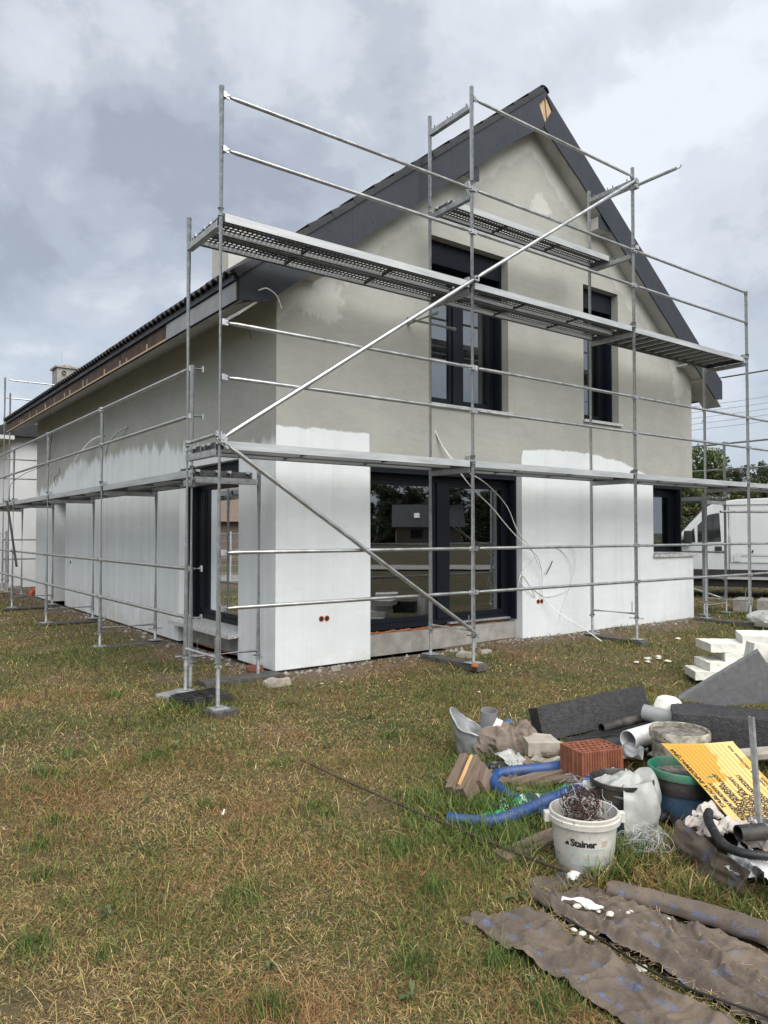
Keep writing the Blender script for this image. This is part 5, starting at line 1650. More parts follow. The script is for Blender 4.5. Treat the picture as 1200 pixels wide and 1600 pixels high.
# ---- white bucket with rusty wire
def white_bucket():
    b = thing('bucket', 'dirty white plastic bucket full of tangled rusty wire, printed Stainer', 'bucket', (2.90, 2.30, 0.0))
    H = 0.285; r0, r1 = 0.128, 0.158
    rad = lambda z: r0 + (r1 - r0) * z / H
    mb = MB()
    mb.lathe([(0, 0.0), (r0 - .01, 0), (r0, .012), (rad(.10), .10), (rad(.105) + .002, .105), (rad(.17), .17), (rad(.2), .20), (rad(.235), .235), (r1 + .010, .238), (r1 + .011, .262), (r1 + .004, .266), (r1 + .005, .28), (r1 + .001, H), (r1 - .005, H - .002), (r0 - .006, 0.02), (0, .02)], 44)
    mb.build('body', MATS['bucket_white'], b, smooth=35)
    for s in (-1, 1):
        mb = MB(); a = R(142 if s > 0 else -40); d = V(math.cos(a), math.sin(a), 0)
        mb.box(d * (r1 + .018) + V(0, 0, .250), (.03, .035, .05), rotm(0, 0, a)); mb.build('lug', MATS['bucket_white'], b, bevel=.006)
    # dried muck inside
    mb = MB(); mb.grid(16, 16, lambda u, v: ((u - .5) * .29 if math.hypot(u - .5, v - .5) < .5 else (u - .5) / math.hypot(u - .5, v - .5) * .5 * .29, (v - .5) * .29 if math.hypot(u - .5, v - .5) < .5 else (v - .5) / math.hypot(u - .5, v - .5) * .5 * .29, .205 + .03 * mnoise.noise(V(u * 5, v * 5, 1))))
    mb.build('muck', MATS['mortar_muck'], b, smooth=60)
    # wire coils
    rr = random.Random(4)
    for k in range(26):
        c = V(rr.gauss(0, .045), rr.gauss(0, .045), .225 + rr.uniform(0, .05)); R0 = rr.uniform(.03, .085)
        ax = rotm(rr.uniform(-.9, .9), rr.uniform(-.9, .9), rr.uniform(0, 6))
        pts = []
        for i in range(22):
            t = i * .42
            q = c + ax @ V(R0 * math.cos(t) * (1 + .1 * math.sin(t * 3 + k)), R0 * math.sin(t), .008 * i * rr.uniform(.4, 1))
            if math.hypot(q.x, q.y) > .145: q.x *= .145 / math.hypot(q.x, q.y); q.y *= .145 / math.hypot(q.x, q.y)
            pts.append(q)
        mb = MB(); mb.path(pts, .0019 if k % 6 else .0026, 5)
        mb.build('wire_coil', MATS['rust_wire' if k % 5 else 'grey_wire'], b, smooth=60)
    # print: word, emblem and pale panels wrapped on the wall facing the camera
    face = math.atan2(-2.30, -2.90)
    def wrap(vs, zc, du=0.0, off=.0012):
        out = []
        for v in vs:
            z = zc + v.y; a = face + (v.x + du) / rad(z)
            out.append(((rad(z) + off) * math.cos(a), (rad(z) + off) * math.sin(a), z))
        return out
    vs, fs = text_pts('Stainer', 0.046, .0016, spacing=.92)
    mb = MB(); mb.add(wrap(vs, .158, -.062), fs); mb.build('lettering', MATS['ink'], b)
    mb = MB(); mb.add(wrap([V(0, 0, 0), V(.02, 0, 0), V(.02, .012, 0), V(.012, .018, 0), V(.004, .012, 0)], .158, -.090), [(0, 1, 2, 3, 4)]); mb.build('emblem', MATS['ink'], b)
    def band(x0, x1, z0, z1, m, n=14):
        mb = MB(); pts = []
        for j in (0, 1):
            pts += [V(x0 + (x1 - x0) * i / n, z0 + (z1 - z0) * j, 0) for i in range(n + 1)]
        mb.add(wrap(pts, 0, 0, .0016), [(i, i + 1, n + 2 + i, n + 1 + i) for i in range(n)]); mb.build('print_panel', MATS[m], b)
    band(-.082, .10, .112, .150, 'ink_grey'); band(-.06, .10, .070, .104, 'ink_grey')
    for k in range(7):
        band(.030 + k * .0045, .0325 + k * .0045, .030, .055, 'ink', 1)
    vs, fs = text_pts('SP', 0.038, .0012)
    mb = MB(); mb.add(wrap(vs, .160, .082), fs); mb.build('lettering', MATS['ink_tan'], b)
    return b
white_bucket()

# ---- hollow clay blocks
def clay_block(name, loc, rot, L, Wd, H, label, cells=(8, 5), top=True):
    b = thing(name, label, 'block', loc); b.rotation_euler = rot
    mb = MB(); t = .011
    mb.bb(-L / 2, L / 2, -Wd / 2, -Wd / 2 + t, 0, H); mb.bb(-L / 2, L / 2, Wd / 2 - t, Wd / 2, 0, H)
    mb.bb(-L / 2, -L / 2 + t, -Wd / 2 + t, Wd / 2 - t, 0, H); mb.bb(L / 2 - t, L / 2, -Wd / 2 + t, Wd / 2 - t, 0, H)
    mb.bb(-L / 2 + t, L / 2 - t, -Wd / 2 + t, Wd / 2 - t, H - .085, H - .08)
    for j in range(1, cells[1]):
        y = -Wd / 2 + Wd * j / cells[1]; mb.bb(-L / 2 + t, L / 2 - t, y - .005, y + .005, H - .08, H - .001)
    for j in range(cells[1]):
        y0 = -Wd / 2 + Wd * j / cells[1] + .005; y1 = -Wd / 2 + Wd * (j + 1) / cells[1] - .005
        if j == 0: y0 = -Wd / 2 + t
        if j == cells[1] - 1: y1 = Wd / 2 - t
        for i in range(1, cells[0]):
            x = -L / 2 + L * (i + (.5 if j % 2 else 0)) / cells[0]
            if x > L / 2 - .02: continue
            mb.bb(x - .005, x + .005, y0, y1, H - .08, H - .002)
    mb.build('shell', MATS['clay'], b)
    n = 15
    for i in range(n):   # pressed ribs on the long faces
        x = -L / 2 + .014 + (L - .028) * (i + .5) / n
        for s in (-1, 1):
            mb = MB(); w = (L - .028) / n * .58
            mb.prism([(x - w / 2, s * Wd / 2, .004), (x + w / 2, s * Wd / 2, .004), (x + w / 3, s * (Wd / 2 + .006), .004), (x - w / 3, s * (Wd / 2 + .006), .004)], (0, 0, H - .008))
            mb.build('rib', MATS['clay'], b, recalc=True)
    for i in range(4):
        y = -Wd / 2 + .03 + (Wd - .06) * (i + .5) / 4
        for s in (-1, 1):
            mb = MB(); mb.prism([(s * L / 2, y - .012, .004), (s * L / 2, y + .012, .004), (s * (L / 2 + .004), y + .008, .004), (s * (L / 2 + .004), y - .008, .004)], (0, 0, H - .008)); mb.build('rib', MATS['clay'], b, recalc=True)
    return b
clay_block('hollow_block', (3.905, 3.035, 0.0), (0, 0, R(-16)), .31, .235, .245, 'orange red hollow clay block standing among the rubbish behind the bucket')
clay_block('hollow_block', (5.58, 2.53, 0.36), (0, R(4), R(-40)), .25, .24, .40, 'ribbed orange clay block leaning upright at the right edge above the grey panel')
rb('brick', (.24, .12, .12), 'clay', (4.36, 2.02, .34), (0, 0, .3), 'small dark red brick at the right picture edge beside the metal post', 'brick', div=.05, amp=.004)

# ---- hoses
def corrug(name, pts, r, mt, label, pitch=.011, cat='hose', depth=.0035):
    P = cat_curve(pts, 40)
    # resample evenly
    out = [P[0]]; acc = 0
    for a, b in zip(P[:-1], P[1:]):
        d = (b - a).length; acc += d
        if acc >= pitch / 2: out.append(b); acc = 0
    mb = MB(); o0 = out[0].copy()
    rs_ = [r if i % 2 else r - depth for i in range(len(out))]
    mb.path([p - o0 for p in out], rs_, 14)
    o = mb.build(name, MATS[mt], None, smooth=70); o.location = o0
    return tag(o, label, cat)
corrug('corrugated_hose', [(2.74, 3.10, .03), (2.80, 3.0, .032), (2.90, 2.90, .04), (3.05, 2.87, .055), (3.26, 2.86, .075), (3.50, 2.84, .10), (3.72, 2.82, .135), (3.85, 2.72, .12)], .036, 'blue_hose', 'blue corrugated hose end lying across the other hose towards the black bucket')
corrug('corrugated_hose', [(3.86, 3.20, .085), (3.70, 3.25, .085), (3.54, 3.36, .07), (3.42, 3.39, .06), (3.32, 3.33, .05), (3.27, 3.22, .045), (3.235, 3.08, .04), (3.22, 2.90, .037), (3.20, 2.74, .037), (3.17, 2.62, .036)], .036, 'blue_hose', 'blue hose bent into a hairpin loop left of the clay block')
corrug('corrugated_hose', [(3.48, 2.00, .23), (3.38, 1.95, .235), (3.25, 1.83, .22), (3.18, 1.72, .215), (3.22, 1.60, .22), (3.35, 1.50, .23), (3.6, 1.45, .24)], .021, 'black_plastic', 'black corrugated hose curving over the rags behind the standing cloth', .008, depth=.0025)

# ---- pipes
def pipe(p, q, r, mt, label, wallth=.006, name='pipe'):
    mb = MB(); p = V(p); q = V(q)
    mb.ring(V(0, 0, 0), q - p, r, r - wallth, 28)
    o = mb.build(name, MATS[mt], None, smooth=40); o.location = p
    return tag(o, label, 'pipe')
pipe((4.44, 3.14, .165), (5.40, 3.10, .20), .068, 'pvc_white', 'white plastic pipe with its open end towards the clay block', .005)
pipe((4.40, 3.33, .215), (5.35, 3.22, .26), .033, 'black_plastic', 'thin black plastic pipe resting on the black film')
pipe((4.80, 3.26, .285), (4.92, 2.86, .24), .058, 'pvc_grey', 'short grey pipe lying across the white pipe', .004)
pipe((4.18, 3.28, .06), (4.60, 3.18, .06), .045, 'pvc_grey', 'grey pipe end low behind the clay block', .004)
pipe((3.90, 3.96, .13), (3.885, 3.93, .30), .060, 'pvc_grey', 'upright grey pipe stub standing in the crumpled bag', .004)
# black film draped over the pipes
mb = MB()
def film(u, v):
    p = V(4.20, 3.56, .10).lerp(V(5.25, 3.40, .20), u) + V(.02, -.30, -.02) * v
    return (p.x, p.y, p.z + .035 * math.sin(v * 3.1) + .025 * mnoise.noise(V(u * 6, v * 4, 3)))
mb.sheet(36, 14, film, .003); tag(mb.build('plastic_film', MATS['black_film'], None, smooth=60), 'glossy black plastic film draped behind the clay block', 'film')

# ---- black rough slabs
mat('black_slab', (0.018, 0.018, 0.020), (0.050, 0.050, 0.054), 0.75, 0, 26, 0.8, 0.012, lo=.3, hi=.75)
rb('insulation_slab', (1.0, .14, .25), 'black_slab', (4.86, 3.78, .17), (R(-14), R(-6), R(-17)), 'long rough black slab lying on edge at the back left of the pile', 'slab', amp=.010, div=.04, seed=2, freq=14)
rb('insulation_slab', (1.10, .38, .21), 'black_slab', (5.14, 2.60, .25), (0, 0, R(-56)), 'thick rough black block under the grey panel at the right', 'slab', amp=.011, div=.045, seed=5, freq=12, round_=.015)
rb('insulation_slab', (.75, .42, .20), 'black_slab', (8.35, 4.05, .27), (0, R(3), R(-46)), 'rough black slab farther back beside the white foam boards', 'slab', amp=.010, div=.05, seed=9, freq=12)
for k, (x, y, z, s) in enumerate(((4.86, 2.62, .06, .24), (5.35, 2.30, .06, .24), (4.85, 3.1, .06, .1))):
    rb('rubble_chunk', (s, .2, .14), 'concrete', (x, y, z), (0, 0, k), ['rubble chunk under the left end of the black block', 'rubble chunk under the right end of the black block', 'rubble chunk beneath the white pipe'][k], 'rubble', amp=.014, div=.05, seed=k)

# ---- grey insulation panel leaning on the black block
def slab4(name, pts, th, mt, label, cat):
    A, B, C, D = [V(p) for p in pts]; n = (B - A).cross(D - A).normalized()
    o0 = A.copy(); mb = MB()
    mb.prism([A - o0, B - o0, C - o0, D - o0], n * th)
    o = mb.build(name, MATS[mt], None, recalc=True, bevel=.004); o.location = o0
    return tag(o, label, cat)
slab4('insulation_panel', [(5.06, 3.14, .37), (5.30, 2.66, .76), (5.50, 2.52, .40), (5.22, 2.92, .33)], .06, 'eps_grey', 'flat grey insulation panel leaning against the pile on the right', 'panel')
# small pits gouged in the panel
for k in range(9):
    t = random.Random(k)
    p = V(5.22, 2.90, .42).lerp(V(5.36, 2.68, .60), t.random()) + V(t.uniform(-.03, .03), t.uniform(-.03, .03), t.uniform(-.03, .03))

# ---- white foam boards in a loose stack
eps = [(7.55, 4.24, .12, -44, .62, 'lowest'), (7.66, 4.19, .21, -37, .60, 'second from the bottom'), (7.80, 4.08, .30, -50, .50, 'third from the bottom'), (7.74, 4.22, .39, -38, .60, 'second from the top'), (7.97, 4.02, .48, -52, .40, 'topmost')]
for (x, y, z, a, L, w) in eps:
    bm_ = rough_box((L * .86, .40, .088), .03, .005, a, 20); me_ = bpy.data.meshes.new('foam_board'); bm_.to_mesh(me_); bm_.free(); me_.materials.append(MATS['eps']); o = link('foam_board', me_)
    o.location = (x, y, z); o.rotation_euler = (R(random.Random(a).uniform(-2, 2)), R(random.Random(a + 1).uniform(-2, 2)), R(a))
    tag(o, 'white foam insulation board, %s of the loose stack' % w, 'foam board', 'stacked white foam boards')
rb('foam_offcut', (.10, .16, .34), 'eps', (8.45, 4.42, .27), (0, R(14), R(-30)), 'upright white foam offcut beside the far black slab', 'foam', amp=.012, div=.05, seed=3)
rb('foam_offcut', (.30, .14, .12), 'eps', (5.62, 2.74, .70), (0, R(10), R(-40)), 'white foam offcut above the clay block at the right edge', 'foam', amp=.006, div=.05, seed=4)
crumple('white_sack', 'bag_film', (11.95, 5.75, .14), (.42, .30, .16), 'white woven sack on the grass by the right scaffold foot', 'sack', 3)
crumple('foam_lump', 'eps', (4.98, 3.18, .26), (.10, .10, .09), 'rounded pale foam lump at the low corner of the grey panel', 'foam', 8, .15, 3)
o = rb('plank', (.8, .14, .03), 'greywood', (4.72, 2.35, .20), (0, 0, R(-35)), 'grey weathered plank under the yellow sign', 'plank', amp=.003, div=.08)
o = rb('plank', (.7, .12, .03), 'stone', (4.62, 2.30, .245), (R(4), 0, R(-22)), 'pale plank crossing under the black block', 'plank', amp=.003, div=.08)

# ---- tubs and buckets
def crusted():
    b = thing('mortar_bucket', 'mortar crusted bucket filled with hardened mortar behind the yellow sign', 'bucket', (4.52, 2.80, 0.0))
    mb = MB(); mb.lathe([(.15, 0), (.165, .10), (.18, .24), (.192, .25), (.193, .29), (.186, .305), (.178, .30), (.17, .26)], 36, wob=.02, seed=3); mb.build('body', MATS['crusted'], b, smooth=40)
    mb = MB(); mb.lathe([(.178, .285), (.12, .278), (.05, .283), (0, .28)], 30, wob=.03, seed=1); mb.build('mortar_fill', MATS['mortar_muck'], b, smooth=60)
    mb = MB(); mb.path([(.19 * math.cos(t), .19 * math.sin(t) , .27 - .10 * math.sin((t - 3.2) * .8)) for t in [3.2 + .25 * k for k in range(15)]], .005, 6); mb.build('bail_handle', MATS['rust_wire'], b, smooth=60)
crusted()
def green_tub():
    b = thing('tub', 'green rimmed tub with a black and blue body under the yellow sign', 'tub', (3.86, 2.36, 0.0))
    mb = MB(); mb.lathe([(0, .012), (.15, .012), (.155, .0), (.168, .17)], 40); mb.build('body', MATS['blue_tub'], b, smooth=40)
    mb = MB(); mb.lathe([(.170, .165), (.180, .168), (.186, .25), (.183, .255)], 40); mb.build('collar', MATS['black_plastic'], b, smooth=40)
    mb = MB(); mb.lathe([(.18, .25), (.198, .252), (.202, .275), (.198, .292), (.188, .295), (.183, .285), (.175, .22)], 44); mb.build('rim', MATS['green_tub'], b, smooth=40)
    mb = MB(); mb.lathe([(.178, .24), (.10, .232), (0, .236)], 30, wob=.02); mb.build('muck', MATS['mortar_muck'], b, smooth=60)
green_tub()
def black_bucket():
    b = thing('bucket', 'black bucket with a blue base holding a crumpled white plastic bag', 'bucket', (3.42, 2.46, 0.0))
    mb = MB(); mb.lathe([(0, .01), (.12, .01), (.125, 0), (.143, .14)], 36); mb.build('base', MATS['blue_tub'], b, smooth=40)
    mb = MB(); mb.lathe([(.144, .135), (.150, .14), (.158, .262), (.166, .265), (.166, .285), (.160, .288), (.155, .28), (.140, .12), (0, .12)], 40); mb.build('body', MATS['black_plastic'], b, smooth=40)
black_bucket()
mb = MB()
def bagdrape(u, v):
    # from the bucket mouth over the near right rim down to the ground
    a = math.atan2(-.55, .2) + (u - .5) * 2.5
    d = V(math.cos(a), math.sin(a), 0)
    fold = .012 * math.sin(u * 13 + 3 * v + 2 * math.sin(v * 4)) + .030 * mnoise.noise(V(u * 4, v * 3, 1.3)) + .012 * mnoise.noise(V(u * 11, v * 7, 4))
    prof = [(.04, .22), (.11, .285), (.165, .305), (.19, .24), (.20, .15), (.205, .07), (.225, .015)]
    t = v * (len(prof) - 1); i = min(len(prof) - 2, int(t)); f = t - i
    r = prof[i][0] * (1 - f) + prof[i + 1][0] * f; z = prof[i][1] * (1 - f) + prof[i + 1][1] * f
    z = max(z, .012) + fold * .5 * (1 - v * .5)
    c = V(3.42, 2.46, 0)
    return tuple(c + d * (r + fold * (.4 + v)) + V(0, 0, z))
mb.sheet(40, 36, bagdrape, .0015); bagm = mb.build('plastic_bag', MATS['bag_film'], None, smooth=70)
tag(bagm, 'translucent white plastic bag hanging over the rim of the black bucket', 'bag')
fabric('plastic_wad', 'bag_film', (3.43, 2.47, .215), .30, .28, 'crumpled pale plastic wad inside the black bucket', 'plastic', 5, .20, 36, lift=.5, fq=1.9)

# ---- yellow information board
def sign():
    L0, L1, L2 = V(3.80, 2.47, .405), V(3.700, 2.21, .30), V(3.615, 1.945, .155)
    R0, R1, R2 = V(4.08, 2.20, .43), V(4.06, 2.02, .285), V(4.00, 1.72, .20)
    def q(a, b, c, t): return a * ((1 - t) * (1 - 2 * t)) + b * (4 * t * (1 - t)) + c * (t * (2 * t - 1))
    def S(a, b):   # a: 0 at the low end (left end of the text) .. 1 top ; b: 0 title edge .. 1
        t = 1 - a
        p = q(L0, L1, L2, t).lerp(q(R0, R1, R2, t), b)
        p = p + V(0, 0, -.022 * math.sin(math.pi * b) * (0.4 + t) + .018 * math.sin(t * 5.5) * b)
        return p
    def clip(a, b):  # cut corners
        return a, b
    sg = thing('information_sign', 'curved yellow construction information board with black print lying on the rubbish', 'sign', tuple(L2))
    o0 = L2
    mb = MB(); mb.sheet(44, 40, lambda u, v: tuple(S(v, u) - o0), .003); mb.build('panel', MATS['sign_yellow'], sg, smooth=60)
    LEN, WID = .66, .46
    def nrm(a, b):
        e = .01; n = (S(a, min(1, b + e)) - S(a, max(0, b - e))).cross(S(min(1, a + e), b) - S(max(0, a - e), b)).normalized()
        return n if n.z > 0 else -n
    def put(vs, a0, b0):
        """text x runs along a, text up points towards b=0"""
        out = []
        for v in vs:
            a = min(.999, max(.001, a0 + v.x / LEN)); b = min(.999, max(.001, b0 - v.y / WID))
            out.append(tuple(S(a, b) + nrm(a, b) * .0022 - o0))
        return out
    def txt(body, size, a0, b0, bold=.0008, name='lettering'):
        vs, fs = text_pts(body, size, bold); mb = MB(); mb.add(put(vs, a0, b0), fs); mb.build(name, MATS['ink'], sg)
    txt('TABLICA INFORMACYJNA', .042, .16, .085, .0012)
    # ruled lines
    nl = 12
    for k in range(nl):
        b = .135 + k * .062; mb = MB(); n = 30; vs = []
        for i in range(n + 1):
            a = .02 + .95 * i / n
            vs += [tuple(S(a, b) + nrm(a, b) * .0018 - o0), tuple(S(a, b + .0035) + nrm(a, b) * .0018 - o0)]
        mb.add(vs, [(2 * i, 2 * i + 2, 2 * i + 3, 2 * i + 1) for i in range(n)]); mb.build('ruled_line', MATS['ink'], sg)
    rows = ['RODZAJ BUDOWY', 'ADRES', 'NR POZWOLENIA', 'NADZÓR BUDOWLANY', 'INWESTOR', 'WYKONAWCA', 'KIEROWNIK BUDOWY', 'PROJEKTANT', 'INSPEKTOR NADZORU', 'NR TELEFONU']
    for k, r_ in enumerate(rows):
        txt(r_, .031, .05, .135 + (k + 1) * .062 - .008, .0011)
    txt('TELEFONY ALARMOWE:  POGOTOWIE  STRAŻ POŻARNA  POLICJA', .019, .06, .905, .0006)
    txt('INSPEKCJA PRACY   NADZÓR   TEL.', .019, .10, .955, .0006)
sign()

# ---- metal post in its grey socket
mp = thing('fence_post', 'bright thin metal post standing in a grey socket at the right picture edge', 'post', (3.70, 1.86, .05))
mb = MB(); mb.prism([(-.010, -.012, .02), (.010, -.012, .02), (.010, -.009, .02), (-.007, -.009, .02), (-.007, .009, .02), (.010, .009, .02), (.010, .012, .02), (-.010, .012, .02)], (-.035, .02, .62))
mb.build('profile', MATS['galv'], mp, recalc=True)
mb = MB(); mb.ring((0, 0, -.02), (0, 0, .13), .055, .045, 20); mb.lathe([(.045, .11), (0, .11)], 20); mb.build('socket', MATS['pvc_grey'], mp, smooth=40)

# ---- rags, packaging and what they lie on
crumple('rubbish_sack', 'black_film', (3.68, 1.84, -.02), (.27, .27, .11), 'dark rubbish sack heaped under the rags by the yellow sign', 'sack', 14, .25)
rg = [(3.62, 2.08, .19, .075, .05, .075, 2, 'upright pink and white rag against the edge of the yellow sign'), (3.46, 2.02, .18, .07, .06, .04, 4, 'small pink rag at the left end of the black hose'), (3.47, 1.90, .20, .09, .075, .045, 6, 'ribbed cream rag beside the black hose'), (3.50, 1.82, .21, .08, .07, .05, 8, 'pink stained rag below the corner of the yellow sign'), (3.45, 1.72, .21, .085, .06, .06, 11, 'white rag with a pink edge beside the grey socket')]
for (x, y, z, a, b, c, sd, lb) in rg:
    fabric('rag', 'rag', (x, y, z - .05), a * 2.0, b * 2.2, lb, 'rag', sd, .30, 24, (0.35 * (sd % 3 - 1), .3 * (sd % 2), sd), 'rags on the rubbish', lift=.6 if c < .07 else 1.3)
pipe((3.30, 1.76, .245), (3.42, 1.70, .245), .036, 'black_plastic', 'short black pipe piece lying among the rags', .006)
fabric('foil_packet', 'pvc_white', (3.30, 1.56, .14), .26, .16, 'white shiny packet under the black hose', 'packet', 3, .16, 16, (R(14), R(6), R(-20)), lift=.3)
fabric('foil_packet', 'galv_dull', (3.27, 1.70, .13), .20, .15, 'crumpled silver packet by the torn cloth corner', 'packet', 6, .25, 16, (R(10), R(-8), R(15)), lift=.3)

# ---- geotextile
def cloth(name, fn, nu, nv, Lu, Lv, label, th=.0012, uo=(0, 0)):
    mb = MB(); mb.sheet(nu, nv, fn, th); o0 = V(fn(.5, .5)); o0.z = 0
    mb.v = [(a - o0.x, b - o0.y, c - o0.z) for a, b, c in mb.v]
    o = mb.build(name, MATS['geotextile'], None, smooth=70); o.location = o0
    n = (nu + 1) * (nv + 1)
    uv = np.array([(uo[0] + (i / nu) * Lu, uo[1] + (j / nv) * Lv, 0) for j in range(nv + 1) for i in range(nu + 1)] * 2, dtype=np.float32)
    at = o.data.attributes.new('UVMap', 'FLOAT_VECTOR', 'POINT'); at.data.foreach_set('vector', uv.ravel())
    return tag(o, label, 'cloth', 'pieces of brown groundsheet')
def bil(A, B, C, D, u, v):
    return V(A).lerp(V(B), u).lerp(V(D).lerp(V(C), u), v)
GEO_POLYS = []
def flat_cloth(A, B, C, D, amp, seed, lift=.012, ragged=.02, ridges=(), edge_roll=None):
    def fn(u, v):
        e = min(u, 1 - u, v, 1 - v)
        uu = u + (ragged * mnoise.noise(V(v * 7, seed, 0)) if u in (0, 1) else 0)
        p = bil(A, B, C, D, uu, v + (ragged * mnoise.noise(V(u * 5, seed, 4)) if v in (0, 1) else 0))
        q_ = V(p.x * 3.2 + .6 * mnoise.noise(V(p.x * 4, p.y * 4, 2)), p.y * 2.2, seed)
        cr1 = max(0, 1 - 7 * abs(mnoise.noise(q_))); cr2 = max(0, 1 - 6 * abs(mnoise.noise(q_ * 2.6 + V(3, 8, 1)))); cr3 = max(0, 1 - 5 * abs(mnoise.noise(q_ * 6.1 + V(1, 2, 6))))
        z = ground_z(p.x, p.y) + lift + amp * (.45 + .45 * mnoise.noise(V(p.x * 5, p.y * 5, seed))) + amp * (.95 * cr1 ** 2 + .60 * cr2 ** 1.5 + .30 * cr3)
        for (c, w, h, sk) in ridges:
            d = (u + sk * (v - .5) - c) / w; z += h * math.exp(-d * d)
        z += .01 * math.exp(-e * 30) * (mnoise.noise(V(u * 9 + v * 11, seed, 7)))
        return (p.x, p.y, max(z, ground_z(p.x, p.y) + .006))
    return fn
A = [(2.10, 2.33), (2.36, 2.12), (2.36, .85), (2.06, .85)]
f1 = flat_cloth(*[(x, y, 0) for x, y in A], .024, 1.3, .008, .09, ridges=((.80, .12, .03, .10),))
cloth('groundsheet', f1, 60, 150, .45, 1.45, 'left strip of brown groundsheet with faded blue print on the grass')
GEO_POLYS.append(A)
A = [(2.42, 2.22), (2.72, 2.12), (2.92, .95), (2.40, .90)]
f2 = flat_cloth(*[(x, y, 0) for x, y in A], .026, 5.1, .012, .05, ridges=((.12, .07, .045, -.05), (.55, .04, .02, .25)))
cloth('groundsheet', f2, 66, 150, .52, 1.3, 'wide middle strip of brown groundsheet overlapping the left strip', uo=(.3, .1))
GEO_POLYS.append(A)
A = [(2.56, 2.36), (2.84, 2.28), (2.74, 2.15), (2.50, 2.24)]
f3 = flat_cloth(*[(x, y, 0) for x, y in A], .015, 2.7, .008, .06)
cloth('groundsheet', f3, 24, 16, .3, .2, 'small torn flap of brown groundsheet at the foot of the white bucket', uo=(.1, .5))
GEO_POLYS.append(A)
def roll(u, v):
    p = V(2.76, 2.05, 0).lerp(V(3.06, 1.0, 0), v) + V(.02 * math.sin(v * 5), 0, 0)
    n = V(.96, .27, 0)
    r = .040 + .010 * mnoise.noise(V(v * 5, 2, 1)) + .012 * v
    a = R(200) - u * R(300)
    q = p + n * (r * 1.25 * math.cos(a)) + V(0, 0, r * .9 + r * .9 * math.sin(a))
    q += V(1, .5, .6) * (.007 * mnoise.noise(V(u * 6, v * 14, 5)))
    return (q.x, q.y, max(q.z, .006) + ground_z(q.x, q.y))
cloth('groundsheet', roll, 40, 90, .30, 1.1, 'rolled right edge of the brown groundsheet', uo=(.05, .3))
GEO_POLYS.append([(2.68, 2.08), (2.86, 2.10), (3.16, .95), (2.9, .95)])
def stand(u, v):   # u along, v from ground up
    b = V(3.33, 2.14, 0).lerp(V(3.14, 1.67, 0), u); t = V(3.375, 2.095, .19).lerp(V(3.105, 1.60, .185), u)
    p = b.lerp(t, v)
    p += V(-.75, .5, 0) * (.02 * math.sin(v * 2.6) * (0.4 + .6 * math.sin(u * 3.0))) + V(-.7, .4, .2) * (.03 * mnoise.noise(V(u * 4, v * 3, 6)) + .03 * math.exp(-((u - .68) / .05) ** 2))
    p += V(-.7, .4, 0) * (.012 * mnoise.noise(V(u * 11, v * 7, 6)))
    return tuple(p)
cloth('groundsheet', stand, 44, 24, .55, .25, 'stiff piece of brown groundsheet propped up in front of the rags', uo=(.0, .0))
def stand2(u, v):
    p = V(3.18, 1.50, 0).lerp(V(3.35, 1.30, 0), u) + V(-.06, -.05, .14) * v
    p += V(-.5, .3, .3) * (.03 * math.sin(u * 6 + v * 2))
    return tuple(p)
cloth('groundsheet', stand2, 20, 12, .3, .16, 'small brown groundsheet scrap at the right picture edge', uo=(.11, .02))
# torn paper and broken foam bits on the cloth
mb = MB(); mb.sheet(14, 6, lambda u, v: (0.17 * u, .055 * (v - .5) * (1 - .55 * u) + .012 * math.sin(u * 5), .010 * math.sin(u * 7 + v * 4) + .008 * mnoise.noise(V(u * 8, v * 6, 0))), .001)
o = mb.build('paper_scrap', MATS['paper'], None, smooth=60); o.location = (2.485, 2.085, .066); o.rotation_euler = (0, 0, R(-62)); tag(o, 'torn white paper strip on the groundsheet', 'paper')
fb = [(2.555, 1.90, .02), (2.54, 1.945, .014), (2.525, 1.985, .016), (2.63, 1.86, .018), (2.61, 1.90, .012), (2.36, 1.925, .014), (2.365, 1.885, .018), (2.37, 1.845, .018), (2.72, 1.74, .008), (2.50, 2.02, .02)]
for k, (x, y, s) in enumerate(fb):
    crumple('foam_crumb', 'crumb', (x, y, .05 if x > 2.45 else .04), (s * .9, s * .65, s * .45), 'small broken foam crumb on the brown groundsheet', 'crumb', k, .3, 2, (0, 0, k), 'foam crumbs on the groundsheet')
rnd = random.Random(17)
cr_ = [(7.6, 5.25), (7.75, 5.2), (7.9, 5.3), (8.05, 5.25), (8.15, 5.32), (8.0, 5.1), (9.5, 5.9), (7.1, 5.6), (6.2, 4.5), (5.9, 4.9), (5.1, 5.3), (4.6, 6.1), (3.95, 6.35), (4.15, 6.3)]
for k, (x, y) in enumerate(cr_):
    s = rnd.uniform(.007, .016) if k > 6 else rnd.uniform(.018, .036)
    crumple('foam_crumb', 'crumb', (x, y, ground_z(x, y) + .01), (s * 1.4, s, s * .5), 'white foam crumb lying loose on the lawn', 'crumb', k + 30, .35, 2, (0, 0, k), 'foam crumbs on the lawn')
mb = MB(); mb.sheet(6, 3, lambda u, v: (.05 * (u - .5), .014 * (v - .5) * (1 - u * .5), .012 * u * u), .001)
o = mb.build('leaf_scrap', MATS['crumb'], None, smooth=60); o.location = (1.78, 3.90, .035); o.rotation_euler = (0.2, 0, 1.0); tag(o, 'single pale dry leaf on the open lawn', 'leaf')
crumple('paper_scrap', 'pvc_white', (2.70, 2.20, .05), (.03, .022, .018), 'crumpled pale blue paper ball beside the white bucket', 'paper', 2, .4, 3)

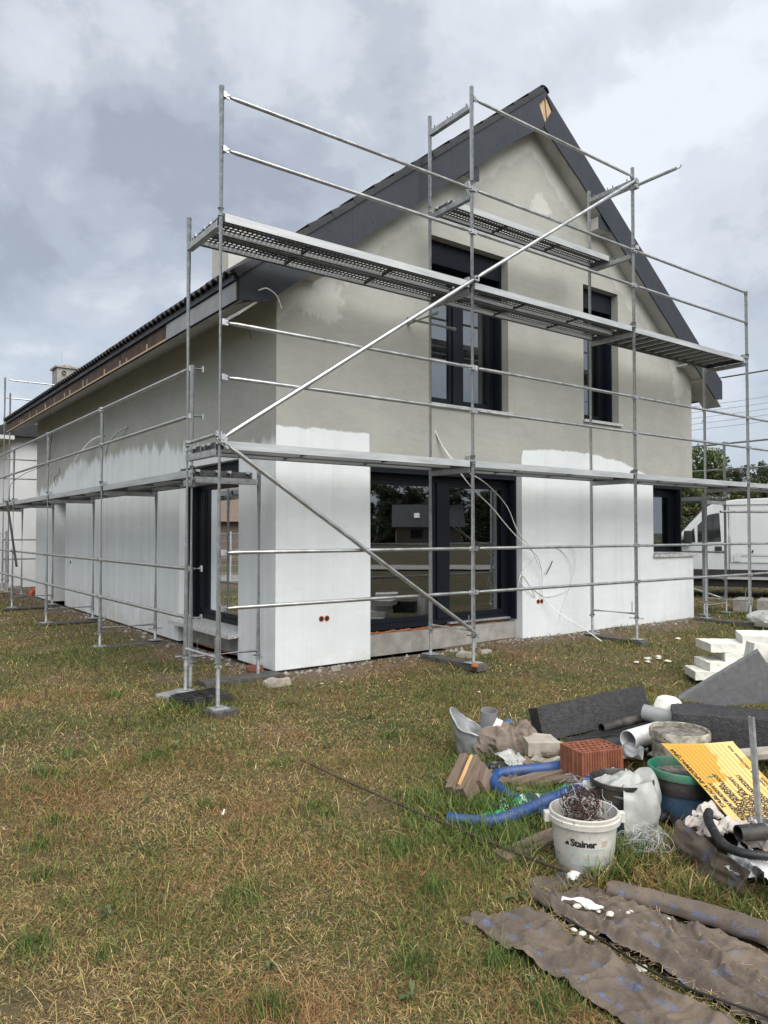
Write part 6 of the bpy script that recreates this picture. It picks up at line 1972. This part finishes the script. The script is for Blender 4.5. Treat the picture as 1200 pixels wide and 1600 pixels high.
# ---- wood offcuts, stones, bags left of the block
wb = thing('timber_offcut', 'nailed pair of short weathered planks with a split pale edge, left of the hose loop', 'timber', (3.12, 3.33, .0), R(28))
rb('board', (.30, .05, .15), 'greywood', (0, .05, .10), (R(-18), R(-25), 0), parent=wb, amp=.004, div=.05)
rb('board', (.30, .05, .15), 'greywood', (.01, -.015, .095), (R(-18), R(-25), 0), parent=wb, amp=.004, div=.05, seed=4)
rb('split_edge', (.26, .012, .02), 'freshwood', (-.015, .018, .165), (R(-18), R(-25), 0), parent=wb, amp=.003, div=.04)
rb('cross_board', (.18, .16, .03), 'greywood', (.12, -.07, .07), (R(60), R(-20), R(10)), parent=wb, amp=.003, div=.05)
rb('plank', (.42, .10, .04), 'greywood', (3.60, 3.22, .05), (0, R(-4), R(-8)), 'grey plank lying inside the blue hose loop', 'plank', amp=.004, div=.05, seed=7)
rb('plank', (.40, .10, .035), 'greywood', (2.82, 2.57, .035), (R(4), R(-4), R(-4)), 'broken brown plank on the grass left of the white bucket', 'plank', amp=.006, div=.04, seed=9)
rb('stone', (.24, .17, .09), 'stone', (4.02, 3.56, .11), (.1, .05, -.4), 'flat pale stone resting behind the hose loop', 'stone', amp=.022, div=.05, seed=2, freq=5)
rb('stone', (.20, .15, .07), 'stone', (3.93, 3.44, .03), (0, -.1, .3), 'pale stone slab under the flat stone', 'stone', amp=.02, div=.05, seed=6, freq=5)
# crushed metal bucket with torn brown paper sack
cb = thing('crushed_bucket', 'crushed galvanised bucket with a bent up rim at the far left of the pile', 'bucket', (3.72, 3.93, 0.0))
mb = MB()
def crushed(u, v):
    t = u * 2 * math.pi
    r = .11 + .05 * v; d = 1 - .45 * max(0, math.cos(t + .6)) * (1 - v * .3)
    rim = .20 + .13 * max(0, math.cos(t - 2.2)) ** 2 - .07 * max(0, math.cos(t + .8))
    k = .012 * mnoise.noise(V(math.cos(t) * 3, math.sin(t) * 3, v * 4))
    return ((r * d + k) * math.cos(t), (r * d + k) * math.sin(t), v * rim)
mb.sheet(48, 16, crushed, .003); mb.build('body', MATS['zinc'], cb, smooth=50)
mb = MB(); mb.path([V(crushed(i / 48, 1.0)) for i in range(48)], .006, 6, closed=True); mb.build('rim', MATS['galv_dull'], cb, smooth=60)
crumple('paper_sack', 'sackcloth', (3.83, 3.76, 0.0), (.18, .13, .15), 'torn crumpled brown paper sack against the crushed bucket', 'sack', 21, .45, 4, fq=1.2)
crumple('paper_sack', 'sackcloth', (3.99, 3.72, 0.0), (.15, .13, .14), 'brown crumpled sack end beside the pale stones', 'sack', 27, .35, 5)
rb('foam_offcut', (.07, .05, .09), 'eps', (3.78, 3.74, .24), (.4, .3, .8), 'cream foam piece in front of the grey pipe stub', 'foam', amp=.015, div=.02, seed=3)
crumple('plastic_wad', 'blue_tub', (4.0, 3.86, .20), (.05, .03, .02), 'small blue and orange wrapper behind the brown sack', 'plastic', 4, .4, 3)
mb = MB()
def gbag(u, v):
    p = bil((2.93, 3.02, 0), (3.18, 3.12, 0), (3.62, 2.94, 0), (3.25, 2.80, 0), u, v)
    z = .03 + .05 * math.sin(math.pi * u) * math.sin(math.pi * v) + .03 * mnoise.noise(V(u * 6, v * 6, 2)) + .015 * mnoise.noise(V(u * 14, v * 13, 5))
    return (p.x, p.y, max(.008, z))
mb.sheet(36, 44, gbag, .002); tag(mb.build('printed_bag', MATS['printed_film'], None, smooth=60), 'dark green printed plastic bag under the blue hose', 'bag')
fabric('green_film', 'green_film', (2.98, 2.96, .01), .22, .14, 'bright green crumpled film at the left end of the printed bag', 'plastic', 6, .25, 18, lift=.5)
fabric('green_film', 'green_film', (3.60, 2.99, .02), .24, .10, 'bright green crumpled film in front of the clay block', 'plastic', 9, .25, 18, (0, 0, -.2), lift=.5)
# loose grey wires
def tangle(c, R0, n, label, mt='grey_wire', r=.0013, seed=0):
    rr = random.Random(seed); mb = MB()
    for k in range(n):
        ax = rotm(rr.uniform(-.8, .8), rr.uniform(-.8, .8), rr.uniform(0, 6)); q = V(rr.gauss(0, R0 * .5), rr.gauss(0, R0 * .5), rr.uniform(0, R0 * .4)); rad_ = rr.uniform(.4, 1) * R0
        pts = []
        for i in range(20):
            t = i * .5; p = q + ax @ V(rad_ * math.cos(t), rad_ * math.sin(t) * .8, .004 * i) + V(rr.gauss(0, .004), rr.gauss(0, .004), 0)
            p.z = max(p.z, .006 - c[2]) if c[2] < .1 else p.z
            pts.append(p)
        mb.path(pts, r, 4)
    o = mb.build('wire_tangle', MATS[mt], None, smooth=60); o.location = c
    return tag(o, label, 'wire')
tangle((3.19, 2.17, .05), .075, 26, 'tangle of thin grey wire in the grass right of the white bucket', seed=1)
tangle((3.14, 2.40, .10), .07, 18, 'fine grey wire caught between the two buckets', seed=2)
tangle((3.50, 2.80, .10), .06, 10, 'wire strands wound over the blue hose by the clay block', seed=5)
# long thin rod across the lawn
wire('long_rod', [(2.605, 4.46, .045), (2.63, 3.9, .035), (2.655, 3.33, .035), (2.665, 2.67, .055), (2.71, 2.35, .05), (2.72, 2.10, .07)], .0075, 'steel_rod', 'long thin dark rod lying from the lawn to the groundsheet', 'rod')
wire('long_rod', [(2.40, 2.02, .05), (2.36, 1.75, .055), (2.345, 1.50, .055), (2.42, 1.22, .055), (2.52, .9, .05)], .0045, 'dark_cable', 'black thin cable running along the fold of the groundsheet', 'cable')
crumple('dry_hay', 'crumb', (2.36, 1.62, .03), (.02, .02, .01), 'pale dry stalk crumb on the groundsheet fold', 'crumb', 3, .3, 2)
# terracotta pipe stub and rubble by the near corner of the house
tp = thing('pipe_stub', 'terracotta pipe stub in the soil by the inner scaffold foot', 'pipe', (3.66, 7.25, .06))
mb = MB(); mb.ring((0, 0, 0), (0, 0, .11), .08, .065, 22); mb.build('pipe_wall', MATS['terracotta'], tp, smooth=40)
mb = MB(); mb.ring((0, 0, .07), (0, 0, .112), .092, .0805, 22); mb.build('collar', MATS['terracotta'], tp, smooth=40)
for k, (x, y, s) in enumerate(((3.55, 6.55, .16), (4.45, 6.86, .10), (6.1, 6.55, .14), (6.45, 6.6, .10))):
    rb('soil_clod', (s * 1.5, s, s * .5), 'stone', (x, y, ground_z(x, y) + .015), (0, 0, k), ['flat pale clod beside the dark plank at the near corner', 'small clod under the white corner of the house', 'larger clod between the scaffold feet by the patio window', 'smaller clod right of the scaffold foot by the patio window'][k], 'clod', amp=.03 * s / .15, div=.04, seed=k, freq=8)
mb = MB(); mb.lathe([(0.03, 0), (.045, .02), (.03, .05), (.0, .055)], 10, wob=.2)
o = mb.build('foam_lump', MATS['foam_orange'], None, smooth=60); o.location = (5.58, 5.86, ground_z(5.6, 5.9) + .06); tag(o, 'orange foam lump beside the scaffold foot by the patio window', 'foam')

# ---- small odds and ends wedged between the larger pieces of the pile
rk = random.Random(44)
def scatter(n, cx, cy, sx, sy, z):
    return [(cx + rk.gauss(0, sx), cy + rk.gauss(0, sy), z + rk.uniform(0, .04)) for _ in range(n)]
for k, (x, y, z) in enumerate(scatter(9, 4.35, 3.30, .28, .22, .03) + scatter(7, 3.45, 3.35, .22, .16, .02)):
    rb('wood_scrap', (rk.uniform(.14, .34), rk.uniform(.03, .07), rk.uniform(.012, .03)), 'greywood', (x, y, z), (rk.uniform(-.25, .25), rk.uniform(-.3, .3), rk.uniform(0, 3.1)),
       'splintered wood scrap wedged low in the rubbish pile', 'scrap', group='wood scraps in the pile', amp=.006, div=.03, seed=k)
for k, (x, y, z) in enumerate(scatter(8, 4.30, 3.0, .25, .30, .02) + scatter(6, 4.9, 3.0, .3, .25, .03)):
    s_ = rk.uniform(.05, .12)
    rb('rubble_bit', (s_, s_ * .8, s_ * .6), rk.choice(['concrete', 'stone', 'clay']), (x, y, z), (rk.uniform(-.4, .4), rk.uniform(-.4, .4), rk.uniform(0, 3)),
       'small broken masonry bit lying in the rubbish pile', 'rubble', group='rubble bits in the pile', amp=.018, div=.025, seed=k, freq=16)
for k, (x, y, z) in enumerate(scatter(6, 4.45, 3.2, .22, .25, .04) + scatter(4, 3.75, 2.15, .12, .12, .03) + scatter(4, 3.55, 3.45, .15, .12, .02)):
    fabric('plastic_scrap', rk.choice(['black_film', 'black_film', 'geotextile', 'bag_film', 'pvc_grey']), (x, y, z), rk.uniform(.14, .30), rk.uniform(.10, .20),
       'crumpled plastic scrap stuffed between the rubbish', 'scrap', k + 60, .22, 16, (rk.uniform(-.3, .3), rk.uniform(-.3, .3), rk.uniform(0, 6)), 'plastic scraps in the pile', lift=.35)
# ------------------------------------------------------------------ grass
def build_grass():
    rng = np.random.default_rng(7)
    fx, fy = math.sin(R(36.64)), math.cos(R(36.64))
    zones = [(1.3, 2.6, 12500, 0.0028), (2.6, 3.8, 10500, 0.0029), (3.8, 5.5, 6800, 0.0034), (5.5, 8, 3600, 0.0046), (8, 12, 1500, 0.0068), (12, 18, 560, 0.011), (18, 32, 130, 0.02)]
    px, py, pw = [], [], []
    half = math.atan(0.52) + 0.14
    a0 = R(90 - 36.64)
    for (r0, r1, dens, wd) in zones:
        area = half * (r1 * r1 - r0 * r0)
        n = int(area * dens)
        r_ = np.sqrt(rng.uniform(r0 * r0, r1 * r1, n)); th = rng.uniform(a0 - half, a0 + half, n)
        px.append(r_ * np.cos(th)); py.append(r_ * np.sin(th)); pw.append(np.full(n, wd))
    # a second, flat layer of dead thatch under the standing blades
    for (r0, r1, dens, wd) in ((1.3, 2.6, 9000, .0034), (2.6, 3.8, 6500, .0036), (3.8, 5.5, 3600, .0042), (5.5, 8, 1500, .006)):
        n = int(half * (r1 * r1 - r0 * r0) * dens)
        r_ = np.sqrt(rng.uniform(r0 * r0, r1 * r1, n)); th = rng.uniform(a0 - half, a0 + half, n)
        px.append(r_ * np.cos(th)); py.append(r_ * np.sin(th)); pw.append(np.full(n, -wd))
    X = np.concatenate(px); Y = np.concatenate(py); Wd = np.concatenate(pw)
    # not inside buildings or under the cloth
    keep = ~((X > 3.78) & (X < 11.9) & (Y > 7.0) & (Y < 18.8))
    def inpoly(P):
        m = np.zeros(len(X), bool); n = len(P)
        for i in range(n):
            x1, y1 = P[i]; x2, y2 = P[(i + 1) % n]
            c = ((y1 > Y) != (y2 > Y)) & (X < (x2 - x1) * (Y - y1) / (y2 - y1 + 1e-12) + x1)
            m ^= c
        return m
    for P in GEO_POLYS: keep &= ~inpoly(P)
    for (cx, cy, r) in ((2.90, 2.30, .15), (3.42, 2.46, .15), (3.86, 2.36, .18), (4.52, 2.80, .18), (3.62, 1.82, .25)):
        keep &= (X - cx) ** 2 + (Y - cy) ** 2 > r * r
    X, Y, Wd = X[keep], Y[keep], Wd[keep]
    n = len(X)
    nz = mnoise.noise
    n1 = np.array([nz(V(x * .9, y * .9, 0.3)) + .5 * nz(V(x * 2.3, y * 2.3, 5)) + .35 * nz(V(x * 5.5, y * 5.5, 2)) for x, y in zip(X, Y)])   # green patches
    n2 = np.array([nz(V(x * 1.3 + 9, y * 1.3, 4)) + .4 * nz(V(x * 4, y * 4, 8)) for x, y in zip(X, Y)])                                    # length / bare
    dxy = np.maximum(np.maximum(3.8 - X, X - 11.86), 7.05 - Y)
    dedge = dxy + .55 * n2
    barep = np.clip((0.62 - dedge) / .5, 0, 1)
    hole = np.clip((-0.42 - n2) / .25, 0, 1) * .75
    keep = rng.random(n) > np.maximum(barep * .93, hole)
    X, Y, Wd, n1, n2, dxy = [q[keep] for q in (X, Y, Wd, n1, n2, dxy)]
    n = len(X)
    Z = np.array([ground_z(x, y) for x, y in zip(X, Y)])
    # lush growth around the rubbish, a few tufts elsewhere
    lush = np.zeros(n)
    for (cx, cy, rx, ry, s) in ((3.0, 2.15, .55, .35, 1.0), (3.02, 1.78, .28, .40, .8), (3.25, 2.95, .6, .4, .75), (2.72, 2.75, .3, .5, .6), (2.9, 3.3, .3, .35, .6), (3.7, 3.7, .35, .3, .55), (2.38, 6.2, .18, .2, .7), (2.55, 6.05, .2, .14, .6), (3.6, 2.72, .3, .2, .6), (4.2, 3.5, .3, .2, .5), (3.9, 3.2, .6, .5, .4), (5.0, 4.1, .6, .3, .4), (8.6, 6.0, .25, .2, .7), (12.5, 6.2, 1.0, .8, .5), (2.72, 1.98, .12, .16, .0)):
        d = ((X - cx) / rx) ** 2 + ((Y - cy) / ry) ** 2
        lush = np.maximum(lush, s * np.exp(-d * 1.1))
    tuft = np.zeros(n)
    tr = np.random.default_rng(3)
    T = [(1.89, 5.21, .10), (2.07, 6.86, .12), (1.0, 4.4, .08), (2.35, 3.0, .09), (1.45, 3.0, .08), (1.75, 2.15, .09), (1.2, 2.25, .08), (.85, 2.9, .07), (2.0, 2.0, .10), (2.1, 1.75, .08), (1.95, 1.7, .08)]
    T += [(tr.uniform(0.2, 5.5), tr.uniform(2.2, 6.2), tr.uniform(.04, .09)) for _ in range(46)]
    for (cx, cy, r) in T:
        tuft = np.maximum(tuft, np.exp(-((X - cx) ** 2 + (Y - cy) ** 2) / (r * r)))
    wv = X * fx + Y * fy
    zone = .36 * np.clip((wv - 4.4) / 1.5, 0, 1) + .34 * np.exp(-(((X - 3.2) / 1.3) ** 2 + ((Y - 2.9) / 1.0) ** 2)) + .12 * np.exp(-((wv - 2.2) / .35) ** 2)
    zone = zone - .16 * np.clip((2.3 - X) / 1.0, 0, 1) * np.clip((4.6 - wv) / 1.5, 0, 1)
    g = np.clip(.16 + .85 * n1 + zone + .75 * lush + .85 * tuft, 0, .97)
    flat = Wd < 0; Wd = np.abs(Wd)
    green = (rng.random(n) < g) & ~(flat & (rng.random(n) < .75))
    u = rng.random(n); u2 = rng.random(n)
    L = (.016 + .040 * u ** 1.4) * (1 + .5 * np.clip(n2, -.5, 1))
    L = L * (1 + .35 * green) + lush * (.03 + .13 * u2) + tuft * .05 * u2
    L = np.where(flat, .02 + .05 * u, L)
    stalk = (rng.random(n) < .03) & ~flat
    L = np.where(stalk, L + .05 + .07 * u2, L)
    lean = np.where(green, rng.uniform(.35, 1.35, n), rng.uniform(.85, 1.6, n))          # from vertical
    lean = np.where(stalk, rng.uniform(.7, 1.5, n), lean)
    lean = lean * (1 - .35 * np.maximum(lush, tuft))
    lean = np.where(flat, rng.uniform(1.35, 1.6, n), lean)
    az = rng.uniform(0, 2 * math.pi, n)
    bend = rng.uniform(.2, .9, n)
    Wb = Wd * rng.uniform(.7, 1.4, n) * (1 + .9 * lush) * np.where(stalk, .8, 1)
    hx, hy = np.cos(az), np.sin(az)
    s1, c1 = np.sin(lean * (1 - bend * .35)), np.cos(lean * (1 - bend * .35))
    l2 = np.minimum(lean * (1 + bend * .5), 1.75)
    s2, c2 = np.sin(l2), np.cos(l2)
    P0 = np.stack([X, Y, Z - .004], 1)
    P1 = P0 + np.stack([hx * s1, hy * s1, c1], 1) * (L * .55)[:, None]
    P2 = P1 + np.stack([hx * s2, hy * s2, c2], 1) * (L * .45)[:, None]
    low = Z + .004
    P1[:, 2] = np.maximum(P1[:, 2], low); P2[:, 2] = np.maximum(P2[:, 2], low)
    tw = rng.uniform(-.6, .6, n)
    sx = np.stack([-np.sin(az + tw), np.cos(az + tw), .25 * np.sin(tw * 3)], 1) * (Wb / 2)[:, None]
    verts = np.stack([P0 - sx, P0 + sx, P1 - sx * .8, P1 + sx * .8, P2], 1).reshape(-1, 3).astype(np.float32)
    b = (np.arange(n) * 5)[:, None]
    tris = np.concatenate([b + np.array([[0, 1, 3]]), b + np.array([[0, 3, 2]]), b + np.array([[2, 3, 4]])], 1).reshape(-1, 3).astype(np.int32)
    pal_dry = np.array([(.45, .335, .150), (.36, .255, .105), (.29, .190, .080), (.19, .115, .052), (.52, .42, .235), (.27, .22, .080)])
    pal_grn = np.array([(.120, .150, .036), (.085, .120, .026), (.175, .180, .048), (.070, .100, .024), (.195, .190, .062)])
    C = np.where(green[:, None], pal_grn[rng.integers(0, 5, n)], pal_dry[rng.choice(6, n, p=[.24, .22, .18, .14, .08, .14])])
    C = np.where((flat & ~green)[:, None], C * .62 + .38 * np.array([.17, .125, .068]), C)
    rich = np.clip(lush + tuft, 0, 1)[:, None]
    C = np.where(green[:, None], C * (1 - rich) + rich * np.array([.075, .125, .028]) * (.7 + .7 * u2[:, None]), C)
    C = C * (.55 + 1.05 * rng.random(n) ** 1.4)[:, None]
    rust = np.clip((n2 + .02) * 1.5, 0, .8)[:, None] * (~green)[:, None]
    C = C * (1 - rust) + rust * np.array([.29, .165, .075]) * (.6 + .7 * u2[:, None])
    cols = np.concatenate([np.repeat(C, 5, 0), np.ones((n * 5, 1))], 1).astype(np.float32)
    me = bpy.data.meshes.new('grass')
    me.vertices.add(len(verts)); me.vertices.foreach_set('co', verts.ravel())
    me.loops.add(len(tris) * 3); me.loops.foreach_set('vertex_index', tris.ravel())
    me.polygons.add(len(tris)); me.polygons.foreach_set('loop_start', np.arange(0, len(tris) * 3, 3, dtype=np.int32))
    me.polygons.foreach_set('use_smooth', np.ones(len(tris), bool))
    at = me.attributes.new('Col', 'FLOAT_COLOR', 'POINT'); at.data.foreach_set('color', cols.ravel())
    me.materials.append(MATS['grass']); me.update(calc_edges=True)
    o = link('grass', me)
    tag(o, 'patchy lawn of dry straw and green grass', 'grass', kind='stuff')
    print('grass blades', n, 'tris', len(tris))
build_grass()

def broad_leaves():
    """flat rosettes of weeds in the lawn, one mesh"""
    rr = random.Random(9); mb = MB()
    spots = [(2.42, 2.28, .10), (2.0, 1.82, .05), (1.62, 2.02, .06), (2.75, 2.85, .09), (1.3, 2.45, .05), (2.05, 5.3, .08), (.95, 3.2, .06), (3.0, 4.7, .08), (2.55, 2.62, .06), (3.7, 5.2, .08), (1.5, 4.4, .06), (2.2, 3.4, .05), (3.3, 5.9, .09), (1.1, 5.3, .08)]
    for (x, y, r) in spots:
        for k in range(7):
            r = r if k else r * .7
            a = rr.uniform(0, 6.28); d = V(math.cos(a), math.sin(a), 0); s = V(-d.y, d.x, 0); L = r * rr.uniform(.6, 1.2); w = L * .22
            p = V(x, y, ground_z(x, y) + .008) + d * r * .15; h = rr.uniform(.01, .04)
            b = len(mb.v)
            q = [p, p + d * L * .4 + s * w + V(0, 0, h), p + d * L * .4 - s * w + V(0, 0, h), p + d * L * .8 + s * w * .8 + V(0, 0, h * 1.1), p + d * L * .8 - s * w * .8 + V(0, 0, h * 1.1), p + d * L + V(0, 0, h * .7)]
            mb.add(q, [(0, 1, 2), (1, 3, 4, 2), (3, 5, 4)])
    mat('weed', (.060, .085, .026), (.105, .130, .045), .6, 0, 20, trans=.2)
    tag(mb.build('weeds', MATS['weed'], None, smooth=60), 'flat broad leaved weeds scattered in the lawn', 'weeds', kind='stuff')
broad_leaves()

def wall_gravel():
    """broken render, pebbles and soil crumbs along the foot of the walls: one mass"""
    rr = random.Random(31); mb = MB()
    def bit(x, y, s):
        z = ground_z(x, y); n = 5; a0 = rr.uniform(0, 6)
        vs = [(x + s * rr.uniform(.7, 1.2) * math.cos(a0 + k * 6.283 / n), y + s * rr.uniform(.5, 1.1) * math.sin(a0 + k * 6.283 / n), z - .004) for k in range(n)] + [(x + rr.uniform(-.3, .3) * s, y, z + s * rr.uniform(.35, .9))]
        mb.add(vs, [(k, (k + 1) % n, n) for k in range(n)], 0 if rr.random() < .72 else 1)
    for k in range(900):
        t = rr.random(); d = abs(rr.gauss(0, .16)) + .005
        bit(3.75 + 8.2 * t, YW - d, rr.uniform(.006, .022) if rr.random() < .9 else rr.uniform(.02, .05))
    for k in range(700):
        d = abs(rr.gauss(0, .16)) + .005
        bit(XW - d, 7.0 + 11.6 * rr.random() ** 1.5, rr.uniform(.006, .022) if rr.random() < .9 else rr.uniform(.02, .05))
    o = mb.build('gravel', [MATS['concrete'], MATS['sackcloth']], None)
    tag(o, 'loose gravel and render crumbs along the foot of the house walls', 'gravel', kind='stuff')
wall_gravel()

def straw_litter():
    """dry stalks blown along the folds of the groundsheet: one mass"""
    rr = random.Random(12); mb = MB()
    for k in range(520):
        t = rr.random(); y = 2.1 - 1.15 * t
        x = 2.385 + .03 * math.sin(y * 5) + rr.gauss(0, .028)
        if rr.random() < .25: x = 2.62 + .12 * t + rr.gauss(0, .12)
        a = rr.uniform(0, 6.28); L = rr.uniform(.015, .06); z = ground_z(x, y) + rr.uniform(.018, .05)
        d = V(math.cos(a), math.sin(a), rr.uniform(-.15, .25)); s_ = V(-d.y, d.x, 0) * .0011
        p = V(x, y, z)
        mb.add([p - s_, p + s_, p + d * L + s_ * .6, p + d * L - s_ * .6], [(0, 1, 2, 3)], 0 if rr.random() < .6 else 1)
    mat('straw_a', (.36, .27, .14), (.46, .36, .20), .7); mat('straw_b', (.20, .13, .07), (.28, .19, .10), .7)
    tag(mb.build('straw', [MATS['straw_a'], MATS['straw_b']], None), 'dry straw blown along the folds of the groundsheet', 'straw', kind='stuff')
straw_litter()
